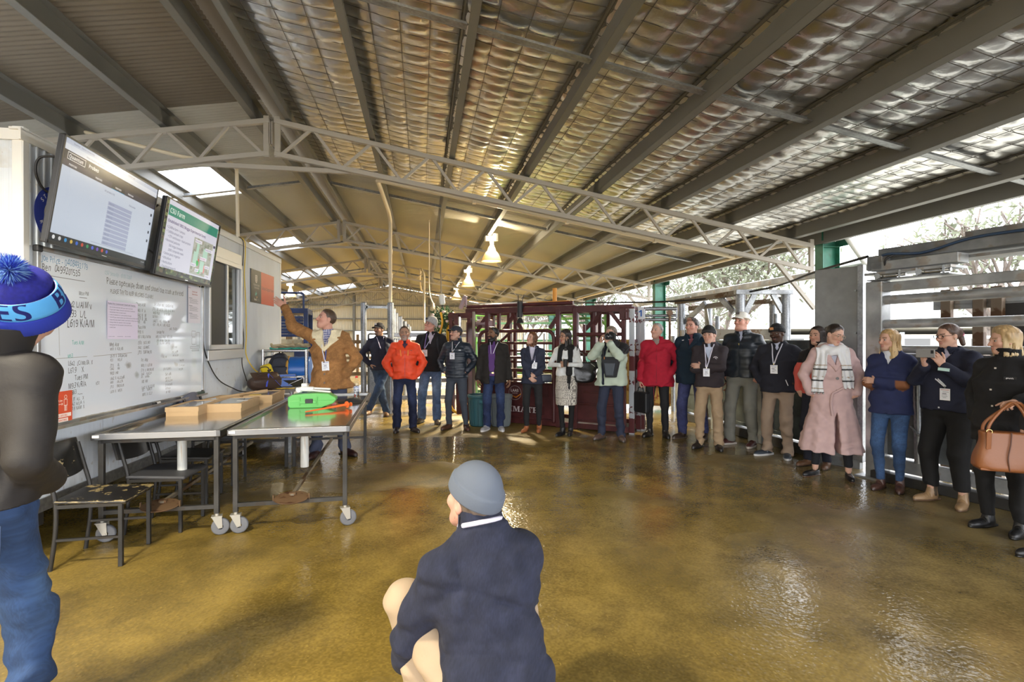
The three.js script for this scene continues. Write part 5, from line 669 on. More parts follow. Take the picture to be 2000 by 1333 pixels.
// overhead yard frame of thick pipe posts and beams
{
  const t = thing('pipe_gantry', 'overhead gantry of thick galvanised posts, beams and corner braces', 'gantry', [0, 0, 0]), TMB = M([0.36, 0.33, 0.28], 0.6, 0.15, { map: rustMap });
  const P = [[4.85, -9.04, 2.2], [5.2, -7.72, 2.27], [5.95, -7.6, 2.27], [5.75, -9.6, 2.2], [6.55, -8.7, 2.25]];
  for (const [x, z, h] of P) mesh('post', rod([x, 0, z], [x, h, z], 0.075, 18), PIPEG, t);
  for (const [x, z] of [[4.98, -9.0], [5.95, -9.6], [6.45, -8.5]]) mesh('inner_post', rod([x, 0, z], [x, 2.0, z], 0.045, 14), PIPEG, t);
  mesh('beam', bar([4.78, 2.24, -9.1], [5.2, 2.3, -7.68], 0.1, 0.09, 0.008), TMB, t); mesh('beam', bar([5.1, 2.31, -7.72], [6.05, 2.31, -7.58], 0.1, 0.08, 0.008), GALV, t); mesh('beam', bar([4.95, 2.1, -8.9], [5.25, 2.16, -7.76], 0.08, 0.08), TMB, t); mesh('beam', bar([5.75, 2.2, -9.6], [6.5, 2.25, -8.7], 0.09, 0.09), TMB, t); mesh('beam', bar([5.3, 2.14, -8.6], [6.1, 2.2, -8.3], 0.07, 0.07), TMB, t); mesh('beam', bar([4.9, 2.28, -8.9], [5.75, 2.24, -9.55], 0.1, 0.09), GALV, t); mesh('beam', bar([5.9, 2.2, -7.65], [6.55, 2.22, -8.7], 0.08, 0.08), TMB, t);
  for (const [a, b] of [[[4.9, 1.85, -8.98], [5.0, 2.18, -8.45]], [[5.15, 1.98, -7.82], [5.08, 2.26, -8.12]], [[5.24, 1.9, -7.7], [5.42, 2.28, -7.66]], [[5.9, 1.98, -7.61], [5.72, 2.28, -7.62]], [[5.72, 1.85, -9.55], [5.45, 2.18, -9.2]]]) mesh('corner_brace', bar(a, b, 0.05, 0.09, 0.004), GALV, t);
  for (const y of [1.62, 1.2]) mesh('timber_rail', bar([4.9, y, -9.0], [6.6, y, -8.6], 0.05, 0.2, 0.01), TMB, t);
  mesh('hinge_plate', [bx(0.06, 0.5, 0.05, 4.83, 1.45, -8.96), bx(0.06, 0.3, 0.05, 4.83, 0.9, -8.96)], TMB, t);
}
// sheeted side fence behind the group
{
  const t = thing('sheeted_fence', 'dark sheet-metal yard fence with a timber band behind the group', 'fence', [4.98, 0, -5.55], Math.PI / 2 + 0.02), TMB = M([0.34, 0.25, 0.14], 0.7, 0, { map: dirtMap }), SH = M([0.15, 0.18, 0.185], 0.4, 0.4, { map: dirtMap });
  for (let k = 0; k < 3; k++) { mesh('sheet', [bx(1.16, 0.78, 0.01, 0.6 + k * 1.2, 0.6, 0)], SH, t); mesh('timber_board', bx(1.16, 0.3, 0.03, 0.6 + k * 1.2, 1.2, 0, 0.004), TMB, t); mesh('rib', [bx(1.16, 0.05, 0.03, 0.6 + k * 1.2, 0.98, 0.01, 0.008), bx(1.16, 0.05, 0.03, 0.6 + k * 1.2, 0.5, 0.01, 0.008), bx(1.16, 0.06, 0.04, 0.6 + k * 1.2, 0.2, 0.01, 0.008)], SH, t); }
  mesh('top_rail', bx(3.62, 0.13, 0.1, 1.8, 1.45, 0, 0.015), SH, t); mesh('base_kerb', bx(3.6, 0.14, 0.12, 1.8, 0.07, 0.02, 0.01), DARKSTEEL, t);
  for (let k = 0; k < 4; k++) mesh('post', bx(0.09, 1.5, 0.09, k * 1.2, 0.75, -0.06, 0.008), GALVD, t);
}
// tall sheet panel and hydraulic crate on the right
{
  const A = V(4.93, 0, -4.86), turn = Math.atan2(-1.18, 0.31); // local x runs towards the camera along the crate front
  const p = thing('sheet_gate', 'tall plain grey steel sheet panel beside the hydraulic crate', 'panel', [4.87, 0, -5.66], Math.atan2(-0.46, 0.23)), SG = M([0.40, 0.41, 0.41], 0.5, 0.35, { map: tex(512, 512, (u, v) => { const a = 0.84 + 0.1 * pfbm(u, v, 3, 19, 5) + 0.05 * pfbm(u, v, 14, 29, 3), w = smooth(0.25, 0.45, pfbm(u, v, 2, 39, 3) + 0.25) * 0.06; return [a + w, a + w * 0.8, a - w * 0.3]; }), bumpMap: grit, bumpScale: 0.0006 });
  mesh('sheet', bx(0.47, 2.3, 0.05, 0.22, 1.24, 0, 0.006), SG, p); mesh('edge_channel', bx(0.06, 2.32, 0.1, 0.49, 1.24, 0.0, 0.006), GALV, p); for (const y of [0.4, 1.0, 1.6, 2.1]) mesh('bolt', rod([0.44, y, 0.03], [0.44, y, 0.05], 0.012, 8), GALV, p); mesh('foot', bx(0.5, 0.1, 0.1, 0.24, 0.05, 0), GALVD, p);
  const t = thing('hydraulic_crate', 'large galvanised hydraulic cattle crate with thick side rails', 'crate', A.toArray(), turn), GP2 = M([0.50, 0.515, 0.52], 0.45, 0.4, { map: dirtMap, bumpMap: grit, bumpScale: 0.0008 });
  // local z points away from the shed floor (outwards): rotate so that +z faces the people
  const L = 2.9, o = (x, y, z) => [x, y, -z];
  mesh('corner_post', bx(0.17, 2.16, 0.17, 0.0, 1.08, -0.02, 0.012), GP2, t); mesh('corner_post', bx(0.17, 2.16, 0.17, L, 1.08, -0.02, 0.012), GP2, t); mesh('base_plate', bx(0.3, 0.02, 0.3, 0, 0.01, 0), GP2, t);
  mesh('top_beam', bx(L, 0.1, 0.12, L / 2, 2.09, -0.02, 0.01), GP2, t);
  for (const y of [1.95, 1.69]) mesh('side_rail', [rod([0.08, y, 0], [L - 0.08, y, 0], 0.05, 14).scale(1, 1, 1)], GP2, t);
  mesh('side_rail', rod([0.08, 1.42, -0.02], [L - 0.08, 1.42, -0.02], 0.04, 12), GP2, t);
  mesh('side_sheet', [bx(L - 0.1, 1.1, 0.012, L / 2, 0.82, -0.05)], M([0.22, 0.235, 0.24], 0.4, 0.5, { map: dirtMap }), t, 'dull lower steel sheet'); mesh('bottom_rail', bx(L, 0.13, 0.1, L / 2, 0.19, 0.0, 0.01), GP2, t); mesh('bottom_rail', bx(L, 0.1, 0.14, L / 2, 0.05, 0.05, 0.01), DARKSTEEL, t);
  mesh('drop_pipe', [rod([0.42, 0.25, 0.02], [0.4, 1.2, 0.02], 0.04, 12), rod([0.52, 0.25, 0.02], [0.5, 1.2, 0.02], 0.035, 12), bent([[0.36, 0.62, 0.05], [0.44, 0.55, 0.08], [0.5, 0.55, 0.05]], 0.012, 6, 0.02)], GALV, t); for (const x of [1.0, 1.3, 1.62]) mesh('lug', [rod([x, 0.22, 0.05], [x, 0.34, 0.05], 0.03, 10)], GALV, t);
  mesh('back_board', bx(2.2, 0.5, 0.04, 1.75, 1.66, -1.1, 0.005), M([0.05, 0.045, 0.042], 0.8, 0, { map: dirtMap }), t, 'dark rubber board'); mesh('back_board', bx(2.2, 0.6, 0.04, 1.75, 1.08, -1.1, 0.005), M([0.05, 0.045, 0.042], 0.8, 0, { map: dirtMap }), t);
  for (const x of [0.16, 0.46, 0.62, 2.75]) mesh('back_post', bx(0.1, 2.1, 0.08, x, 1.05, -1.05, 0.008), M([0.28, 0.22, 0.17], 0.6, 0.3, { map: rustMap }), t); for (const y of [1.95, 1.9, 0.3]) mesh('back_rail', bx(L, 0.06, 0.05, L / 2, y, -1.12), GP2, t);
  for (const y of [1.75, 1.4]) mesh('bolt', rod([0.75, y, -1.08], [0.75, y, -1.05], 0.03, 10), CHROME, t);
  mesh('bearing_plate', bx(0.8, 0.025, 0.3, 0.32, 2.24, -0.06), GP2, t); mesh('bearing_plate', bx(0.76, 0.012, 0.3, 0.33, 2.17, -0.05), GALV, t);
  for (const x of [0.06, 0.45]) { mesh('hydraulic_ram', [rod([x, 2.205, 0.06], [x + 0.18, 2.205, 0.06], 0.03, 14), rod([x + 0.18, 2.205, 0.06], [x + 0.26, 2.205, 0.06], 0.018, 10), bx(0.02, 0.08, 0.1, x + 0.22, 2.21, 0.06), bx(0.02, 0.08, 0.1, x - 0.01, 2.21, 0.06), rod([x + 0.02, 2.205, 0.1], [x + 0.02, 2.205, 0.14], 0.03, 12)], M([0.6, 0.6, 0.58], 0.25, 0.9), t, 'bright hydraulic ram'); }
  mesh('upper_channel', bx(0.8, 0.1, 0.2, 0.36, 2.32, -0.05, 0.008), GP2, t);
  mesh('main_gantry', [bx(L + 0.1, 0.14, 0.5, L / 2, 2.46, -0.35, 0.01), bx(0.16, 0.16, 0.3, 0.0, 2.36, -0.1, 0.01), bx(0.5, 0.05, 0.5, 1.0, 2.55, -0.35)], M([0.30, 0.31, 0.32], 0.5, 0.4, { map: dirtMap }), t, 'overhead gantry beam'); mesh('gantry_web', bx(L - 0.4, 0.03, 0.3, L / 2 + 0.3, 2.34, -0.3), GALVD, t);
  mesh('hose', tube([[0.0, 2.4, 0.0], [0.1, 2.44, 0.04], [0.4, 2.42, -0.05], [0.8, 2.5, -0.08], [1.4, 2.5, -0.08], [2.4, 2.5, -0.1]], 0.014, 50, 8), M([0.03, 0.06, 0.12], 0.4), t, 'dark hydraulic hose'); mesh('hose', tube([[0.1, 2.28, 0.02], [0.12, 2.38, 0.06], [0.2, 2.44, 0.0]], 0.012, 20, 6), BLACK, t);
  mesh('green_sign', bx(0.34, 0.2, 0.01, 0.78, 1.1, -0.035, 0.002), M([0.01, 0.16, 0.08], 0.5), t, 'green sign mostly hidden by people'); mesh('sign_lettering', panelGeo(0.34, 0.2).translate(0.78, 1.1, -0.028), M('#ffffff', 0.5, 0, { map: canvasTex(170, 100, (x) => { x.fillStyle = '#0d6a40'; x.fillRect(0, 0, 170, 100); x.fillStyle = '#e6f2ea'; x.font = 'bold 44px sans-serif'; x.fillText('NO', 96, 52); x.font = '20px sans-serif'; x.fillText('ENTRY', 92, 82); }) }), t);
}
tag(mesh('overhead_cable', tube([[1.0, 2.42, -12.8], [3.0, 2.3, -10.5], [4.8, 2.24, -8.6], [5.4, 2.34, -7.3], [5.1, 2.42, -5.9], [4.95, 2.46, -5.0]], 0.016, 60, 6), BLACK), 'black overhead cable sagging from the pipe gantry to the crate', 'cable');
// gutter pipe outside, storm drain
{ const g = struct('gutter', 'long pale gutter pipe outside the open side'); mesh('gutter_pipe', bar([6.95, 2.72, 4], [6.95, 2.62, -31], 0.1, 0.14, 0.02), M([0.55, 0.54, 0.5], 0.5, 0.1, { map: dirtMap }), g); mesh('downpipe', [rod([6.55, 3.15, -7.0], [6.9, 2.72, -7.0], 0.05), rod([6.75, 3.1, -6.5], [6.75, 2.76, -6.5], 0.012)], WHITEP, g); }
// ---------------------------------------------------------------- outside: gum trees, sheds, fences
function gum(name, label, x, z, h, r, n, seed, pale) {
  const t = thing(name, label, 'tree', [x, 0, z], 0), R = rng(seed), BK = M([0.17, 0.14, 0.12], 0.85, 0, { map: dirtMap }), tips = [];
  const limb = (a, dir, L, rad, d) => { const mid = a.clone().addScaledVector(dir, L * 0.5).add(V(R() - 0.5, (R() - 0.3) * 0.4, R() - 0.5).multiplyScalar(L * 0.22)), b = a.clone().addScaledVector(dir, L).add(V(R() - 0.5, R() * 0.3, R() - 0.5).multiplyScalar(L * 0.2)); gs.push(tube([a, mid, b], rad, 8, 6)); if (d) for (let k = 0; k < 3; k++) limb(b, dir.clone().add(V(R() * 1.6 - 0.8, R() * 0.7 - 0.3, R() * 1.6 - 0.8)).normalize(), L * (0.75 + 0.25 * R()), rad * 0.6, d - 1); else tips.push(b, mid); if (d < 3) tips.push(b); };
  const gs = []; for (let k = 0; k < 3; k++) limb(V(0, 0, 0).add(V(k * 0.15 - 0.15, 0, 0)), V(R() * 1.2 - 0.6, 1, R() * 1.2 - 0.6).normalize(), h * 0.2, h * 0.016, 3);
  mesh('trunk', gs, BK, t, 'pale branching trunk');
  leaves('foliage', t, n, seed + 1, (q) => { const c = tips[Math.floor(q() * tips.length)], a = q() * 6.28, b = Math.acos(2 * q() - 1), k = r * Math.cbrt(q()); return V(c.x + k * Math.sin(b) * Math.cos(a), Math.max(0.3, c.y - 0.2 * r + 0.9 * k * Math.cos(b)), c.z + k * Math.sin(b) * Math.sin(a)); }, h * 0.028, (q) => { const v = 0.7 + 0.7 * q(); return [0.125 * v * pale, 0.14 * v * pale, 0.085 * v * pale]; }, LEAFM);
}
gum('gum_tree', 'spreading gum tree behind the pipe gantry, the largest outside', 19, -28, 12, 1.5, 5200, 11, 1.0);
gum('gum_tree', 'gum tree left of the second green column', 13.5, -38, 11, 1.7, 4200, 12, 0.95);
gum('gum_tree', 'airy gum tree above the hydraulic crate on the right', 22, -16, 9.5, 0.9, 1800, 13, 1.0);
gum('gum_tree', 'rounded gum tree seen through the maroon crush', 9, -44, 8, 1.7, 3600, 14, 0.9);
gum('gum_tree', 'low gum tree on the horizon beside the nearest green column', 40, -66, 7.5, 1.5, 2400, 15, 1.0);
gum('gum_tree', 'pale-barked gum tree framed by the far gable opening', -2.6, -42, 10, 1.2, 1500, 16, 1.0);
gum('gum_tree', 'gum tree in the middle distance behind the white cap man', 27, -44, 12, 1.8, 4200, 17, 1.0);
{
  const s = thing('farm_shed', 'low cream shed roof on the horizon right of the pipe gantry', 'shed', [52, 0, -52], -0.5); const C = M([0.4, 0.36, 0.28], 0.6);
  mesh('wall', bx(26, 2.1, 8, 0, 1.05, 0), C, s); mesh('roof', [bx(27, 0.16, 5, 0, 2.5, -2.2, 0, 0.14), bx(27, 0.16, 5, 0, 2.5, 2.2, 0, -0.14)], M([0.3, 0.29, 0.26], 0.5), s); for (const x of [-9, -3, 3, 9]) mesh('door_opening', bx(2.4, 1.8, 0.1, x, 0.9, 4.02), M([0.1, 0.1, 0.1], 0.8), s);
  const f = thing('yard_fence', 'distant steel rail fence of the outer yards', 'fence', [0, 0, 0]); const FM = M([0.30, 0.36, 0.36], 0.5, 0.4);
  for (let k = 0; k < 12; k++) mesh('post', rod([8 + k * 2.2, 0, -15 + k * 0.5], [8 + k * 2.2, 1.75, -15 + k * 0.5], 0.06, 10), FM, f); for (const y of [1.6, 1.25, 0.9, 0.5]) mesh('rail', bar([7.5, y, -15.1], [33, y, -9.4], 0.05, 0.09), FM, f);
}
// ---------------------------------------------------------------- people: distance fields meshed by surface nets
const smin = (a, b, k) => { const h = k - Math.abs(a - b); return h > 0 ? Math.min(a, b) - h * h / (4 * k) : Math.min(a, b); };
const smax = (a, b, k) => -smin(-a, -b, k);
function nets(f, lo, hi, cell) { // f(x, y, z) -> distance; blocks far from the surface are skipped
  const nx = Math.ceil((hi[0] - lo[0]) / cell) + 1, ny = Math.ceil((hi[1] - lo[1]) / cell) + 1, nz = Math.ceil((hi[2] - lo[2]) / cell) + 1, B = 4, v = new Float32Array(nx * ny * nz), reach = cell * B * 0.87 * 1.6 + cell;
  for (let k0 = 0; k0 < nz; k0 += B) for (let j0 = 0; j0 < ny; j0 += B) for (let i0 = 0; i0 < nx; i0 += B) {
    const c = f(lo[0] + (i0 + B / 2 - 0.5) * cell, lo[1] + (j0 + B / 2 - 0.5) * cell, lo[2] + (k0 + B / 2 - 0.5) * cell), far = Math.abs(c) > reach;
    for (let k = k0; k < Math.min(k0 + B, nz); k++) for (let j = j0; j < Math.min(j0 + B, ny); j++) for (let i = i0; i < Math.min(i0 + B, nx); i++) v[(k * ny + j) * nx + i] = far ? c : f(lo[0] + i * cell, lo[1] + j * cell, lo[2] + k * cell);
  }
  const id = new Int32Array(nx * ny * nz).fill(-1), pos = [], idx = [], S = [0, 1, nx, nx + 1, nx * ny, nx * ny + 1, nx * ny + nx, nx * ny + nx + 1];
  for (let k = 0; k < nz - 1; k++) for (let j = 0; j < ny - 1; j++) for (let i = 0; i < nx - 1; i++) {
    const b = (k * ny + j) * nx + i; let m = 0; for (let q = 0; q < 8; q++) if (v[b + S[q]] < 0) m |= 1 << q;
    if (m === 0 || m === 255) continue;
    let x = 0, y = 0, z = 0, n = 0;
    for (let q = 0; q < 8; q++) for (let a = 1; a < 8; a <<= 1) { if (q & a) continue; const r = q | a, A = v[b + S[q]], C = v[b + S[r]]; if ((A < 0) === (C < 0)) continue; const t = A / (A - C); x += (q & 1) + (a === 1 ? t : 0); y += ((q >> 1) & 1) + (a === 2 ? t : 0); z += ((q >> 2) & 1) + (a === 4 ? t : 0); n++; }
    id[b] = pos.length / 3; pos.push(lo[0] + (i + x / n) * cell, lo[1] + (j + y / n) * cell, lo[2] + (k + z / n) * cell);
  }
  const quad = (a, b, c, d, flip) => { if (a < 0 || b < 0 || c < 0 || d < 0) return; flip ? idx.push(a, c, b, a, d, c) : idx.push(a, b, c, a, c, d); };
  for (let k = 1; k < nz - 1; k++) for (let j = 1; j < ny - 1; j++) for (let i = 1; i < nx - 1; i++) {
    const b = (k * ny + j) * nx + i, s = v[b] < 0;
    if (s !== v[b + 1] < 0) quad(id[b - nx - nx * ny], id[b - nx * ny], id[b], id[b - nx], !s);
    if (s !== v[b + nx] < 0) quad(id[b - 1 - nx * ny], id[b - 1], id[b], id[b - nx * ny], !s);
    if (s !== v[b + nx * ny] < 0) quad(id[b - 1 - nx], id[b - nx], id[b], id[b - 1], !s);
  }
  return { pos, idx };
}
function netGeo(parts, color) { // parts: results of nets(); color(x, y, z) -> linear rgb
  const pos = [], idx = []; for (const p of parts) { const o = pos.length / 3; for (const x of p.pos) pos.push(x); for (const i of p.idx) idx.push(i + o); }
  const g = new THREE.BufferGeometry(), n = pos.length / 3, c = new Float32Array(n * 3), uv = new Float32Array(n * 2);
  for (let i = 0; i < n; i++) { const q = color(pos[i * 3], pos[i * 3 + 1], pos[i * 3 + 2]); c[i * 3] = q[0]; c[i * 3 + 1] = q[1]; c[i * 3 + 2] = q[2]; uv[i * 2] = (pos[i * 3] + pos[i * 3 + 2] * 0.8) * 4; uv[i * 2 + 1] = pos[i * 3 + 1] * 4; }
  g.setAttribute('position', new THREE.Float32BufferAttribute(pos, 3)); g.setAttribute('color', new THREE.BufferAttribute(c, 3)); g.setAttribute('uv', new THREE.BufferAttribute(uv, 2)); g.setIndex(idx); g.computeVertexNormals(); return g;
}
// tapered capsules packed in arrays [ax, ay, az, bx, by, bz, ra, rb]
function cap(c, x, y, z) { const dx = c[3] - c[0], dy = c[4] - c[1], dz = c[5] - c[2], px = x - c[0], py = y - c[1], pz = z - c[2]; let t = (px * dx + py * dy + pz * dz) / (dx * dx + dy * dy + dz * dz + 1e-9); t = t < 0 ? 0 : t > 1 ? 1 : t; const a = px - t * dx, b = py - t * dy, e = pz - t * dz; return Math.sqrt(a * a + b * b + e * e) - (c[6] + (c[7] - c[6]) * t); }
const C8 = (a, b, ra, rb = ra) => [a.x ?? a[0], a.y ?? a[1], a.z ?? a[2], b.x ?? b[0], b.y ?? b[1], b.z ?? b[2], ra, rb];
const ell = (x, y, z, cx, cy, cz, rx, ry, rz) => { const a = (x - cx) / rx, b = (y - cy) / ry, c = (z - cz) / rz, k = Math.sqrt(a * a + b * b + c * c); return (k - 1) * Math.min(rx, ry, rz) * 0.95; };
function profile(keys) { // stacked ellipses: keys [y, halfwidth, halfdepth, zcentre, xcentre]
  const n = keys.length;
  return (x, y, z) => {
    let i = 0; while (i < n - 2 && y > keys[i + 1][0]) i++;
    const A = keys[i], B = keys[i + 1]; let t = (y - A[0]) / (B[0] - A[0]); t = t < 0 ? 0 : t > 1 ? 1 : t; t = t * t * (3 - 2 * t) * 0.5 + t * 0.5;
    const a = A[1] + (B[1] - A[1]) * t, b = A[2] + (B[2] - A[2]) * t, zc = (A[3] || 0) + ((B[3] || 0) - (A[3] || 0)) * t, xc = (A[4] || 0) + ((B[4] || 0) - (A[4] || 0)) * t;
    const u = Math.abs(x - xc) / a, w = Math.abs(z - zc) / b, k = Math.pow(Math.pow(u, 2.3) + Math.pow(w, 2.3), 1 / 2.3);
    return Math.max((k - 1) * Math.min(a, b) * 0.93, y - keys[n - 1][0], keys[0][0] - y);
  };
}
function ik(S, W, L1, L2, hint) { // elbow or knee position
  const d = W.clone().sub(S); let L = d.length(); const m = (L1 + L2) * 0.995; if (L > m) { d.multiplyScalar(m / L); L = m; W = S.clone().add(d); }
  const a = (L1 * L1 - L2 * L2 + L * L) / (2 * L), h = Math.sqrt(Math.max(0, L1 * L1 - a * a)), n = d.clone().normalize(), p = hint.clone().addScaledVector(n, -hint.dot(n)).normalize();
  return [S.clone().addScaledVector(n, a).addScaledVector(p, h), W];
}
const CLOTH = tex(256, 256, (u, v) => { const a = 0.5 + 0.18 * Math.sin(u * Math.PI * 2 * 60) * Math.sin(v * Math.PI * 2 * 60) + 0.3 * pfbm(u, v, 30, 3, 3); return [a, a, a]; }, false);
const DENIM = tex(256, 256, (u, v) => { const a = 0.88 + 0.16 * pfbm(u, v, 6, 43, 4) + 0.07 * pnoise(u, v * 0.3, 90, 2); return [a, a, a]; });
const SKINM = MP([1, 1, 1], 0.5, 0, { vertexColors: true, specularIntensity: 0.6 }), CLOTHM = M([1, 1, 1], 0.85, 0, { vertexColors: true, bumpMap: CLOTH, bumpScale: 0.0008 }), DENIMM = M([1, 1, 1], 0.85, 0, { vertexColors: true, map: DENIM, bumpMap: CLOTH, bumpScale: 0.001 }), SHINYM = MP([1, 1, 1], 0.42, 0, { vertexColors: true }), HAIRM = MP([1, 1, 1], 0.45, 0, { vertexColors: true }), LEATHERM = M([1, 1, 1], 0.4, 0, { vertexColors: true, bumpMap: grit, bumpScale: 0.0006 }), SUEDEM = M([1, 1, 1], 0.95, 0, { vertexColors: true, bumpMap: grit, bumpScale: 0.0012, map: DENIM });
const mix3 = (a, b, t) => [a[0] + (b[0] - a[0]) * t, a[1] + (b[1] - a[1]) * t, a[2] + (b[2] - a[2]) * t];
const mul3 = (a, k) => [a[0] * k, a[1] * k, a[2] * k];
// hand skeleton in a frame: f along the fingers, n out of the palm, t towards the thumb
function handCaps(W, f, n, left, curl, s, thumb = 0.5) {
  f = f.clone().normalize(); n = n.clone().addScaledVector(f, -n.dot(f)).normalize(); const t = left ? n.clone().cross(f) : f.clone().cross(n), out = [];
  const P = (a, b, c) => W.clone().addScaledVector(f, a * s).addScaledVector(t, b * s).addScaledVector(n, c * s);
  const F = [[0.086, 0.030, 0.074], [0.092, 0.010, 0.083], [0.087, -0.011, 0.076], [0.077, -0.030, 0.060]], palm = [];
  F.forEach(([a, b, L], i) => {
    palm.push(C8(P(0.012, b * 0.62, 0), P(a, b, 0), 0.0145 * s, 0.0115 * s));
    let p = P(a, b, 0), ang = 0; const d0 = f.clone().addScaledVector(t, b * 1.6).normalize(), cu = curl * (0.9 + 0.12 * i);
    [0.46, 0.31, 0.23].forEach((q, j) => { ang += cu * [0.75, 1.0, 0.75][j]; const d = d0.clone().multiplyScalar(Math.cos(ang)).addScaledVector(n, Math.sin(ang)), e = p.clone().addScaledVector(d, L * q * s); out.push(C8(p, e, (0.0094 - j * 0.0009) * s, (0.0086 - j * 0.0009) * s)); p = e; });
  });
  let p = P(0.022, 0.026, 0.004), d = f.clone().multiplyScalar(0.62).addScaledVector(t, 0.75).addScaledVector(n, 0.15 + thumb * 0.6).normalize();
  [0.045, 0.034, 0.026].forEach((L, j) => { const e = p.clone().addScaledVector(d, L * s); out.push(C8(p, e, (0.0135 - j * 0.0022) * s, (0.0115 - j * 0.0018) * s)); p = e; d = d.clone().addScaledVector(f, 0.22).addScaledVector(n, 0.18 * thumb).addScaledVector(t, -0.35 * thumb).normalize(); });
  return { palm, out };
}
// arm poses for the LEFT arm (x > 0) in upright body coordinates, mirrored for the right: wrist, elbow hint, finger direction, palm normal, curl
const ARM = {
  down: { w: [0.265, 0.865, 0.05], h: [0.4, 0, -1], f: [0.02, -1, 0.12], n: [-1, -0.05, -0.15], c: 0.55 },
  pocket: { w: [0.205, 0.93, 0.06], h: [1, 0, -0.9], f: [-0.4, -0.88, -0.15], n: [-0.5, 0, -0.8], c: 0.5, hid: 1 },
  jacket: { w: [0.198, 0.985, 0.085], h: [1, -0.1, -0.9], f: [-0.8, -0.4, -0.38], n: [0, 0, -1], c: 0.6, hid: 1 },
  hip: { w: [0.215, 0.98, -0.02], h: [1, 0, -0.35], f: [-0.45, -0.75, 0.2], n: [-0.9, 0.1, 0], c: 0.4 },
  crossA: { w: [-0.085, 1.175, 0.185], h: [0.55, -0.75, 0.35], f: [-1, 0.05, -0.12], n: [0.1, -0.35, -1], c: 0.35 },
  crossB: { w: [-0.06, 1.135, 0.155], h: [0.55, -0.75, 0.25], f: [-1, 0.3, -0.25], n: [0.1, -0.2, -1], c: 0.5 },
  claspA: { w: [0.055, 1.0, 0.205], h: [0.8, -0.5, -0.4], f: [-0.95, -0.35, 0.1], n: [0.05, -0.15, -1], c: 0.55 },
  claspB: { w: [0.035, 0.955, 0.215], h: [0.8, -0.5, -0.4], f: [-0.8, -0.55, 0.15], n: [0.05, -0.1, -1], c: 0.6 },
};
const shoeCache = new Map();
function shoe(kind, color, sole) {
  const key = kind + color + sole; if (shoeCache.has(key)) return shoeCache.get(key);
  const hi = { boot: 0.17, shoe: 0.085, sneaker: 0.095, heel: 0.17, flat: 0.065 }[kind], heel = kind === 'heel' ? 0.045 : 0, so = { boot: 0.022, shoe: 0.016, sneaker: 0.028, heel: 0.012, flat: 0.01 }[kind], pt = kind === 'flat' || kind === 'heel' ? 0.85 : 1;
  const f = (x, y, z) => {
    const lift = heel * smooth(0.03, -0.06, z), yy = y - lift, w = x / (1 - 0.12 * smooth(0.02, -0.05, z)) ;
    let d = ell(w, yy, z, 0, 0.028, 0.075, 0.047 * pt, 0.046, 0.105); d = smin(d, ell(w, yy, z, 0, 0.042, -0.055, 0.037, 0.058, 0.06), 0.05);
    if (kind !== 'flat') d = smin(d, cap([0, 0.07, -0.045, 0, hi - 0.01, -0.05, 0.043, 0.045], x, yy, z), 0.04); d = Math.max(d, yy - hi, kind === 'flat' ? 0.0 - yy : -1);
    if (kind === 'sneaker' || kind === 'boot') d += 0.002 * Math.sin(z * 260) * (z > -0.01 && z < 0.09 && yy > 0.05 ? 1 : 0);
    const s = Math.max(ell(w, 0.02, z, 0, 0.02, 0.012, 0.05 * pt, 0.06, 0.172), yy - so, -yy) ; let e = Math.min(d, s);
    if (heel) e = Math.min(e, Math.max(Math.abs(x) - 0.026, Math.abs(z + 0.075) - 0.026, y - 0.06));
    return Math.max(e, -y, heel ? -1 : -yy);
  };
  const g = netGeo([nets(f, [-0.07, -0.012, -0.14], [0.07, hi + heel + 0.02, 0.2], 0.0058)], (x, y, z) => (y - heel * smooth(0.03, -0.06, z) < so + 0.002 ? sole : kind === 'boot' && Math.abs(z + 0.045) < 0.018 && y > 0.06 && Math.abs(x) > 0.025 ? mul3(color, 0.25) : color));
  shoeCache.set(key, g); return g;
}
const BADGES = [0, 1, 2].map((k) => M('#ffffff', 0.35, 0, { map: canvasTex(128, 170, (x) => { x.fillStyle = '#eef0f6'; x.fillRect(0, 0, 128, 170); x.fillStyle = ['#6a5fae', '#5566a0', '#b86a5a'][k]; x.fillRect(10, 12, 108, 8); x.fillStyle = '#50505e'; for (let i = 0; i < 5; i++) x.fillRect(20 + (i * 13 + k * 7) % 17, 44 + i * 22, 84 - (i * 29) % 40, i === 1 ? 10 : 5); }) }));
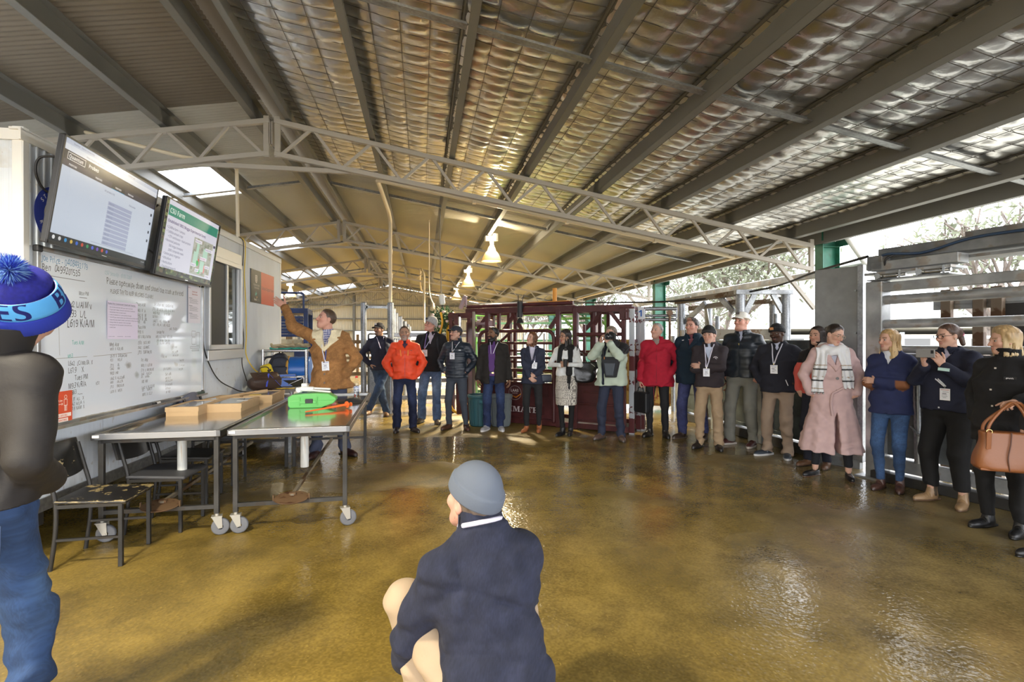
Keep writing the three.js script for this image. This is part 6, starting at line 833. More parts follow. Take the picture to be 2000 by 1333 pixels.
function person(o) {
  const H = o.H ?? 1.75, S = H / 1.75, fem = !!o.fem, gi = o.girth ?? 1, sw = (fem ? 0.150 : 0.172) * (o.shoulders ?? 1) * (0.6 + 0.4 * gi), seed = o.seed ?? 1, R = rng(seed);
  const root = thing('person', o.label, 'person', [o.at[0], o.y ?? 0, o.at[1]], (o.yaw ?? 0) * Math.PI / 180, undefined); root.scale.setScalar(S);
  // frames
  const pel = V(...(o.pelvis ?? [0, 0.95, 0])), tq = new THREE.Quaternion().setFromEuler(new THREE.Euler((o.lean?.[0] ?? 0), (o.lean?.[2] ?? 0), (o.lean?.[1] ?? 0), 'YXZ')), ti = tq.clone().invert();
  const T = (x, y, z) => V(x, y - 0.95, z).applyQuaternion(tq).add(pel), tm = new THREE.Matrix4().makeRotationFromQuaternion(ti).elements;
  const X = [0, 0, 0], toT = (x, y, z) => { const a = x - pel.x, b = y - pel.y, c = z - pel.z; X[0] = tm[0] * a + tm[4] * b + tm[8] * c; X[1] = tm[1] * a + tm[5] * b + tm[9] * c + 0.95; X[2] = tm[2] * a + tm[6] * b + tm[10] * c; };
  const hp = o.head ?? [0, 0, 0], D2 = Math.PI / 180, hq = new THREE.Quaternion().setFromEuler(new THREE.Euler(-hp[1] * D2, hp[0] * D2, hp[2] * D2, 'YXZ')), hi_ = new THREE.Matrix4().makeRotationFromQuaternion(hq.clone().invert()).elements;
  const neck = T(0, 1.45, -0.02), hs = o.headScale ?? (fem ? 0.95 : 1), hc = neck.clone().add(V(0, 0.145, 0.012).applyQuaternion(tq.clone().slerp(new THREE.Quaternion(), 0.5))).add(V(0, 0.02, 0.03).applyQuaternion(hq)).add(V(...(o.headShift ?? [0, 0, 0])));
  const Y = [0, 0, 0], toH = (x, y, z) => { const a = (x - hc.x) / hs, b = (y - hc.y) / hs, c = (z - hc.z) / hs; Y[0] = hi_[0] * a + hi_[4] * b + hi_[8] * c; Y[1] = hi_[1] * a + hi_[5] * b + hi_[9] * c; Y[2] = hi_[2] * a + hi_[6] * b + hi_[10] * c; };
  const HP = (x, y, z) => V(x * hs, y * hs, z * hs).applyQuaternion(hq).add(hc);
  // arms and legs
  const arms = {}; for (const s of ['L', 'R']) {
    const q = typeof o.arms?.[s] === 'object' ? { ...ARM.down, ...o.arms[s] } : ARM[o.arms?.[s] ?? 'down'], m = (a) => (s === 'L' || q.raw ? V(...a) : V(-a[0], a[1], a[2])), Sh = T((s === 'L' ? 1 : -1) * sw, 1.388 + (q.lift ?? 0), -0.012);
    const w = m(q.w), Wt = T(w.x, w.y, w.z), [E, Wr] = ik(Sh, Wt, fem ? 0.272 : 0.288, fem ? 0.235 : 0.252, m(q.h).applyQuaternion(tq));
    arms[s] = { Sh, E, W: Wr, f: m(q.f).applyQuaternion(tq), n: m(q.n).applyQuaternion(tq), c: q.c, hid: q.hid, th: q.th ?? 0.5 };
  }
  const legs = {}; for (const s of ['L', 'R']) {
    const sg = s === 'L' ? 1 : -1, ft = o.feet?.[s] ?? [sg * 0.11, 0.0, sg * 9], hip = V(sg * 0.088 * (0.7 + 0.3 * gi), -0.04, 0).applyQuaternion(tq.clone().slerp(new THREE.Quaternion(), o.hipStraight ?? 0.8)).add(pel), A = V(ft[0], ft[3] ?? 0.085, ft[1]), kh = o.knee?.[s] ? V(...o.knee[s]) : V(sg * 0.12, 0, 1);
    const [K, An] = ik(hip, A, 0.425, 0.42, kh); legs[s] = { hip, K, A: An, yaw: ft[2] * D2, pitch: ft[4] ?? 0 };
  }
  const ar = (fem ? 0.86 : 1) * (0.55 + 0.45 * gi), armCaps = (q, e, w) => [C8(q.Sh, q.E, (0.058 + e) * ar, (0.045 + e) * ar), C8(q.E, q.W, (0.045 + e) * ar, (w + e * 0.8) * ar)];
  const fold = (x, y, z, a) => a * (noise(x * 7 + seed, y * 15 + 2.5 * noise(x * 5, y * 4, z * 5 + seed), z * 7) + 0.5 * noise(x * 17, y * 26, z * 17 + seed));
  // body under the clothes, with neck; head and hands on finer grids
  const bw = (fem ? 0.9 : 1) * gi, tp = profile([[0.87, 0.12 * bw, 0.085 * bw], [0.95, 0.145 * bw, 0.1 * bw], [1.1, 0.125 * bw, 0.088 * bw], [1.3, 0.14 * bw, 0.095 * bw], [1.4, 0.115, 0.075, -0.01], [1.46, 0.05, 0.05, -0.015]]);
  const ac = [...armCaps(arms.L, -0.014, 0.03), ...armCaps(arms.R, -0.014, 0.03)], lc = ['L', 'R'].flatMap((s) => [C8(legs[s].hip, legs[s].K, 0.072 * gi, 0.048), C8(legs[s].K, legs[s].A, 0.046, 0.034)]);
  const nk = C8(T(0, 1.40, -0.02), HP(0, -0.05, -0.025), fem ? 0.05 : 0.06, fem ? 0.044 : 0.055);
  const bodyF = (x, y, z) => { toT(x, y, z); let d = tp(X[0], X[1], X[2]); for (const c of ac) d = smin(d, cap(c, x, y, z), 0.03); for (const c of lc) d = smin(d, cap(c, x, y, z), 0.03); return smin(d, cap(nk, x, y, z), 0.03); };
  const ext = [neck, pel, arms.L.E, arms.R.E, arms.L.W, arms.R.W, arms.L.Sh, arms.R.Sh, legs.L.K, legs.R.K, legs.L.A, legs.R.A], lo = [0, 1, 2].map((i) => Math.min(...ext.map((p) => p.getComponent(i))) - 0.24), hiB = [0, 1, 2].map((i) => Math.max(...ext.map((p) => p.getComponent(i))) + 0.24);
  const jaw = o.jaw ?? (fem ? 0.92 : 1), nose = o.nose ?? 1, ch = o.cheek ?? 1;
  const headF = (x, y, z) => {
    const nd = cap(nk, x, y, z); toH(x, y, z); const a = Math.abs(Y[0]), h = Y[1], w = Y[2];
    let d = ell(a, h, w, 0, 0.032, -0.012, 0.075, 0.085, 0.094); d = smin(d, ell(a, h, w, 0, -0.034, 0.024, 0.058 * ch, 0.08, 0.064), 0.03);
    d = smin(d, ell(a, h, w, 0, -0.094, 0.06, 0.026 * jaw, 0.022, 0.026), 0.028); d = smin(d, cap([0.05 * jaw, -0.05, 0.0, 0.018 * jaw, -0.096, 0.052, 0.02, 0.017], a, h, w), 0.025);
    d = smin(d, ell(a, h, w, 0.036, -0.022, 0.06, 0.026 * ch, 0.022, 0.024), 0.02); d = smin(d, cap([0.006, 0.026, 0.083, 0.045, 0.022, 0.066, 0.009, 0.009], a, h, w), 0.014);
    d = smax(d, -ell(a, h, w, 0.032, 0.005, 0.097, 0.02, 0.0125, 0.019), 0.012);
    d = smin(d, ell(a, h, w, 0.032, 0.0152, 0.0762, 0.017, 0.006, 0.012), 0.004); d = smin(d, ell(a, h, w, 0.032, -0.0078, 0.075, 0.016, 0.005, 0.011), 0.004);
    d = smin(d, cap([0, 0.014, 0.084, 0, -0.03, 0.102 + 0.006 * nose, 0.0085, 0.0125 * nose], a, h, w), 0.01); d = smin(d, ell(a, h, w, 0.0125 * nose, -0.034, 0.093, 0.0095, 0.008, 0.011), 0.006);
    d = smin(d, ell(a, h, w, 0, -0.0585, 0.083, 0.021, 0.0055, 0.0105), 0.006); d = smin(d, ell(a, h, w, 0, -0.0695, 0.082, 0.018, 0.0065, 0.0105), 0.006); d = smax(d, -cap([0, -0.0638, 0.096, 0.02, -0.0645, 0.086, 0.0016, 0.001], a, h, w), 0.004);
    if (!o.noEars) d = Math.min(d, smin(d, Math.max(ell(a, h, w, 0.076, -0.006, -0.008, 0.012, 0.032, 0.02), -ell(a, h, w, 0.089, -0.004, -0.002, 0.008, 0.019, 0.01)), 0.008));
    if (o.jowl) d = smin(d, ell(a, h, w, 0, -0.1, 0.03, 0.045, 0.025, 0.04), 0.03);
    return smin(d * hs, nd, 0.022);
  };
  const hlo = [hc.x, Math.min(hc.y, neck.y + 0.1) - 0.2, hc.z].map((v, i) => (i === 1 ? v : v - 0.16)), hhi = [hc.x + 0.16, hc.y + 0.15, hc.z + 0.16], fine = o.fine ?? 0.0052;
  const parts = [nets(bodyF, lo, hiB, 0.024), nets(headF, hlo, hhi, fine)];
  const hsz = (fem ? 0.9 : 1);
  for (const s of ['L', 'R']) { const q = arms[s]; const hc_ = handCaps(q.W, q.f, q.n, s === 'L', q.c, hsz, q.th), dirw = q.W.clone().sub(q.E).normalize(), fw = C8(q.W.clone().addScaledVector(dirw, -0.1), q.W.clone().addScaledVector(dirw, 0.012), 0.031 * ar, 0.025 * ar), all = [...hc_.palm, ...hc_.out, fw];
    const f = (x, y, z) => { let d = cap(fw, x, y, z); for (const c of hc_.palm) d = smin(d, cap(c, x, y, z), 0.014); for (const c of hc_.out) d = smin(d, cap(c, x, y, z), 0.0045); return d; };
    const l = [0, 1, 2].map((i) => Math.min(...all.flatMap((c) => [c[i], c[i + 3]])) - 0.03), h = [0, 1, 2].map((i) => Math.max(...all.flatMap((c) => [c[i], c[i + 3]])) + 0.03); parts.push(nets(f, l, h, q.hid ? 0.009 : Math.min(fine, 0.0048))); }
  const sk = o.skin ?? [0.55, 0.33, 0.24], lip = o.lip ?? mix3(sk, [0.42, 0.12, 0.11], fem ? 0.55 : 0.35), hair = o.hair ?? { style: 'short', color: [0.06, 0.04, 0.03] }, brow = hair.brow ?? mix3(hair.color, [0.05, 0.035, 0.03], 0.4), beard = o.beard;
  const body = mesh('body', netGeo(parts, (x, y, z) => {
    toH(x, y, z); const a = Math.abs(Y[0]), h = Y[1], w = Y[2]; if (Math.abs(h) > 0.16 || a > 0.12 || Math.abs(w) > 0.14) { const e = noise(x * 40, y * 40, z * 40); return mul3(sk, 1 + 0.05 * e); }
    let c = mul3(sk, 1 + 0.05 * noise(x * 60, y * 60, z * 60)); const red = smooth(0.05, 0.0, Math.hypot(a - 0.036, h + 0.025)) * smooth(0.03, 0.06, w) + smooth(0.02, 0.0, Math.hypot(a, h + 0.032)) * (w > 0.09 ? 1 : 0); c = mix3(c, [sk[0] * 1.02, sk[1] * 0.72, sk[2] * 0.68], red * 0.45);
    if (w > 0.055) { const bl = Math.abs(h - 0.0275 - 0.05 * Math.min(a, 0.035) * (a < 0.035 ? 1 : -1) * 0.3); if (a > 0.011 && a < 0.05 && bl < 0.0052) c = mix3(c, brow, 0.8); if (a < 0.022 && h < -0.053 && h > -0.077 && w > 0.076) c = lip; }
    if (beard) { const m = smooth(-0.02, -0.045, h + 0.25 * Math.max(0, 0.05 - w) * -1 + (a > 0.05 ? 0.02 : 0)) * smooth(-0.03, 0.0, w) * (h > -0.135 ? 1 : 0), mo = h < -0.042 && h > -0.056 && a < 0.032 && w > 0.06 ? 1 : 0, lp = a < 0.02 && h < -0.057 && h > -0.075 && w > 0.078 ? 0 : 1; let k = Math.max(m, mo) * lp; if (beard.kind === 'goatee') k *= a < 0.034 ? 1 : 0.25; if (beard.kind === 'moustache') k = mo + m * 0.25 * lp; c = mix3(c, beard.color, clamp(k, 0, 1) * (beard.amount ?? 0.8)); }
    return c;
  }), SKINM, root);
  // eyes
  for (const s of [1, -1]) { const g = new THREE.SphereGeometry(0.0118 * hs, 16, 12), p = g.attributes.position, c = new Float32Array(p.count * 3); for (let i = 0; i < p.count; i++) { const z = p.getZ(i) / (0.0118 * hs), r = z > 0.9 ? [0.008, 0.008, 0.008] : z > 0.74 ? (o.iris ?? [0.06, 0.04, 0.025]) : [0.4, 0.37, 0.34]; c.set(r, i * 3); } g.setAttribute('color', new THREE.BufferAttribute(c, 3)); g.applyQuaternion(hq); const e = HP(0.032 * s, 0.0042, 0.0737); mesh('eye', g.translate(e.x, e.y, e.z), M([1, 1, 1], 0.15, 0, { vertexColors: true }), root); }
  // full beard as its own tuft
  if (beard?.kind === 'full') mesh('beard', netGeo([nets((x, y, z) => { toH(x, y, z); const a = Math.abs(Y[0]), h = Y[1], w = Y[2]; let d = smin(ell(a, h, w, 0, -0.105, 0.045, 0.056, 0.052, 0.052), cap([0.06, -0.03, 0.0, 0.045, -0.09, 0.03, 0.02, 0.02], a, h, w), 0.03); d = smax(d, -ell(a, h, w, 0, -0.052, 0.1, 0.03, 0.022, 0.04), 0.012); return (d + 0.004 * noise(a * 90, h * 40, w * 90)) * hs; }, [hc.x - 0.16, hc.y - 0.24, hc.z - 0.16], [hc.x + 0.16, hc.y + 0.08, hc.z + 0.18], 0.006)], () => beard.color), HAIRM, root);
  // hair
  if (hair.style !== 'none') {
    const t = hair.t ?? 0.011, drop = hair.drop ?? 0, st = hair.style;
    const hf = (x, y, z) => {
      toH(x, y, z); const xx = Y[0], a = Math.abs(xx), h = Y[1], w = Y[2], line = -0.507 * h + 0.862 * w - (hair.line ?? 0.0165) + (st === 'long' || st === 'bob' ? -0.35 * Math.max(0, 0.03 - a) * 0 : 0);
      const tt = t * smooth(0.004, -0.035, line) + 0.001; let d = ell(a, h, w, 0, 0.032, -0.013, 0.076 + tt, 0.086 + tt, 0.096 + tt);
      d = smax(d, line + 0.008 * noise(xx * 45, h * 45, seed) - (a > 0.062 && h > -0.03 && h < 0.01 ? 0.012 : 0), 0.006); d = Math.max(d, -0.062 - h - (w < -0.03 ? 0.02 : 0), a > 0.06 && w > -0.03 && h < -0.02 ? 0.02 : -1);
      if (st === 'balding') d = Math.max(d, -(Math.hypot(a, w - 0.02) - 0.055) * (h > 0.04 ? 1 : -1));
      if (st === 'long' || st === 'bob') {
        const L = drop, fl = 1 + 0.12 * smooth(0, -0.2, h), q = Math.pow(Math.pow(a / (0.087 * fl), 2.2) + Math.pow(Math.abs(w + 0.022) / (0.1 * fl), 2.2), 1 / 2.2), v = smax(Math.max((q - 1) * 0.085, h - 0.06), -L - h + 0.004 * noise(xx * 25, w * 25, seed), 0.03);
        const face = Math.max(a - 0.066 + 0.1 * Math.max(0, -0.02 - h) * (hair.open ?? 0), -(w - 0.012 - (hair.front ?? 0))); d = smin(d, Math.max(v, -face, (hair.shoulder ?? 0) * (w - 0.045)), 0.02);
      }
      if (st === 'bun' || st === 'pony') { d = smin(d, ell(xx, h, w, 0, hair.by ?? 0.055, -0.118, 0.038, 0.036, 0.034), 0.015); if (st === 'pony') d = smin(d, cap([0, 0.04, -0.12, 0.02, -0.1, -0.13, 0.03, 0.02], xx, h, w), 0.02); }
      if (hair.quiff) d = smin(d, ell(a, h, w, 0, 0.104, 0.055, 0.05, 0.024, 0.035), 0.02);
      return (d + (hair.rough ?? 0.0025) * noise(xx * 95, h * (drop ? 9 : 60) + seed, w * 95)) * hs;
    };
    const dd = Math.max(0.12, drop + 0.06) * hs; mesh('hair', netGeo([nets(hf, [hc.x - 0.19, hc.y - dd - 0.02, hc.z - 0.19], [hc.x + 0.19, hc.y + 0.17, hc.z + 0.19], drop ? 0.007 : 0.0058)], (x, y, z) => { toH(x, y, z); const n = noise(Y[0] * 90, Y[1] * 10, Y[2] * 90), ln = -0.507 * Y[1] + 0.862 * Y[2] - (hair.line ?? 0.0165); return mix3(mix3(mul3(hair.color, 1 + 0.45 * n), sk, drop ? 0 : 0.5 * smooth(-0.014, 0.004, ln + 0.006 * n)), hair.tip ?? hair.color, hair.tip ? smooth(hair.tipY ?? 0.02, (hair.tipY ?? 0.02) - 0.1, Y[1] + 0.03 * n) : 0); }), HAIRM, root);
  }
  // hats
  const hat = o.hat;
  if (hat?.kind === 'beanie') {
    const f = (x, y, z) => { toH(x, y, z); const a = Math.abs(Y[0]), h = Y[1], w = Y[2], e = 0.42, pl = (hat.brow ?? 0.012) + e * (w) * 0.62 - h, t = 0.014 + (hat.puff ?? 0) * smooth(0.05, 0.13, h); let d = ell(a, h, w, 0, 0.034, -0.013, 0.076 + t, 0.088 + t + (hat.tall ?? 0), 0.097 + t); const bd = Math.max(ell(a, h, w, 0, 0.034, -0.013, 0.083 + t, 0.1 + t, 0.104 + t), -(pl) - 0.055 * 1); if (hat.band !== 0) d = smin(d, bd, 0.005); d += (hat.rib ?? 0.001) * Math.sin(Math.atan2(Y[0], w) * 70); return smax(d, pl, 0.006) * hs; };
    mesh('beanie', netGeo([nets(f, [hc.x - 0.16, hc.y - 0.12, hc.z - 0.16], [hc.x + 0.16, hc.y + 0.2, hc.z + 0.16], o.fine ?? 0.0055)], (x, y, z) => { toH(x, y, z); return hat.paint ? hat.paint(Y[0], Y[1], Y[2]) : hat.knit ? mul3(hat.color, 1 + 0.35 * noise(x * 170, y * 170, z * 170)) : hat.color; }), CLOTHM, root);
    if (hat.patch) { const g = panelGeo(0.05 * hs, 0.034 * hs).applyQuaternion(hq), e = HP(hat.patchX ?? 0, 0.075, 0.119); mesh('hat_patch', g.translate(e.x, e.y, e.z), M(hat.patch, 0.6, 0, { side: THREE.DoubleSide }), root); }
  } else if (hat?.kind === 'cap') {
    const f = (x, y, z) => { toH(x, y, z); const a = Math.abs(Y[0]), h = Y[1], w = Y[2], t = 0.014; let d = Math.max(ell(a, h, w, 0, 0.036, -0.013, 0.077 + t, 0.09 + t, 0.098 + t), 0.043 + 0.22 * Math.min(0, w + 0.02) - h); const by = h - 0.052 + a * a * 5 + 0.18 * Math.max(0, w - 0.09), br = Math.max(Math.abs(by) - 0.004, (Math.hypot(a / 0.078, (w - 0.075) / 0.095) - 1) * 0.07, 0.06 - w); d = smin(d, br, 0.008); return d * hs; };
    mesh('cap', netGeo([nets(f, [hc.x - 0.2, hc.y - 0.1, hc.z - 0.2], [hc.x + 0.2, hc.y + 0.17, hc.z + 0.2], 0.0055)], (x, y, z) => { toH(x, y, z); return Y[2] > 0.1 && hat.brim ? hat.brim : hat.color; }), CLOTHM, root);
    if (hat.patch) { const g = panelGeo(0.05 * hs, 0.03 * hs).applyQuaternion(hq), e = HP(0, 0.098, 0.098); mesh('cap_badge', g.translate(e.x, e.y, e.z), M(hat.patch, 0.6, 0, { side: THREE.DoubleSide, transparent: false }), root); }
  }
  if (o.glasses) { const gs = []; for (const s of [1, -1]) { gs.push(new THREE.TorusGeometry(0.0235, 0.0022, 6, 20).scale(1.1, 0.85, 1).rotateY(s * 0.18).translate(s * 0.032, 0.002, 0.103), rod([s * 0.057, 0.008, 0.098], [s * 0.083, 0.008, 0.0], 0.002, 6)); } gs.push(rod([-0.008, 0.006, 0.107], [0.008, 0.006, 0.107], 0.002, 6)); mesh('glasses', merge(gs).applyMatrix4(new THREE.Matrix4().compose(hc, hq, V(hs, hs, hs))), M(o.glasses, 0.3, 0.2), root); }
  // shirt
  const top = o.top;
  const G = (top.fit ?? 1) * gi * (fem ? 0.9 : 1), hem = top.hem ?? 0.86, hipw = (top.hipw ?? 1), belly = top.belly ?? 0;
  const keysFor = (e, h0, fl = top.flare ?? 0) => [[h0, (0.178 * hipw + fl) * G + e, (0.132 + fl * 0.8) * G + e, 0.005], [Math.max(h0 + 0.02, 0.95), 0.178 * hipw * G + e, (0.130 + belly * 0.6) * G + e, 0.01 + belly * 0.5], [1.1, (0.166 - (top.waist ?? 0)) * G + e, (0.124 + belly) * G + e, 0.01 + belly], [1.26, 0.174 * G + e, (0.126 + belly * 0.4 + (fem ? 0.012 : 0)) * G + e, 0.012 + (fem ? 0.01 : 0)], [1.34, 0.166 * (sw / 0.172) * 0.98 + e, 0.116 * (0.6 + 0.4 * G) + e, 0.0], [1.41, 0.125 * (sw / 0.172) + e, 0.088 + e, -0.012], [1.47, 0.072 + e, 0.066 + e, -0.018]];
  if (o.shirt) { const sp = profile(keysFor(-0.014, 0.92, 0)), sc = o.shirt; mesh('shirt', netGeo([nets((x, y, z) => { toT(x, y, z); const d = sp(X[0], X[1], X[2]), r = Math.hypot(X[0], X[2] + 0.018 - 0.25 * (X[1] - 1.47)) - 0.07; return smin(d, Math.max(Math.abs(r) - 0.008, Math.abs(X[1] - 1.475) - 0.032), 0.012); }, lo, hiB, 0.013)], (x, y, z) => { toT(x, y, z); return sc.plaid ? (Math.sin(X[0] * 260) > 0.55 || Math.sin(X[1] * 230) > 0.6 ? sc.plaid : sc.color) : sc.color; }), CLOTHM, root); }
  // jacket, coat or top
  const tpF = profile(keysFor(0.012, Math.max(hem, 0.3))), th = top.thick ?? 0.012, jc = [...armCaps(arms.L, th, 0.04), ...armCaps(arms.R, th, 0.04)].map((c) => c);
  for (const i of [1, 3]) { const c = jc[i], dx = c[3] - c[0], dy = c[4] - c[1], dz = c[5] - c[2], L = Math.hypot(dx, dy, dz), cut = top.cuff ?? 0.02; c[3] -= dx / L * cut; c[4] -= dy / L * cut; c[5] -= dz / L * cut; }
  const am = 1.5 * (top.fold ?? 0.007), shoul = [C8(arms.L.Sh, T(0.035, 1.45, -0.025), 0.05 + th, 0.04 + th), C8(arms.R.Sh, T(-0.035, 1.45, -0.025), 0.05 + th, 0.04 + th)];
  const topF = (x, y, z) => {
    toT(x, y, z); const tx = X[0], ty = X[1], tz = X[2]; let d = tpF(tx, ty, tz);
    if (top.split && ty < 1.0) d = Math.max(d, 0.006 + 0.02 * smooth(0.9, 0.4, ty) - Math.abs(tx - (top.splitX ?? 0)) - (tz < 0 ? 1 : 0));
    for (const c of shoul) d = smin(d, cap(c, x, y, z), 0.045);
    if (top.open) { const w = top.open[1] * smooth(top.open[0], 1.47, ty) * 1.0 + (top.open[2] ?? 0); if (ty > top.open[0]) d = smax(d, -Math.max(Math.abs(tx - (top.openX ?? 0)) - w, -(tz - 0.0)), 0.006); }
    if (!top.sleeveless) { d = smin(d, cap(jc[0], x, y, z), 0.035); d = smin(d, cap(jc[2], x, y, z), 0.035); d = smin(d, cap(jc[1], x, y, z), 0.012); d = smin(d, cap(jc[3], x, y, z), 0.012); }
    const col_ = top.collar; if (col_) { const up = ty - 1.465, r = Math.hypot(tx, (tz + 0.018 - 0.3 * up) * 1.02) - (0.074 + (col_ === 'fold' ? 0.05 * (0.05 - Math.abs(up - 0.02)) * 8 : 0.3 * up * (top.flareC ?? 0.6))); let c = Math.max(Math.abs(r) - 0.0085, Math.abs(up - (col_ === 'tall' ? 0.03 : 0.012)) - (col_ === 'tall' ? 0.05 : 0.035)); if (top.open || top.gap) c = Math.max(c, tz > 0 ? (top.gap ?? 0.02) - Math.abs(tx) : -1); d = smin(d, c, 0.01); }
    if (top.hood) d = smin(d, ell(tx, ty, tz, 0, 1.44, -0.115, 0.11, 0.06, 0.055), 0.03);
    if (Math.abs(d) < 0.05) { d += fold(x, y, z, am); if (top.quilt) d += 0.006 * Math.abs(Math.sin(ty * Math.PI / top.quilt)) - 0.004; if (!top.noZip && tz > 0 && ty < (top.open ? top.open[0] + 0.02 : 1.5)) { const q = (tx - (top.openX ?? 0)) / 0.004; d += 0.004 * Math.exp(-q * q); } for (const s of [1, -1]) if (top.pockets) { const q = (Math.abs(ty - 1.02 + 0.5 * (Math.abs(tx) - 0.12))) / 0.004; if (tz > 0.04 && Math.abs(tx) > 0.07 && Math.abs(tx) < 0.14) d += 0.003 * Math.exp(-q * q); } if (top.extra) d = top.extra(tx, ty, tz, d); }
    return d;
  };
  const topM = mesh(top.name ?? 'jacket', netGeo([nets(topF, [lo[0], Math.max(lo[1], Math.min(pel.y + (hem - 0.95) - 0.14, pel.y - 0.3)), lo[2]], [hiB[0], hiB[1] + 0.1, hiB[2]], o.res ?? 0.0125)], (x, y, z) => { toT(x, y, z); return top.paint ? top.paint(X[0], X[1], X[2], x, y, z, arms) : mul3(top.color, 1 + 0.1 * noise(x * 30, y * 30, z * 30)); }), top.mat ?? CLOTHM, root);
  if (o.lapel) { const l = o.lapel, op = top.open ?? [1.24, 0.05]; mesh(l.name ?? 'lapel', netGeo([nets((x, y, z) => { const d = topF(x, y, z); toT(x, y, z); const ty = X[1], a = Math.abs(X[0] - (top.openX ?? 0)), w = op[1] * smooth(op[0], 1.47, ty) + (op[2] ?? 0), k = clamp((ty - l.y0) / (1.46 - l.y0), 0, 1), wide = l.w * (k < (l.notch ?? 0.62) ? k / (l.notch ?? 0.62) : k < (l.notch ?? 0.62) + 0.06 ? 0.72 : 1.02); return Math.max(d - 0.013, a - w - wide, w - 0.012 - a, l.y0 - ty, ty - 1.52, -0.035 - X[2] - 0.1 * smooth(1.4, 1.48, ty)); }, [lo[0], pel.y + 0.2, lo[2]], [hiB[0], hiB[1] + 0.1, hiB[2]], 0.0085)], (x, y, z) => mul3(l.color, 1 + 0.12 * noise(x * 120, y * 120, z * 120))), l.mat ?? CLOTHM, root); }
  const zips = () => { if (top.zip) { const [y0, y1, c, r] = top.zip, x = top.openX ?? 0; mesh('zip', tube(Array.from({ length: 12 }, (_, i) => { const y = lerp(y0, y1, i / 11); return T(x, y, surf(x, y) + 0.001); }), r ?? 0.004, 40, 5), M(c, 0.5), root); } };
  const surf = (x, y, zs = 0.5) => { let z = zs; for (let i = 0; i < 60; i++) { const p = T(x, y, z), d = topF(p.x, p.y, p.z); if (d < 0.002) break; z -= Math.max(0.002, d * 0.7); if (z < -0.2) break; } return z; };
  // trousers, leggings or skirt
  const lg = o.legs ?? { color: [0.02, 0.03, 0.07] };
  { const wst = lg.waist ?? 1.0, r = (lg.fit ?? 1) * (0.5 + 0.5 * gi), caps = ['L', 'R'].flatMap((s) => [C8(legs[s].hip, legs[s].K, 0.09 * r, (lg.slim ? 0.062 : 0.07) * r), C8(legs[s].K, legs[s].A, (lg.slim ? 0.06 : 0.068) * r, (lg.slim ? 0.045 : 0.062) * r)]), hpF = profile([[0.79, 0.07 * G, 0.07 * G], [0.86, 0.155 * G, 0.112 * G], [0.95, 0.17 * G, 0.122 * G, 0], [wst, 0.158 * G, 0.115 * G, 0.005]]), cut = lg.cut ?? 0.055, am2 = 1.4 * (lg.fold ?? (lg.slim ? 0.004 : 0.008));
    const f = (x, y, z) => { let d = 9; toT(x, y, z); d = hpF(X[0], X[1], X[2]); const e0 = cap(caps[0], x, y, z), e1 = cap(caps[1], x, y, z), e2 = cap(caps[2], x, y, z), e3 = cap(caps[3], x, y, z); d = smin(d, Math.min(smin(e0, e1, 0.03), smin(e2, e3, 0.03)), 0.05); if (lg.wide) d = Math.min(d, 9); d = Math.max(d, o.pelvis ? -1 : cut - y); if (Math.abs(d) < 0.05) d += fold(x, y, z, am2 * (0.7 + 1.3 * smooth(0.45, 0.12, y))); return d; };
    mesh(lg.name ?? 'trousers', netGeo([nets(f, [lo[0], Math.max(lo[1], 0.0), lo[2]], [hiB[0], Math.max(pel.y + 0.2, legs.L.K.y + 0.18, legs.R.K.y + 0.18), hiB[2]], o.resLegs ?? 0.0135)], (x, y, z) => { const n = noise(x * 12, y * 7, z * 12); return lg.denim ? mix3(mul3(lg.color, 1 + 0.2 * n), lg.fade ?? mul3(lg.color, 1.8), 0.5 * smooth(0.25, 0.0, Math.abs(y - 0.62)) * smooth(-0.02, 0.06, z)) : mul3(lg.color, 1 + 0.07 * n); }), lg.denim ? DENIMM : CLOTHM, root); }
  if (o.skirt) { const k = o.skirt, sp = profile([[k.hem, 0.17, 0.165, 0.025], [0.75, 0.18, 0.155, 0.012], [0.93, 0.172, 0.135, 0], [1.06, 0.142, 0.115, 0]]); mesh('skirt', netGeo([nets((x, y, z) => { toT(x, y, z); return sp(X[0], X[1], X[2]) + fold(x, y, z, 0.003); }, [-0.3, k.hem - 0.05, -0.3], [0.3, 1.1, 0.3], 0.0095)], (x, y, z) => { const p = Math.sin((x + z) * 230 + 2 * Math.sin(y * 200)) * Math.sin(y * 260); return p > 0.05 ? k.color : k.alt; }), CLOTHM, root); }
  // shoes
  const sh = o.shoes ?? { kind: 'shoe', color: [0.02, 0.015, 0.012], sole: [0.01, 0.01, 0.01] };
  for (const s of ['L', 'R']) { const q = legs[s], m = mesh('shoe', shoe(sh.kind, sh.color, sh.sole), sh.mat ?? LEATHERM, root), fw = V(Math.sin(q.yaw), 0, Math.cos(q.yaw)); m.scale.setScalar(fem ? 0.9 : 1); m.rotation.set(q.pitch, q.yaw, 0, 'YXZ'); m.position.copy(q.A).addScaledVector(fw, 0.045 * (fem ? 0.9 : 1)).setY(q.A.y - 0.085); }
  // lanyard and name badge
  if (o.lanyard) {
    const L = o.lanyard, bx_ = L.x ?? 0, by = L.y ?? 1.08, n = 9, edge = L.edge ?? 0.062, y0 = L.y0 ?? 1.475;
    for (const s of [1, -1]) { const pts = []; for (let i = 0; i <= n; i++) { const t = i / n, x = lerp(s * edge, bx_ + s * 0.006, Math.pow(t, 0.9)), y = lerp(y0, by + 0.075, t); const z = Math.max(surf(x, y), L.minZ ?? -0.2) + 0.006; pts.push(T(x, y, z)); } pts.unshift(T(s * edge, y0 + 0.012, -0.02)); mesh('lanyard', tube(pts, L.r ?? 0.0062, 24, 5), M((s > 0 && L.color2) || L.color, 0.6), root); }
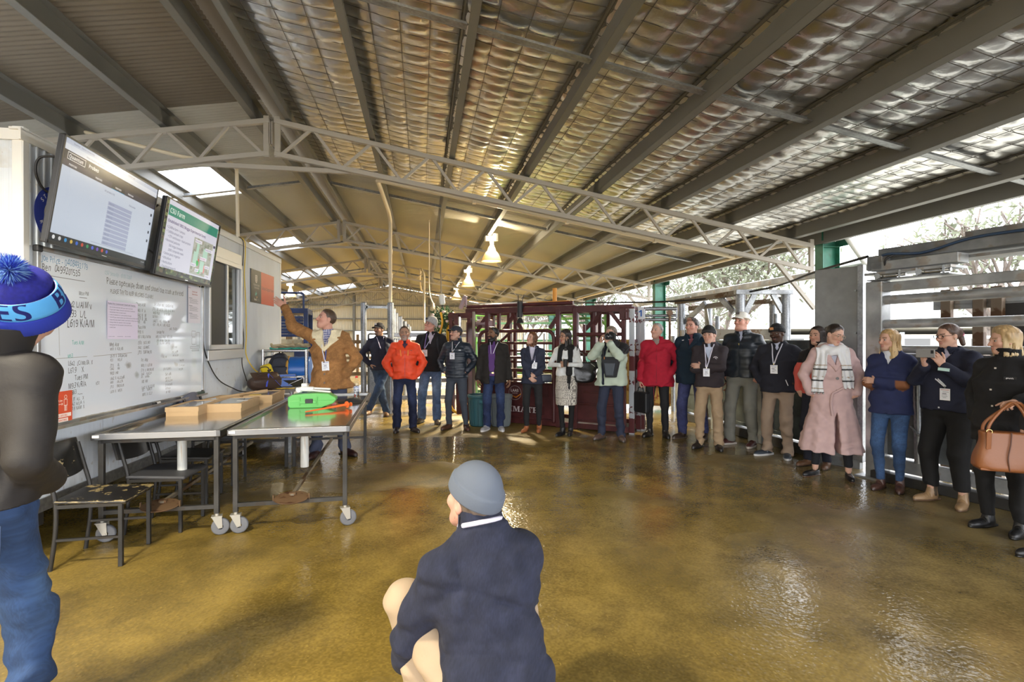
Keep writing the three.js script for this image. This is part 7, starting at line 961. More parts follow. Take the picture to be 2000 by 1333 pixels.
    const z = Math.max(surf(bx_, by), surf(bx_, by + 0.05)) + 0.008, bq = new THREE.Matrix4().makeRotationFromQuaternion(tq); bq.setPosition(T(bx_, by, z));
    mesh('clip', bx(0.012, 0.022, 0.006, 0, 0.068, 0).applyMatrix4(bq), CHROME, root); mesh('name_badge', bx(0.085, 0.11, 0.003, 0, 0, 0, 0, 0, 0, L.tilt ?? 0).applyMatrix4(bq), WHITEP, root); mesh('badge_print', panelGeo(0.08, 0.105).rotateZ(L.tilt ?? 0).translate(0, 0, 0.0022).applyMatrix4(bq), BADGES[L.print ?? 0], root);
  }
  for (const d of o.decals ?? []) { const z = surf(d.x, d.y) + 0.003, bq = new THREE.Matrix4().makeRotationFromQuaternion(tq); bq.setPosition(T(d.x, d.y, z)); mesh(d.name, d.bar ? bx(d.w, d.h, 0.004, 0, 0, 0, 0, 0, d.ry ?? 0, d.rz ?? 0).applyMatrix4(bq) : panelGeo(d.w, d.h).rotateZ(d.rz ?? 0).rotateY(d.ry ?? 0).applyMatrix4(bq), d.mat ?? M(d.color, 0.6), root); }
  zips();
  const api = { root, T, HP, arms, legs, surf, topF, tq, hq, hc, W: (p) => p.clone().multiplyScalar(S).applyAxisAngle(V(0, 1, 0), root.rotation.y).add(root.position), S };
  o.more?.(api); return api;
}
// ---------------------------------------------------------------- the people
const SK = { fair: [0.60, 0.36, 0.27], pink: [0.62, 0.33, 0.25], tan: [0.45, 0.26, 0.175], brown: [0.22, 0.115, 0.068], dark: [0.075, 0.036, 0.022] };
const BLK = [0.012, 0.012, 0.014], NAVY = [0.018, 0.024, 0.055], DNAVY = [0.012, 0.016, 0.032], KHAKI = [0.36, 0.255, 0.155], LILAC = [0.55, 0.52, 0.72], WHT = [0.75, 0.76, 0.8];
const BSH = { kind: 'boot', color: [0.018, 0.014, 0.012], sole: [0.01, 0.01, 0.01] };
const jeans = (c, x = {}) => ({ color: c, denim: true, ...x });
// -- presenter
person({ label: 'man in a tan suede coat with shearling collar pointing at the wall sign', at: [-1.19, -7.06], yaw: -2, H: 1.93, seed: 3, skin: SK.pink, fine: 0.0045, head: [-58, 14, 4], lean: [0, 0.06, -0.12], jaw: 1.1,
  hair: { style: 'short', color: [0.075, 0.045, 0.028], t: 0.010, line: 0.012 }, arms: { R: { raw: 1, w: [-0.50, 1.80, -0.03], h: [-0.3, -1, 0.1], f: [-0.72, 0.62, 0.12], n: [0.25, 0.1, 1], c: 0.08, th: 0.1, lift: 0.03 }, L: { ...ARM.jacket, w: [0.205, 0.96, 0.11], h: [1, 0.1, -0.55], f: [-0.7, -0.5, -0.5] } },
  feet: { R: [-0.15, 0.08, -12], L: [0.16, 0.0, 48] }, legs: { color: [0.06, 0.07, 0.115], fit: 1.02 }, shoes: { kind: 'shoe', color: [0.035, 0.012, 0.01], sole: [0.01, 0.008, 0.008] },
  shirt: { color: [0.10, 0.11, 0.26], plaid: [0.5, 0.5, 0.6] }, top: { name: 'coat', color: [0.42, 0.20, 0.068], hem: 0.80, fit: 1.12, flare: 0.05, open: [1.2, 0.055], thick: 0.018, fold: 0.009, mat: SUEDEM, paint: (x, y, z, a, b, c) => { const n = noise(a * 6, b * 6, c * 6) * 0.5 + noise(a * 20, b * 20, c * 20) * 0.25; return mul3([0.42, 0.20, 0.068], 1 + 0.35 * n); }, pockets: true },
  lapel: { name: 'shearling_collar', color: [0.78, 0.68, 0.46], y0: 1.24, w: 0.115, notch: 0.66 }, lanyard: { color: [0.75, 0.74, 0.85], color2: [0.05, 0.07, 0.25], x: 0.0, y: 1.07, edge: 0.055 },
  more: (p) => { for (const y of [0.98, 0.88, 1.12]) { const q = p.T(-0.012, y, p.surf(-0.012, y) + 0.004); mesh('button', new THREE.CylinderGeometry(0.011, 0.011, 0.005, 14).rotateX(Math.PI / 2).translate(q.x, q.y, q.z), M([0.12, 0.07, 0.04], 0.4), p.root); } } });
// -- back row, left to right
person({ label: 'man in a black cap and navy jacket, leaning by the galvanised post with crossed legs', at: [-0.80, -10.5], yaw: 4, H: 1.86, seed: 5, girth: 1.08, skin: SK.tan, head: [-38, 4, 3], hair: { style: 'short', color: [0.03, 0.025, 0.022] }, hat: { kind: 'cap', color: [0.016, 0.016, 0.022], patch: [0.6, 0.6, 0.62] }, beard: { kind: 'goatee', color: [0.06, 0.045, 0.04], amount: 0.75 },
  lean: [0, 0.05, 0], arms: { R: { ...ARM.hip, w: [0.2, 0.98, 0.06], h: [1, 0.3, -0.2] }, L: 'pocket' }, feet: { L: [-0.24, 0.16, -18], R: [0.07, -0.02, 8] }, legs: jeans([0.04, 0.075, 0.15]), shoes: { kind: 'boot', color: [0.19, 0.10, 0.045], sole: [0.05, 0.035, 0.025] },
  shirt: { color: [0.03, 0.03, 0.06] }, top: { color: [0.018, 0.02, 0.042], hem: 0.88, open: [0.95, 0.03, 0.022], openX: 0.03, collar: 'fold' }, lanyard: { color: LILAC, x: 0.03, y: 1.1, print: 1 } });
person({ label: 'man in a bright orange-red rain jacket with hands in his jeans pockets', at: [-0.29, -8.67], yaw: 3, H: 1.76, seed: 7, girth: 1.0, skin: SK.tan, head: [-4, 0, 0], hair: { style: 'short', color: [0.05, 0.032, 0.022], t: 0.006, line: 0.006 }, beard: { kind: 'goatee', color: [0.32, 0.3, 0.29], amount: 0.65 },
  arms: { L: { ...ARM.pocket, w: [0.195, 0.93, 0.05], h: [1, 0, -0.5] }, R: { ...ARM.pocket, w: [0.195, 0.93, 0.05], h: [1, 0, -0.5] } }, feet: { L: [0.14, 0.02, 22], R: [-0.13, -0.01, -6] }, legs: jeans([0.012, 0.018, 0.06], { fade: [0.05, 0.08, 0.2] }), shoes: { kind: 'boot', color: [0.035, 0.022, 0.018], sole: [0.02, 0.016, 0.014] },
  shirt: { color: [0.045, 0.03, 0.06] }, top: { color: [0.86, 0.075, 0.018], hem: 0.87, fit: 1.1, open: [1.33, 0.05], collar: 'fold', hood: true, zip: [0.88, 1.33, [0.6, 0.12, 0.14]], fold: 0.010, thick: 0.018, pockets: true, mat: MP([1, 1, 1], 0.6, 0, { vertexColors: true, bumpMap: CLOTH, bumpScale: 0.0006 }) },
  decals: [{ name: 'zip_strip', bar: 1, x: -0.062, y: 1.27, w: 0.009, h: 0.16, rz: 0.12, color: [0.85, 0.4, 0.03] }, { name: 'zip_strip', bar: 1, x: 0.05, y: 1.27, w: 0.009, h: 0.15, rz: -0.03, color: [0.85, 0.4, 0.03] }, { name: 'chest_logo', x: 0.1, y: 1.335, w: 0.05, h: 0.02, mat: M('#ffffff', 0.6, 0, { map: canvasTex(100, 40, (x) => { x.fillStyle = '#dc4a22'; x.fillRect(0, 0, 100, 40); x.fillStyle = '#1a1418'; x.font = 'bold 40px sans-serif'; x.fillText('HH', 16, 35); }) }) }] });
person({ label: 'tall man in a black coat and grey knitted beanie looking up to the left', at: [0.16, -9.5], yaw: -10, H: 1.93, seed: 9, girth: 1.06, skin: SK.pink, head: [-36, 16, -6], hair: { style: 'short', color: [0.3, 0.26, 0.2] }, hat: { kind: 'beanie', color: [0.42, 0.42, 0.42], knit: true, puff: 0.012, tall: 0.012, patch: [0.05, 0.05, 0.06] }, glasses: [0.06, 0.05, 0.05],
  arms: { L: { ...ARM.pocket, hid: 0 }, R: 'pocket' }, feet: { L: [0.1, 0.05, 18], R: [-0.17, -0.05, -14] }, legs: jeans([0.10, 0.17, 0.32], { fade: [0.3, 0.4, 0.55] }), shoes: { kind: 'shoe', color: [0.09, 0.06, 0.035], sole: [0.03, 0.025, 0.02] },
  shirt: { color: [0.55, 0.52, 0.6] }, top: { color: BLK, hem: 0.86, fit: 1.06, open: [1.3, 0.05], collar: 'fold' }, lanyard: { color: [0.3, 0.22, 0.6], color2: [0.55, 0.52, 0.72], x: -0.08, y: 1.16, print: 1 },
  more: (p) => { for (const s of [1, -1]) { const pts = []; for (let i = 0; i <= 8; i++) { const y = lerp(1.43, 1.12, i / 8), x = s * lerp(0.11, 0.155, i / 8); pts.push(p.T(x, y, p.surf(x, y) + 0.006)); } mesh('pack_strap', tube(pts, 0.017, 20, 6), M([0.02, 0.022, 0.028], 0.8), p.root); } } });
person({ label: 'man in a dark quilted puffer jacket, peaked cap and round glasses', at: [0.58, -8.77], yaw: -22, H: 1.76, seed: 11, skin: SK.fair, head: [-34, 9, 2], hair: { style: 'short', color: [0.07, 0.04, 0.025] }, hat: { kind: 'cap', color: [0.03, 0.034, 0.05], brim: [0.015, 0.017, 0.022] }, glasses: [0.03, 0.02, 0.02], beard: { kind: 'moustache', color: [0.13, 0.06, 0.03], amount: 0.8 },
  arms: { L: 'jacket', R: 'jacket' }, feet: { L: [0.17, 0.02, 26], R: [-0.13, 0.02, -18] }, legs: { color: [0.045, 0.055, 0.075], slim: true }, shoes: { kind: 'shoe', color: [0.075, 0.028, 0.016], sole: [0.02, 0.012, 0.01] },
  shirt: { color: [0.02, 0.025, 0.05] }, top: { color: [0.014, 0.022, 0.036], hem: 0.87, fit: 1.02, quilt: 0.052, zip: [0.88, 1.36, [0.03, 0.035, 0.045]], open: [1.36, 0.035], collar: 'tall', gap: 0.035, fold: 0.004, thick: 0.018, mat: SHINYM }, lanyard: { color: WHT, x: -0.03, y: 1.24, y0: 1.47, r: 0.005 }, decals: [{ name: 'chest_logo', x: 0.085, y: 1.335, w: 0.045, h: 0.014, color: WHT }] });
person({ label: 'bearded man in an open dark brown coat over a purple shirt', at: [1.19, -8.56], yaw: -8, H: 1.74, seed: 13, girth: 1.05, skin: SK.brown, head: [-42, 4, 0], hair: { style: 'short', color: [0.008, 0.007, 0.007], t: 0.015, quiff: true }, beard: { kind: 'full', color: [0.007, 0.006, 0.006], amount: 0.95 },
  arms: { L: 'down', R: { ...ARM.down, w: [0.275, 0.86, 0.07] } }, feet: { L: [0.11, 0.02, 10], R: [-0.12, 0.03, -24] }, legs: jeans([0.015, 0.03, 0.10], { fade: [0.05, 0.09, 0.22] }), shoes: { kind: 'sneaker', color: [0.32, 0.32, 0.34], sole: [0.7, 0.7, 0.7] },
  shirt: { color: [0.11, 0.045, 0.19] }, top: { name: 'coat', color: [0.017, 0.014, 0.012], hem: 0.80, fit: 1.12, open: [0.79, 0.02, 0.042], openX: -0.035, collar: 'fold' }, lanyard: { color: LILAC, color2: [0.7, 0.68, 0.82], x: -0.04, y: 1.17, minZ: 0.12 },
  more: (p) => { const y = 0.975, z = 0.135, q = p.T(-0.03, y, z); mesh('belt', bx(0.1, 0.035, 0.02, q.x, q.y, q.z, 0.006), M([0.012, 0.01, 0.01], 0.4), p.root); mesh('buckle', bx(0.035, 0.028, 0.006, q.x + 0.01, q.y, q.z + 0.012), M([0.5, 0.4, 0.2], 0.3, 0.9), p.root); } });
const blazerLady = person({ label: 'woman in a navy blazer with auburn hair, hands clasped, tan heeled boots', at: [1.80, -8.31], yaw: -16, H: 1.66, fem: true, seed: 15, girth: 1.04, skin: SK.fair, head: [-36, 13, -4], hair: { style: 'bob', color: [0.14, 0.058, 0.025], drop: 0.155, t: 0.014, front: 0.012, rough: 0.004 },
  arms: { L: 'claspA', R: 'claspB' }, feet: { L: [0.12, 0.02, -4], R: [-0.1, 0.03, -22] }, legs: { color: BLK, slim: true, cut: 0.1, fit: 0.95 }, shoes: { kind: 'heel', color: [0.34, 0.11, 0.035], sole: [0.12, 0.06, 0.03] },
  shirt: { color: [0.62, 0.6, 0.74] }, top: { name: 'blazer', color: [0.022, 0.028, 0.055], hem: 0.84, fit: 1.06, open: [1.13, 0.06], waist: 0.008, flare: 0.012 }, lapel: { color: [0.02, 0.025, 0.05], y0: 1.14, w: 0.05 }, lanyard: { color: LILAC, color2: LILAC, x: 0.045, y: 1.16, edge: 0.07, tilt: -0.1, print: 1 } });
const cupLady = person({ label: 'woman in a white top, black scarf and patterned skirt holding a cup', at: [2.27, -7.92], yaw: -18, H: 1.70, fem: true, seed: 17, skin: SK.tan, head: [-48, -2, 0], hair: { style: 'long', color: [0.016, 0.011, 0.009], drop: 0.28, t: 0.018, front: 0.012, rough: 0.006, open: 1.2 }, glasses: [0.02, 0.015, 0.015], lip: [0.45, 0.1, 0.09],
  arms: { L: { w: [0.035, 1.165, 0.245], h: [0.9, -0.7, -0.1], f: [-0.92, 0.2, 0.25], n: [-0.1, 0, -1], c: 0.65 }, R: { w: [0.075, 1.15, 0.24], h: [0.9, -0.7, -0.1], f: [-0.8, 0.25, 0.5], n: [-0.3, 0, -1], c: 0.75 } }, feet: { L: [0.07, 0.0, -6], R: [-0.06, 0.04, -30] }, legs: { name: 'tights', color: [0.007, 0.007, 0.008], slim: true, fit: 0.82, cut: 0.11, fold: 0.001 }, shoes: { kind: 'heel', color: [0.012, 0.012, 0.013], sole: [0.01, 0.01, 0.01] },
  skirt: { hem: 0.50, color: [0.66, 0.62, 0.54], alt: [0.22, 0.2, 0.18] }, top: { name: 'knit_top', color: [0.70, 0.72, 0.72], hem: 0.97, fit: 0.98, fold: 0.005, noZip: true, thick: 0.004 },
  more: (p) => { const BK = [0.008, 0.008, 0.009], f = (x, y, z) => { const q = V(x, y, z); let d = 9; const A = p.scarf ??= [[[-0.07, 1.44, 0.045], [0.07, 1.44, 0.05], 0.05, 0.05], [[-0.08, 1.45, -0.06], [-0.085, 1.44, 0.03], 0.045, 0.05], [[0.08, 1.45, -0.06], [0.085, 1.44, 0.03], 0.045, 0.05], [[-0.09, 1.42, 0.08], [-0.105, 1.18, 0.15], 0.04, 0.045], [[0.07, 1.42, 0.09], [0.05, 1.02, 0.165], 0.04, 0.05]].map((c) => C8(p.T(...c[0]), p.T(...c[1]), c[2], c[3])); for (const c of A) d = smin(d, cap(c, x, y, z), 0.02); return d + 0.007 * noise(x * 14, y * 9, z * 14); }; mesh('scarf', netGeo([nets(f, [-0.25, 0.93, -0.2], [0.25, 1.56, 0.32], 0.011)], () => BK), CLOTHM, p.root); mesh('tassel', [bar(p.T(0.05, 0.98, 0.175), p.T(0.045, 0.86, 0.16), 0.06, 0.012), bar(p.T(0.05, 0.88, 0.16), p.T(0.05, 0.72, 0.155), 0.025, 0.01)], M(BK, 0.9), p.root); } });
const photographer = person({ label: 'photographer in a pale green and black coat aiming a camera', at: [2.86, -7.46], yaw: -38, H: 1.74, seed: 19, girth: 1.06, skin: SK.fair, head: [-8, -4, 2], hair: { style: 'short', color: [0.17, 0.13, 0.10], t: 0.012 }, glasses: [0.1, 0.1, 0.1],
  arms: { L: { w: [0.045, 1.475, 0.245], h: [0.6, -1, 0.2], f: [-0.55, 0.75, 0.35], n: [-0.55, 0, -0.8], c: 0.7 }, R: { w: [0.085, 1.47, 0.275], h: [0.8, -1, 0.0], f: [-0.1, 0.85, 0.4], n: [-1, 0.1, 0.1], c: 0.6 } }, feet: { L: [0.15, 0.02, 26], R: [-0.15, 0.04, -14] }, legs: { color: [0.022, 0.028, 0.055] }, shoes: { kind: 'boot', color: [0.11, 0.07, 0.055], sole: [0.05, 0.04, 0.035] },
  shirt: { color: [0.02, 0.025, 0.05] }, top: { name: 'coat', color: [0.45, 0.53, 0.44], hem: 0.83, fit: 1.16, flare: 0.02, open: [0.84, 0.02, 0.025], openX: -0.09, collar: 'tall', thick: 0.02, fold: 0.009, paint: (x, y, z, a, b, c, A) => (![A.L, A.R].some((q) => cap(C8(q.E, q.W, 0.085), a, b, c) < 0) && y > 1.335 - 0.16 * Math.max(0, Math.abs(x) - 0.12) + (z > 0.02 && x < -0.02 ? 0.1 : 0) ? [0.014, 0.014, 0.017] : mul3([0.47, 0.55, 0.45], 1 + 0.08 * noise(a * 20, b * 20, c * 20))) } });
const redCoat = person({ label: 'grey-haired man in a crimson red coat carrying a black briefcase', at: [3.66, -7.58], yaw: -30, H: 1.79, seed: 21, skin: SK.fair, head: [-26, 9, -3], hair: { style: 'short', color: [0.36, 0.34, 0.33], t: 0.011, line: 0.004 }, jaw: 0.95, nose: 1.15,
  arms: { L: 'jacket', R: { ...ARM.down, w: [0.255, 0.83, 0.06], c: 0.9 } }, feet: { L: [0.12, 0.02, 16], R: [-0.11, 0.04, -20] }, legs: { color: BLK, slim: true }, shoes: BSH, shirt: { color: [0.3, 0.25, 0.22] },
  top: { name: 'coat', color: [0.42, 0.008, 0.03], hem: 0.775, fit: 1.14, hipw: 1.06, flare: 0.025, zip: [0.79, 1.36, [0.25, 0.005, 0.02]], open: [1.36, 0.03], collar: 'tall', gap: 0.025, fold: 0.009, thick: 0.02, pockets: true }, decals: [{ name: 'hem_cord', bar: 1, x: -0.03, y: 0.80, w: 0.006, h: 0.01, color: [0.3, 0.01, 0.03] }],
  more: (p) => { for (const x of [-0.035, 0.01]) mesh('drawcord', tube([p.T(x, 0.80, 0.15), p.T(x - 0.003, 0.70, 0.165), p.T(x + 0.004, 0.58, 0.16)], 0.004, 12, 5), M([0.32, 0.02, 0.04], 0.7), p.root); } });
person({ label: 'tall man in a teal navy overcoat and maroon plaid shirt behind the black beanie man', at: [4.12, -7.32], yaw: -48, H: 1.87, seed: 23, girth: 1.1, skin: SK.pink, head: [-12, 2, 0], hair: { style: 'short', color: [0.04, 0.03, 0.025], t: 0.012, quiff: true }, jaw: 1.12,
  arms: { L: 'jacket', R: { ...ARM.jacket, w: [0.215, 0.94, 0.09] } }, feet: { L: [0.13, -0.1, 20], R: [-0.12, 0.08, -16] }, legs: jeans([0.06, 0.07, 0.2], { fade: [0.1, 0.12, 0.3] }), shoes: { kind: 'boot', color: [0.045, 0.028, 0.02], sole: [0.12, 0.09, 0.07] }, shirt: { color: [0.19, 0.02, 0.045], plaid: [0.3, 0.12, 0.14] },
  top: { name: 'overcoat', color: [0.006, 0.022, 0.042], hem: 0.79, fit: 1.14, open: [1.26, 0.055], collar: 'fold' }, lapel: { color: [0.006, 0.022, 0.042], y0: 1.27, w: 0.06 }, decals: [{ name: 'ribbon', bar: 1, x: -0.08, y: 1.42, w: 0.1, h: 0.012, rz: 0.12, color: WHT }] });
person({ label: 'man in a black beanie and dark brown fleece with folded arms', at: [3.97, -6.6], yaw: -36, H: 1.72, seed: 25, skin: SK.fair, head: [-12, -2, 3], hair: { style: 'short', color: [0.03, 0.02, 0.018] }, hat: { kind: 'beanie', color: [0.008, 0.008, 0.009], tall: 0.01, paint: (x, y, z) => (y - 0.26 * z > 0.012 && y - 0.26 * z < 0.05 ? [0.028, 0.028, 0.031] : [0.008, 0.008, 0.009]) }, jaw: 1.05,
  arms: { L: 'crossA', R: 'crossB' }, feet: { L: [0.12, 0.02, 14], R: [-0.13, 0.01, -20] }, legs: { color: KHAKI, fold: 0.012 }, shoes: BSH, shirt: { color: [0.55, 0.62, 0.78] }, top: { color: [0.028, 0.02, 0.024], hem: 0.875, fit: 1.04, zip: [0.88, 1.08, [0.01, 0.008, 0.01], 0.003], open: [1.24, 0.06], collar: 'fold', pockets: true }, lanyard: { color: [0.7, 0.68, 0.8], x: -0.02, y: 1.09, r: 0.0085 },
  decals: [{ name: 'chest_logo', x: 0.09, y: 1.295, w: 0.075, h: 0.045, mat: M('#ffffff', 0.6, 0, { map: canvasTex(150, 90, (x) => { x.fillStyle = '#2b2428'; x.fillRect(0, 0, 150, 90); x.strokeStyle = '#d8d4d8'; x.lineWidth = 14; x.beginPath(); x.arc(75, 80, 62, 3.6, 5.8); x.stroke(); x.fillStyle = '#d8d4d8'; x.fillRect(62, 42, 28, 16); x.fillRect(45, 68, 60, 10); }) }) }] });
person({ label: 'tall man in a white cap, dark jacket and grey trousers', at: [4.55, -6.7], yaw: -52, H: 1.92, seed: 27, girth: 1.1, skin: SK.pink, head: [-16, 8, 0], hair: { style: 'short', color: [0.3, 0.2, 0.12], t: 0.005 }, hat: { kind: 'cap', color: [0.74, 0.72, 0.66], patch: [0.12, 0.1, 0.1] }, jaw: 1.15, jowl: true,
  arms: { L: { ...ARM.pocket, w: [0.225, 0.935, 0.09] }, R: 'pocket' }, feet: { L: [0.13, 0.0, 2], R: [-0.14, 0.06, -34] }, legs: { color: [0.19, 0.185, 0.155], fit: 1.03 }, shoes: { kind: 'sneaker', color: [0.06, 0.016, 0.014], sole: [0.5, 0.45, 0.4] }, shirt: { color: [0.5, 0.55, 0.72] },
  top: { color: [0.012, 0.018, 0.026], hem: 0.9, fit: 1.08, zip: [0.92, 1.35, [0.02, 0.025, 0.03]], open: [1.35, 0.04], collar: 'fold', quilt: 0.09, fold: 0.005, mat: SHINYM }, decals: [{ name: 'zip_pull', bar: 1, x: 0.0, y: 1.32, w: 0.008, h: 0.035, color: [0.6, 0.45, 0.1] }] });
person({ label: 'man in a black beanie with an orange badge, navy jacket and khaki trousers', at: [4.58, -5.98], yaw: -50, H: 1.74, seed: 29, girth: 1.08, skin: SK.dark, lip: [0.12, 0.05, 0.045], head: [-14, -7, 4], hair: { style: 'none', color: [0.005, 0.005, 0.005] }, hat: { kind: 'beanie', color: [0.007, 0.008, 0.009], patch: [0.65, 0.3, 0.12] }, nose: 1.25, beard: { kind: 'goatee', color: [0.02, 0.012, 0.01], amount: 0.6 },
  lean: [0.06, 0, 0], arms: { L: 'jacket', R: 'jacket' }, feet: { L: [0.11, 0.03, 12], R: [-0.13, 0.02, -30] }, legs: { color: [0.30, 0.22, 0.16], fold: 0.01 }, shoes: { kind: 'sneaker', color: [0.03, 0.04, 0.055], sole: [0.55, 0.55, 0.55] }, shirt: { color: [0.55, 0.58, 0.75] },
  top: { color: [0.013, 0.014, 0.024], hem: 0.86, fit: 1.14, open: [1.36, 0.035], collar: 'fold', pockets: true }, lanyard: { color: [0.68, 0.68, 0.8], x: -0.01, y: 1.16, r: 0.0075, print: 1 }, decals: [{ name: 'pocket_trim', bar: 1, x: 0.13, y: 0.99, w: 0.009, h: 0.08, rz: 0.35, color: WHT }] });
person({ label: 'dark-haired woman in a coral and black jacket behind the woman in pink', at: [4.68, -5.42], yaw: -62, H: 1.70, fem: true, seed: 31, skin: SK.fair, head: [-10, 0, 0], hair: { style: 'long', color: [0.025, 0.015, 0.012], drop: 0.25, t: 0.012, front: 0.0, shoulder: 0.4 },
  arms: { L: 'pocket', R: 'pocket' }, feet: { L: [0.1, 0.0, 10], R: [-0.1, 0.03, -16] }, legs: { color: [0.012, 0.014, 0.025], slim: true }, shoes: { kind: 'shoe', color: [0.12, 0.06, 0.03], sole: [0.03, 0.02, 0.015] }, top: { color: [0.7, 0.12, 0.10], hem: 0.9, collar: 'tall', paint: (x, y, z) => (y > 1.28 ? [0.015, 0.012, 0.015] : [0.72, 0.13, 0.11]) },
  more: (p) => { mesh('pack_strap', tube([p.T(-0.1, 1.43, p.surf(-0.1, 1.43) + 0.01), p.T(-0.1, 1.3, p.surf(-0.1, 1.3) + 0.01), p.T(-0.09, 1.1, p.surf(-0.09, 1.1) + 0.01), p.T(-0.1, 0.95, p.surf(-0.1, 0.95) + 0.01)], 0.02, 20, 6), M(BLK, 0.8), p.root); } });
person({ label: 'woman in a long pale pink coat and white striped scarf looking down', at: [4.47, -4.98], yaw: -36, H: 1.72, fem: true, seed: 33, girth: 1.04, skin: SK.fair, fine: 0.0046, head: [40, -20, -6], hair: { style: 'bun', color: [0.022, 0.014, 0.011], t: 0.009, by: 0.03 }, glasses: [0.45, 0.36, 0.25], iris: [0.05, 0.03, 0.02],
  lean: [0.05, 0, 0.1], arms: { L: { ...ARM.jacket, w: [0.225, 0.95, 0.08] }, R: { ...ARM.jacket, w: [0.225, 0.95, 0.08] } }, feet: { L: [0.16, 0.02, 4], R: [-0.16, 0.0, -40] }, legs: { name: 'leggings', color: [0.008, 0.009, 0.013], slim: true, cut: 0.125, fit: 0.9, fold: 0.002 }, shoes: { kind: 'flat', color: [0.01, 0.01, 0.011], sole: [0.1, 0.05, 0.03] }, shirt: { color: [0.5, 0.52, 0.62] },
  top: { name: 'coat', color: [0.55, 0.385, 0.375], hem: 0.235, fit: 1.08, flare: 0.12, waist: -0.004, open: [1.2, 0.06], split: true, splitX: 0.015, thick: 0.02, fold: 0.006, noZip: true, extra: (x, y, z, d) => d + 0.006 * smooth(0.9, 0.5, y) * Math.sin(Math.atan2(x, z) * 11) }, lapel: { color: [0.55, 0.385, 0.375], y0: 1.2, w: 0.085 },
  more: (p) => {
    const seg = [[[-0.085, 1.46, -0.05], [-0.08, 1.45, 0.05], 0.04], [[0.085, 1.46, -0.05], [0.085, 1.44, 0.05], 0.04], [[-0.085, 1.45, 0.05], [0.03, 1.42, 0.085], 0.042], [[0.085, 1.46, 0.05], [-0.03, 1.41, 0.095], 0.04], [[-0.085, 1.47, -0.06], [0.085, 1.47, -0.06], 0.045]].map((c) => C8(p.T(...c[0]), p.T(...c[1]), c[2]));
    const f = (x, y, z) => { let d = 9; for (const c of seg) d = smin(d, cap(c, x, y, z), 0.02); const t = p.topF(x, y, z); for (const [sx, y1] of [[-1, 0.95], [1, 1.01]]) { const xc = sx * lerp(0.1, 0.15, smooth(1.45, 1.0, y)), u = Math.abs(x - xc) - 0.056 - 0.006 * Math.sin(y * 23 + sx), q = Math.max(t - 0.021 - 0.008 * Math.sin((x - xc) * 120 + y * 6), u, y1 + 0.012 * Math.sin(x * 150) - y, y - 1.46, -0.02 - z); d = smin(d, q, 0.012); } return d; };
    mesh('scarf', netGeo([nets(f, [-0.32, 0.88, -0.2], [0.34, 1.6, 0.4], 0.0085)], (x, y, z) => { if (y < 1.3) { if (Math.abs(((y - 0.93) % 0.13) - 0.03) < 0.0075) return [0.02, 0.02, 0.022]; if (Math.abs(((y - 0.93) % 0.13) - 0.075) < 0.004) return [0.3, 0.2, 0.1]; } return [0.74, 0.75, 0.77]; }), CLOTHM, p.root);
    for (const y of [1.13, 0.99]) { const q = p.T(0.02, y, p.surf(0.02, y) + 0.005); mesh('button', new THREE.CylinderGeometry(0.016, 0.016, 0.006, 16).rotateX(Math.PI / 2).translate(q.x, q.y, q.z), M([0.04, 0.025, 0.018], 0.3), p.root); }
    mesh('belt', tube(Array.from({ length: 9 }, (_, i) => { const x = lerp(0.14, -0.02, i / 8), y = 1.06 - 0.012 * i; return p.T(x, y, p.surf(x, y) + 0.004); }).concat([p.T(-0.04, 0.85, p.surf(-0.04, 0.85) + 0.01), p.T(-0.03, 0.72, p.surf(-0.05, 0.72) + 0.015)]), 0.015, 40, 6), M([0.53, 0.37, 0.36], 0.8), p.root);
  } });
person({ label: 'blonde woman in a navy padded jacket with tan elbow patches and folded arms', at: [4.69, -4.46], yaw: -62, H: 1.645, fem: true, seed: 35, skin: SK.fair, fine: 0.0046, head: [-30, -2, 0], hair: { style: 'long', color: [0.42, 0.27, 0.12], drop: 0.22, t: 0.012, front: 0.022, rough: 0.0025, brow: [0.16, 0.09, 0.05], tip: [0.62, 0.44, 0.22], tipY: 0.0 }, iris: [0.1, 0.12, 0.14],
  arms: { L: 'crossA', R: { ...ARM.crossB, hid: 0 } }, feet: { L: [0.08, -0.01, 12], R: [-0.08, 0.03, -6] }, legs: jeans([0.045, 0.10, 0.23], { slim: true, fit: 0.98, cut: 0.1 }), shoes: { kind: 'boot', color: [0.06, 0.026, 0.018], sole: [0.03, 0.016, 0.012] }, shirt: { color: [0.75, 0.78, 0.85] },
  top: { color: [0.016, 0.024, 0.085], hem: 0.83, fit: 1.12, open: [1.34, 0.045], collar: 'fold', thick: 0.018, fold: 0.007, quilt: 0.14, paint: (x, y, z, a, b, c, arms) => { const e = arms.L.E, q = Math.hypot(a - e.x, b - e.y, c - e.z), r = arms.R.E, q2 = Math.hypot(a - r.x, b - r.y, c - r.z); return Math.min(q, q2) < 0.082 && b < (q < q2 ? e.y : r.y) + 0.03 ? [0.22, 0.085, 0.035] : mul3([0.016, 0.024, 0.085], 1 + 0.15 * noise(a * 20, b * 20, c * 20)); } } });
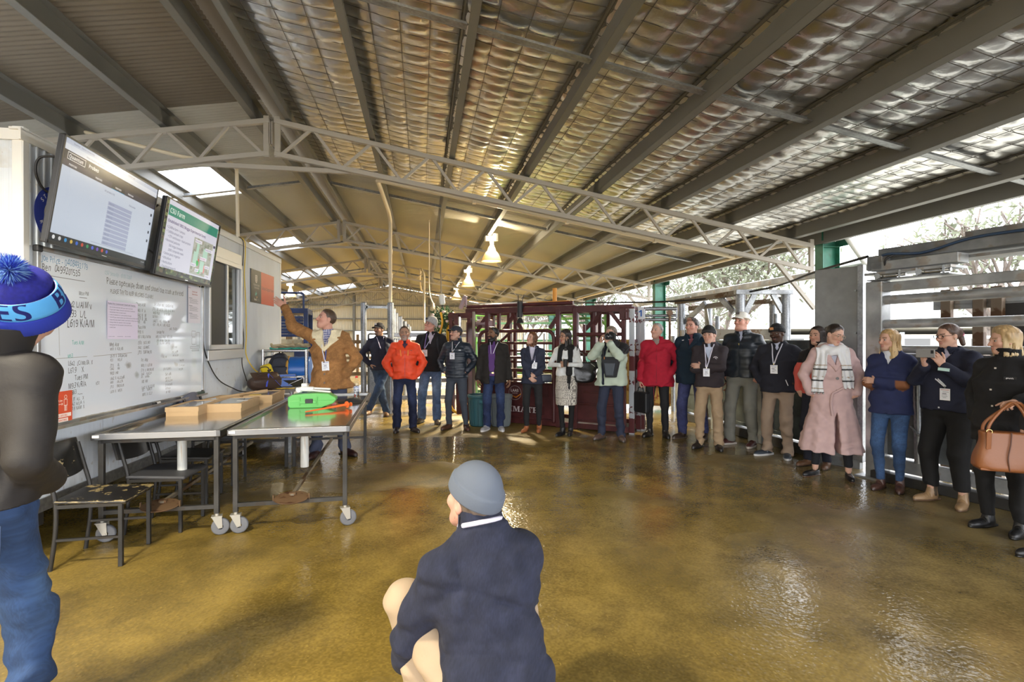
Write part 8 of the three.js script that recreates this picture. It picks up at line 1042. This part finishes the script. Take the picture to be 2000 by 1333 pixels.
const snapper = person({ label: 'woman in navy with glasses holding up a phone, black leggings and tan boots', at: [4.83, -3.98], yaw: -80, H: 1.69, fem: true, seed: 37, girth: 1.3, skin: SK.fair, fine: 0.0046, head: [-18, -7, 0], hair: { style: 'pony', color: [0.075, 0.042, 0.03], t: 0.009, by: 0.02 }, glasses: [0.012, 0.012, 0.014], cheek: 1.06,
  arms: { L: { w: [0.085, 1.335, 0.26], h: [0.7, -1, 0.0], f: [-0.15, 0.75, 0.55], n: [-0.8, 0.1, -0.5], c: 0.5 }, R: { w: [0.07, 1.325, 0.26], h: [0.7, -1, 0.0], f: [-0.1, 0.75, 0.6], n: [-0.8, 0.1, -0.5], c: 0.5 } }, feet: { L: [0.13, 0.04, 20], R: [-0.13, 0.05, -12] }, legs: { name: 'leggings', color: [0.006, 0.006, 0.007], slim: true, fit: 1.12, cut: 0.15, fold: 0.003 }, shoes: { kind: 'boot', color: [0.30, 0.19, 0.10], sole: [0.12, 0.07, 0.04] },
  shirt: { color: [0.6, 0.55, 0.7] }, top: { color: [0.011, 0.014, 0.034], hem: 0.90, fit: 1.06, open: [1.34, 0.055], collar: 'fold', hood: true, thick: 0.016 }, lanyard: { color: WHT, x: 0.06, y: 1.06, edge: 0.012, y0: 1.2, print: 2 }, decals: [{ name: 'name_bar', bar: 1, x: 0.115, y: 1.3, w: 0.085, h: 0.028, rz: -0.1, ry: 0.3, color: [0.5, 0.72, 0.68] }, { name: 'snap_stud', bar: 1, x: 0.0, y: 0.93, w: 0.014, h: 0.014, color: [0.7, 0.7, 0.7] }],
  more: (p) => { for (const s of [1]) { const e = p.HP(0.083 * s, -0.032, -0.004); mesh('earring', new THREE.SphereGeometry(0.007, 10, 8).translate(e.x, e.y, e.z), M([0.8, 0.8, 0.78], 0.2), p.root); } const h = p.HP(0, 0.0, -0.125); mesh('hair_tie', new THREE.TorusGeometry(0.026, 0.012, 8, 16).translate(h.x, h.y, h.z), M([0.7, 0.2, 0.35], 0.7), p.root); } });
const carrier = person({ label: 'blonde woman in a dark coat at the right edge, holding a tan handbag', at: [4.62, -3.36], yaw: -76, H: 1.64, fem: true, seed: 39, girth: 1.18, skin: SK.fair, head: [-38, -4, 0], hair: { style: 'bob', color: [0.40, 0.27, 0.13], drop: 0.15, t: 0.026, front: -0.005, rough: 0.004, tip: [0.62, 0.47, 0.27], tipY: 0.06 },
  arms: { L: { w: [0.2, 1.13, 0.36], h: [0.5, -1, -0.3], f: [-0.2, -0.2, 0.9], n: [-0.3, -0.9, 0], c: 1.0 }, R: 'pocket' }, feet: { L: [0.12, 0.08, 8], R: [-0.1, 0.06, -14] }, legs: { name: 'leggings', color: [0.006, 0.006, 0.007], slim: true, cut: 0.1 }, shoes: { kind: 'boot', color: [0.008, 0.008, 0.009], sole: [0.006, 0.006, 0.006] }, top: { name: 'coat', color: [0.01, 0.01, 0.012], hem: 0.74, fit: 1.12, collar: 'tall', flare: 0.01 },
  decals: [{ name: 'vest_lettering', x: 0.085, y: 1.3, w: 0.08, h: 0.03, ry: 0.3, mat: M('#ffffff', 0.6, 0, { map: canvasTex(160, 60, (x) => { x.fillStyle = '#15151a'; x.fillRect(0, 0, 160, 60); x.fillStyle = '#e0e0e4'; x.font = 'bold 56px sans-serif'; x.fillText('evo', 26, 48); }) }) }, ...[1.38, 1.2, 1.06].map((y) => ({ name: 'snap_stud', bar: 1, x: -0.03, y, w: 0.014, h: 0.014, color: [0.7, 0.66, 0.6] })), { name: 'snap_stud', bar: 1, x: 0.12, y: 1.13, w: 0.016, h: 0.016, color: [0.6, 0.42, 0.12] }] });
person({ label: 'man mostly hidden between the teal overcoat and the folded arms', at: [4.62, -7.62], yaw: -48, H: 1.73, seed: 41, skin: SK.pink, head: [-12, 0, 0], hair: { style: 'short', color: [0.35, 0.3, 0.27], t: 0.004, line: -0.02 }, arms: { L: 'down', R: 'down' }, legs: { color: [0.2, 0.15, 0.13] }, shoes: BSH, shirt: { color: [0.5, 0.5, 0.55] }, top: { color: [0.03, 0.035, 0.05], hem: 0.88, open: [1.34, 0.03], collar: 'fold' } });
person({ label: 'person at the right edge of whom only a black pointed shoe shows', at: [4.40, -2.80], yaw: -88, H: 1.68, fem: true, seed: 43, skin: SK.fair, head: [-15, 0, 0], hair: { style: 'bob', color: [0.05, 0.03, 0.02], drop: 0.14 }, feet: { L: [0.12, 0.06, 0], R: [-0.1, 0.12, -10] }, legs: { color: BLK, slim: true, cut: 0.14 }, shoes: { kind: 'flat', color: [0.008, 0.008, 0.009], sole: [0.01, 0.008, 0.008] }, top: { color: [0.02, 0.02, 0.024], hem: 0.86, collar: 'fold' } });
// -- foreground man on the left, seen from behind
person({ label: 'man in a black jacket, jeans and a blue pom-pom beanie at the left edge', at: [-1.535, -2.05], yaw: 185, H: 1.76, seed: 45, girth: 0.93, shoulders: 0.95, skin: SK.fair, fine: 0.0042, res: 0.0095, resLegs: 0.0105, head: [18, 22, -8], headShift: [-0.115, -0.005, 0.04], lean: [0.03, 0.05, 0.0], hair: { style: 'short', color: [0.08, 0.05, 0.035] },
  arms: { L: { ...ARM.jacket, w: [0.22, 0.98, 0.12] }, R: { ...ARM.jacket, w: [0.165, 1.0, 0.12], h: [0.25, 0, -1] } }, feet: { L: [0.16, 0.0, 10], R: [-0.15, 0.02, -12] }, legs: jeans([0.02, 0.055, 0.15], { fade: [0.08, 0.16, 0.32], fold: 0.011, fit: 1.05 }), shoes: BSH,
  top: { color: [0.015, 0.0125, 0.012], hem: 0.95, fit: 1.05, collar: 'tall', flareC: 1.2, fold: 0.0045, thick: 0.022, noZip: true, mat: M([1, 1, 1], 0.7, 0, { vertexColors: true, bumpMap: CLOTH, bumpScale: 0.001 }) },
  hat: { kind: 'beanie', color: [0.012, 0.014, 0.20], puff: 0.022, tall: 0.012, rib: 0.0, band: 0, brow: 0.02, paint: (x, y, z) => mul3([0.012, 0.014, 0.22], 1 + 0.25 * noise(x * 120, y * 120, z * 120)) },
  more: (p) => {
    const m = new THREE.Matrix4().compose(p.hc, p.hq, V(1, 1, 1)), tilt = new THREE.Matrix4().makeRotationX(-0.26), mm = m.clone().multiply(tilt);
    const bt = canvasTex(2048, 200, (x) => { x.fillStyle = '#141b86'; x.fillRect(0, 0, 2048, 200); x.fillStyle = '#d8dcf0'; x.fillRect(0, 14, 2048, 14); x.fillRect(0, 170, 2048, 14); x.fillStyle = '#4f9ddb'; x.fillRect(0, 34, 2048, 130); x.fillStyle = '#0c1660'; x.font = 'bold 132px sans-serif'; for (const ox of [150, 1174]) { x.save(); x.translate(ox, 148); x.scale(2.08, 1); x.fillText('BLUES', 0, 0); x.restore(); } });
    bt.wrapS = THREE.RepeatWrapping;
    mesh('hat_band', lathe([[0.110, 0.035], [0.1165, 0.036], [0.119, 0.05], [0.1165, 0.075], [0.109, 0.098], [0.105, 0.1], [0.1, 0.098]], 64).scale(0.96, 1, 1.04).rotateY(0.5).translate(0, 0, -0.012).applyMatrix4(mm), M('#ffffff', 0.9, 0, { map: bt, bumpMap: CLOTH, bumpScale: 0.001 }), p.root, 'pale blue lettered knitted band');
    const cuff = lathe([[0.100, -0.022], [0.112, -0.026], [0.1215, -0.018], [0.1235, 0.006], [0.121, 0.03], [0.113, 0.038], [0.105, 0.036]], 160), cp = cuff.attributes.position; for (let i = 0; i < cp.count; i++) { const a = Math.atan2(cp.getX(i), cp.getZ(i)), k = 1 + 0.011 * Math.sin(a * 70); cp.setX(i, cp.getX(i) * k * 0.97); cp.setZ(i, cp.getZ(i) * k * 1.05); } cuff.computeVertexNormals(); mesh('ribbed_cuff', cuff.translate(0, 0, -0.012).applyMatrix4(mm), M([0.014, 0.03, 0.30], 0.9), p.root);
    const r = rng(8), tufts = []; for (let i = 0; i < 1300; i++) { const a = r() * 6.283, b = Math.acos(2 * r() - 1), d = V(Math.sin(b) * Math.cos(a), Math.cos(b), Math.sin(b) * Math.sin(a)), L = 0.048 + 0.018 * r(), g = new THREE.ConeGeometry(0.0042, L, 4, 1, true).translate(0, L / 2, 0).applyQuaternion(new THREE.Quaternion().setFromUnitVectors(V(0, 1, 0), d)), c = r() < 0.55 ? [0.03, 0.07, 0.5] : [0.22, 0.42, 0.78], n = g.attributes.position.count, ca = new Float32Array(n * 3); for (let k = 0; k < n; k++) ca.set(c, k * 3); g.setAttribute('color', new THREE.BufferAttribute(ca, 3)); tufts.push(g); }
    mesh('pompom', merge(tufts).translate(0, 0.182, -0.03).applyMatrix4(mm), M([1, 1, 1], 0.95, 0, { vertexColors: true, side: THREE.DoubleSide }), p.root, 'two-tone blue wool pompom').userData.kind = 'stuff';
    mesh('name_badge', bx(0.075, 0.12, 0.004, 0, 0, 0, 0.001, 0, Math.PI + 0.25, 0.34).translate(-0.1, 0.84, -0.165), M('#ffffff', 0.3, 0, { map: tex(128, 128, (u, v) => { const n = pfbm(u, v, 5, 3, 3); return n > 0.12 ? [0.45, 0.45, 0.5] : [0.8, 0.82, 0.86]; }) }), p.root); mesh('badge_cord', tube([[-0.07, 0.95, -0.14], [-0.075, 0.93, -0.16], [-0.08, 0.905, -0.167]], 0.004, 10, 6), CHROME, p.root);
    mesh('raised_collar', new THREE.LatheGeometry([[0.088, -0.03], [0.096, 0.0], [0.106, 0.04], [0.12, 0.075], [0.128, 0.073], [0.116, 0.04], [0.104, -0.01], [0.092, -0.04]].map((q) => new THREE.Vector2(...q)), 40, 0.35, 5.58).scale(1, 1, 0.95).applyQuaternion(p.tq).translate(...p.T(-0.03, 1.475, -0.005).toArray()), M([0.014, 0.012, 0.012], 0.75, 0, { side: THREE.DoubleSide }), p.root);
    for (const s of [-1, 1]) mesh('pocket_seam', tube([[s * 0.05, 0.9, -0.145], [s * 0.055, 0.78, -0.15], [s * 0.1, 0.745, -0.145], [s * 0.15, 0.78, -0.125], [s * 0.155, 0.9, -0.11]], 0.0025, 30, 5), M([0.02, 0.04, 0.09], 0.9), p.root);
  } });
// -- crouching man in front of the camera
person({ label: 'man crouching with his back to the camera in a navy jacket and grey beanie', at: [0.25, -1.82], yaw: 190, H: 1.75, seed: 47, girth: 0.98, shoulders: 0.98, skin: SK.pink, fine: 0.004, res: 0.0085, resLegs: 0.0095, pelvis: [0.0, 0.315, -0.06], lean: [0.28, -0.04, 0.1], headShift: [0, -0.045, -0.01], hipStraight: 0.4, head: [28, 10, 2], hair: { style: 'short', color: [0.12, 0.09, 0.07] },
  arms: { L: { raw: 1, lift: -0.03, w: [0.24, 1.0, 0.36], h: [0.8, -0.8, 0.15], f: [-0.7, -0.1, 0.6], n: [-0.2, -0.6, -0.7], c: 0.5 }, R: { raw: 1, lift: -0.03, w: [-0.05, 1.0, 0.40], h: [-0.9, -0.5, 0.0], f: [0.7, -0.2, 0.5], n: [0.1, -0.7, -0.5], c: 0.5 } }, feet: { L: [0.2, 0.16, 24, 0.13, 0.35], R: [-0.16, 0.2, -8, 0.1, 0.25] }, knee: { L: [0.62, 0.55, 0.9], R: [-0.3, 0.6, 1] }, legs: { color: [0.38, 0.285, 0.19], fit: 1.05, fold: 0.01, waist: 1.0 }, shoes: BSH, shirt: { color: [0.6, 0.58, 0.7] },
  top: { color: [0.02, 0.024, 0.05], hem: 0.86, fit: 1.1, collar: 'tall', flareC: 0.5, gap: 0.03, fold: 0.009, thick: 0.016, noZip: true, mat: SUEDEM, extra: (x, y, z, d) => { if (z < 0) { const w = (y - 1.24 - 0.28 * x - 0.03 * Math.sin(x * 9)) / 0.018, v = (y - 1.06 - 0.04 * Math.sin(x * 11)) / 0.014, s = (Math.abs(Math.abs(x) - 0.115 - 0.1 * (1.4 - y))) / 0.004; d += 0.012 * Math.exp(-w * w) + 0.008 * Math.exp(-v * v) + (y > 1.15 ? 0.003 * Math.exp(-s * s) : 0); } return d; } },
  hat: { kind: 'beanie', color: [0.105, 0.125, 0.165], puff: 0.006, tall: 0.008, rib: 0.0, brow: 0.02 },
  more: (p) => { const r = 0.082; mesh('lanyard', tube(Array.from({ length: 15 }, (_, i) => { const a = Math.PI * (0.15 + 0.7 * i / 14); return p.T(Math.cos(a) * r * 1.02, 1.497 + 0.006 * Math.sin(a), -0.02 - Math.sin(a) * r); }), 0.009, 40, 6), M([0.66, 0.64, 0.78], 0.6), p.root, 'white lanyard around the collar'); } });
// ---------------------------------------------------------------- things people hold
function held(p, name, label, cat, at, dy = 0) { return thing(name, label, cat, p.W(p.T(...at)).toArray(), p.root.rotation.y + dy); }
{ // camera and its pouch
  const c = held(photographer, 'camera', 'black single-lens camera held to the photographer\u2019s eye', 'camera', [0.075, 1.575, 0.315], -0.12);
  mesh('camera_body', [bx(0.14, 0.09, 0.055, 0, 0, -0.03, 0.012), bx(0.03, 0.085, 0.07, -0.058, -0.003, -0.01, 0.012), bx(0.06, 0.035, 0.055, 0, 0.058, -0.025, 0.012)], M([0.012, 0.012, 0.013], 0.55), c); mesh('dial', [rod([0.045, 0.045, -0.03], [0.045, 0.057, -0.03], 0.014, 14), rod([-0.055, 0.045, -0.02], [-0.055, 0.056, -0.02], 0.009, 12)], M([0.03, 0.03, 0.03], 0.4), c);
  mesh('lens', lathe([[0.03, 0], [0.036, 0], [0.037, 0.02], [0.035, 0.03], [0.035, 0.07], [0.041, 0.085], [0.043, 0.12], [0.039, 0.122], [0.036, 0.112], [0.0, 0.105]], 28).rotateX(Math.PI / 2), M([0.015, 0.015, 0.016], 0.4), c); mesh('glass', new THREE.SphereGeometry(0.06, 20, 8, 0, 6.283, 0, 0.6).rotateX(Math.PI / 2).translate(0, 0, 0.056), MP([0.02, 0.02, 0.03], 0.05, 0, { clearcoat: 1 }), c);
  mesh('strap', tube([[0.07, 0.03, -0.03], [0.11, -0.03, -0.05], [0.09, -0.12, -0.1], [0.03, -0.18, -0.12]], 0.007, 20, 6), BLACK, c);
  const b = held(photographer, 'camera_pouch', 'charcoal camera holster bag slung across the photographer\u2019s front', 'bag', [0.06, 1.03, 0.215]), TR = (w0, w1, h, d) => extrude([[-w0 / 2, 0], [w0 / 2, 0], [w1 / 2, h], [-w1 / 2, h]], d, 0.012);
  mesh('pouch_body', TR(0.13, 0.24, 0.25, 0.1).translate(0, -0.05, -0.02), M([0.022, 0.025, 0.03], 0.8), b); mesh('front_panel', TR(0.09, 0.14, 0.16, 0.02).translate(0, -0.02, 0.085), M([0.075, 0.09, 0.11], 0.8), b, 'slate grey front panel'); mesh('lid', bx(0.26, 0.05, 0.13, 0, 0.215, 0.03, 0.02), M([0.018, 0.02, 0.024], 0.8), b); mesh('zip_pull', bx(0.012, 0.04, 0.008, -0.08, 0.225, 0.1, 0.003), M([0.6, 0.2, 0.03], 0.5), b, 'orange zip pull');
  mesh('strap', [tube([[-0.12, 0.21, 0], [-0.14, 0.32, -0.03], [-0.13, 0.42, -0.06], [-0.1, 0.5, -0.12]], 0.013, 20, 6), tube([[0.12, 0.21, 0], [0.18, 0.3, -0.04], [0.22, 0.38, -0.12]], 0.013, 20, 6)], BLACK, b);
}
{ // takeaway cup
  const c = held(cupLady, 'takeaway_cup', 'black takeaway cup held in both hands at chest height', 'cup', [-0.005, 1.135, 0.29]);
  mesh('cup', lathe([[0, 0], [0.028, 0], [0.029, 0.005], [0.037, 0.1], [0.036, 0.1], [0.027, 0.006]], 24), M([0.02, 0.018, 0.018], 0.6), c); mesh('lid', lathe([[0.039, 0.096], [0.04, 0.106], [0.035, 0.109], [0.033, 0.116], [0, 0.117]], 24), M([0.012, 0.012, 0.012], 0.35), c);
  const t = held(cupLady, 'tote_bag', 'big black leather tote hanging from the shoulder of the woman with the cup', 'bag', [0.285, 0.86, -0.0], 0.25), LB = M([0.009, 0.009, 0.01], 0.28, 0, { bumpMap: grit, bumpScale: 0.001 });
  mesh('bag_body', netGeo([nets((x, y, z) => { const w = 0.16 + 0.08 * smooth(0, 0.3, y), dp = 0.075 - 0.03 * smooth(0.1, 0.34, y), q = Math.pow(Math.pow(Math.abs(x) / w, 4) + Math.pow(Math.abs(z) / dp, 3), 1 / 4), d = (q - 1) * dp; return smax(smax(d, -y, 0.05), y - 0.33 - 0.15 * x * x, 0.01) + 0.008 * noise(x * 9, y * 12 + 4 * x, z * 9); }, [-0.28, -0.04, -0.13], [0.28, 0.4, 0.13], 0.011)], () => [1, 1, 1]).deleteAttribute('color'), LB, t);
  mesh('handle', [tube([[-0.12, 0.31, 0.03], [-0.14, 0.42, 0.03], [-0.11, 0.54, 0.0], [-0.09, 0.60, -0.04], [-0.07, 0.56, -0.08], [0.0, 0.44, -0.05], [0.05, 0.32, -0.02]], 0.009, 40, 6)], LB, t); mesh('pale_trim', tube([[0.05, 0.33, 0.03], [0.14, 0.28, 0.045], [0.22, 0.2, 0.03]], 0.005, 16, 5), M([0.5, 0.5, 0.5], 0.5), t, 'pale edge trim');
  const h = held(blazerLady, 'handbag', 'small dark blue handbag at the hip of the woman in the blazer', 'bag', [0.235, 0.86, 0.02], 0.35);
  mesh('bag_body', bx(0.2, 0.14, 0.09, 0, 0.07, 0, 0.035), M([0.02, 0.03, 0.055], 0.4), h); mesh('trim', bx(0.17, 0.012, 0.094, 0, 0.135, 0, 0.004), M([0.5, 0.45, 0.35], 0.4), h); mesh('strap', tube([[-0.09, 0.13, 0], [-0.11, 0.25, 0], [-0.09, 0.4, -0.02], [-0.05, 0.55, -0.05]], 0.006, 20, 5), BLACK, h);
}
{ // briefcase
  const q = redCoat, b = thing('briefcase', 'black document briefcase hanging from the red coat man\u2019s hand', 'briefcase', q.W(q.arms.R.W).add(V(0.0, -0.13, 0.02)).toArray(), q.root.rotation.y + 0.75), LB = M([0.012, 0.013, 0.015], 0.55, 0, { bumpMap: grit, bumpScale: 0.0008 });
  mesh('case_body', bx(0.1, 0.33, 0.37, 0, -0.22, 0, 0.03), LB, b); mesh('flap', bx(0.015, 0.2, 0.34, 0.052, -0.15, 0, 0.006), LB, b); mesh('handle', bent([[0, -0.07, -0.07], [0, 0.015, -0.06], [0, 0.015, 0.06], [0, -0.07, 0.07]], 0.009, 6, 0.03), LB, b);
}
{ // phone
  const q = snapper, p = thing('smartphone', 'phone in a silver case held up in both hands by the woman with glasses', 'phone', q.W(q.T(0.0, 1.445, 0.365)).toArray(), q.root.rotation.y + 0.1);
  mesh('phone_body', bx(0.15, 0.074, 0.008, 0, 0, 0, 0.004), M([0.30, 0.29, 0.28], 0.35, 0.4), p); mesh('screen', bx(0.14, 0.067, 0.001, 0, 0, -0.0046), M([0.01, 0.01, 0.012], 0.1), p); mesh('lens_block', [bx(0.022, 0.03, 0.003, 0.055, 0.015, 0.005, 0.001), rod([0.055, 0.022, 0.006], [0.055, 0.022, 0.008], 0.006, 12), rod([0.055, 0.008, 0.006], [0.055, 0.008, 0.008], 0.006, 12)], BLACK, p);
}
{ // tan handbag and tartan scarf on the right
  const h = carrier.W(carrier.arms.L.W), b = thing('tan_handbag', 'tan leather handbag with gold buckles, held at the right edge', 'handbag', [h.x - 0.1, h.y - 0.5, h.z + 0.02], -0.6), TL = M([0.27, 0.095, 0.03], 0.42, 0, { bumpMap: grit, bumpScale: 0.0006 }), GO = M([0.8, 0.6, 0.25], 0.25, 1);
  const f = (x, y, z) => { const w = 0.205 - 0.045 * smooth(0, 0.28, y), dp = 0.085 - 0.03 * smooth(0.05, 0.28, y); const q = Math.pow(Math.pow(Math.abs(x) / w, 5) + Math.pow(Math.abs(z) / dp, 3.5), 1 / 4.2); return smax(smax((q - 1) * dp, -y, 0.03), y - 0.285, 0.012) + 0.004 * noise(x * 12, y * 10, z * 12); };
  mesh('bag_body', netGeo([nets(f, [-0.25, -0.02, -0.13], [0.25, 0.32, 0.13], 0.0085)], () => [1, 1, 1]).deleteAttribute('color'), TL, b);
  mesh('seam', tube([[0.0, 0.285, 0.062], [-0.01, 0.2, 0.075], [-0.03, 0.1, 0.092], [-0.02, 0.01, 0.09]], 0.004, 24, 5), M([0.1, 0.035, 0.015], 0.5), b); mesh('base', bx(0.36, 0.02, 0.15, 0, 0.008, 0, 0.008), TL, b);
  for (const [z, k] of [[0.045, 0], [-0.045, 0.03]]) mesh('handle', tube([[-0.13, 0.24, z], [-0.12, 0.33, z], [-0.02 + k, 0.47, z * 0.4], [0.03 + k, 0.5, 0], [0.07 + k, 0.45, z * 0.4], [0.1, 0.33, z], [0.1, 0.25, z]], 0.011, 40, 8), TL, b);
  for (const x of [-0.13, 0.1]) mesh('strap_tab', bx(0.03, 0.13, 0.01, x, 0.22, 0.068, 0.004, 0.1), TL, b); for (const x of [-0.125, 0.1]) mesh('buckle', new THREE.TorusGeometry(0.016, 0.004, 8, 18).translate(x, 0.285, 0.062), GO, b, 'gold ring'); mesh('clasp', [new THREE.TorusGeometry(0.014, 0.0035, 8, 16).translate(0.17, 0.24, 0.03), rod([0.17, 0.225, 0.03], [0.18, 0.19, 0.035], 0.005, 8)], GO, b); mesh('shoulder_strap', bar([0.18, 0.2, 0.035], [0.2, -0.02, 0.06], 0.035, 0.008), TL, b);
  const s = thing('tartan_scarf', 'grey-beige checked scarf with a fringe hanging below the tan handbag', 'scarf', [h.x + 0.10, 0, h.z + 0.17], -0.75), SC = M([1, 1, 1], 0.95, 0, { map: tex(128, 256, (u, v) => { const a = Math.abs(((v * 6) % 1) - 0.5) < 0.12, c = Math.abs(((u * 3) % 1) - 0.5) < 0.1; return a || c ? [0.56, 0.52, 0.46] : [0.36, 0.33, 0.27]; }), bumpMap: CLOTH, bumpScale: 0.001 });
  const g = new THREE.BoxGeometry(0.2, 0.86, 0.018, 10, 16, 1), p = g.attributes.position; for (let i = 0; i < p.count; i++) { const x = p.getX(i), y = p.getY(i); p.setZ(i, p.getZ(i) + 0.012 * Math.sin(x * 45 + y * 3)); p.setX(i, x * (0.85 + 0.12 * Math.sin(y * 3))); } g.computeVertexNormals(); mesh('cloth', g.translate(0, 0.83, 0), SC, s);
  const r = rng(4); mesh('fringe', Array.from({ length: 34 }, (_, i) => { const x = -0.085 + 0.17 * i / 33; return rod([x, 0.41, 0.01 * Math.sin(x * 45)], [x + 0.012 * (r() - 0.5), 0.30 + 0.02 * r(), 0.01 * Math.sin(x * 45)], 0.0028, 5); }), M([0.34, 0.31, 0.26], 0.95), s).userData.kind = 'stuff';
}
tag(mesh('twig', [rod([0.235, 0.006, -2.96], [0.34, 0.012, -2.83], 0.0035, 6), rod([0.29, 0.01, -2.89], [0.33, 0.018, -2.9], 0.002, 5), rod([0.34, 0.012, -2.83], [0.37, 0.008, -2.82], 0.0025, 6)], M([0.08, 0.05, 0.02], 0.9)), 'thin dark twig lying on the wet floor right of the crouching man', 'twig');
renderer.render(scene, camera);
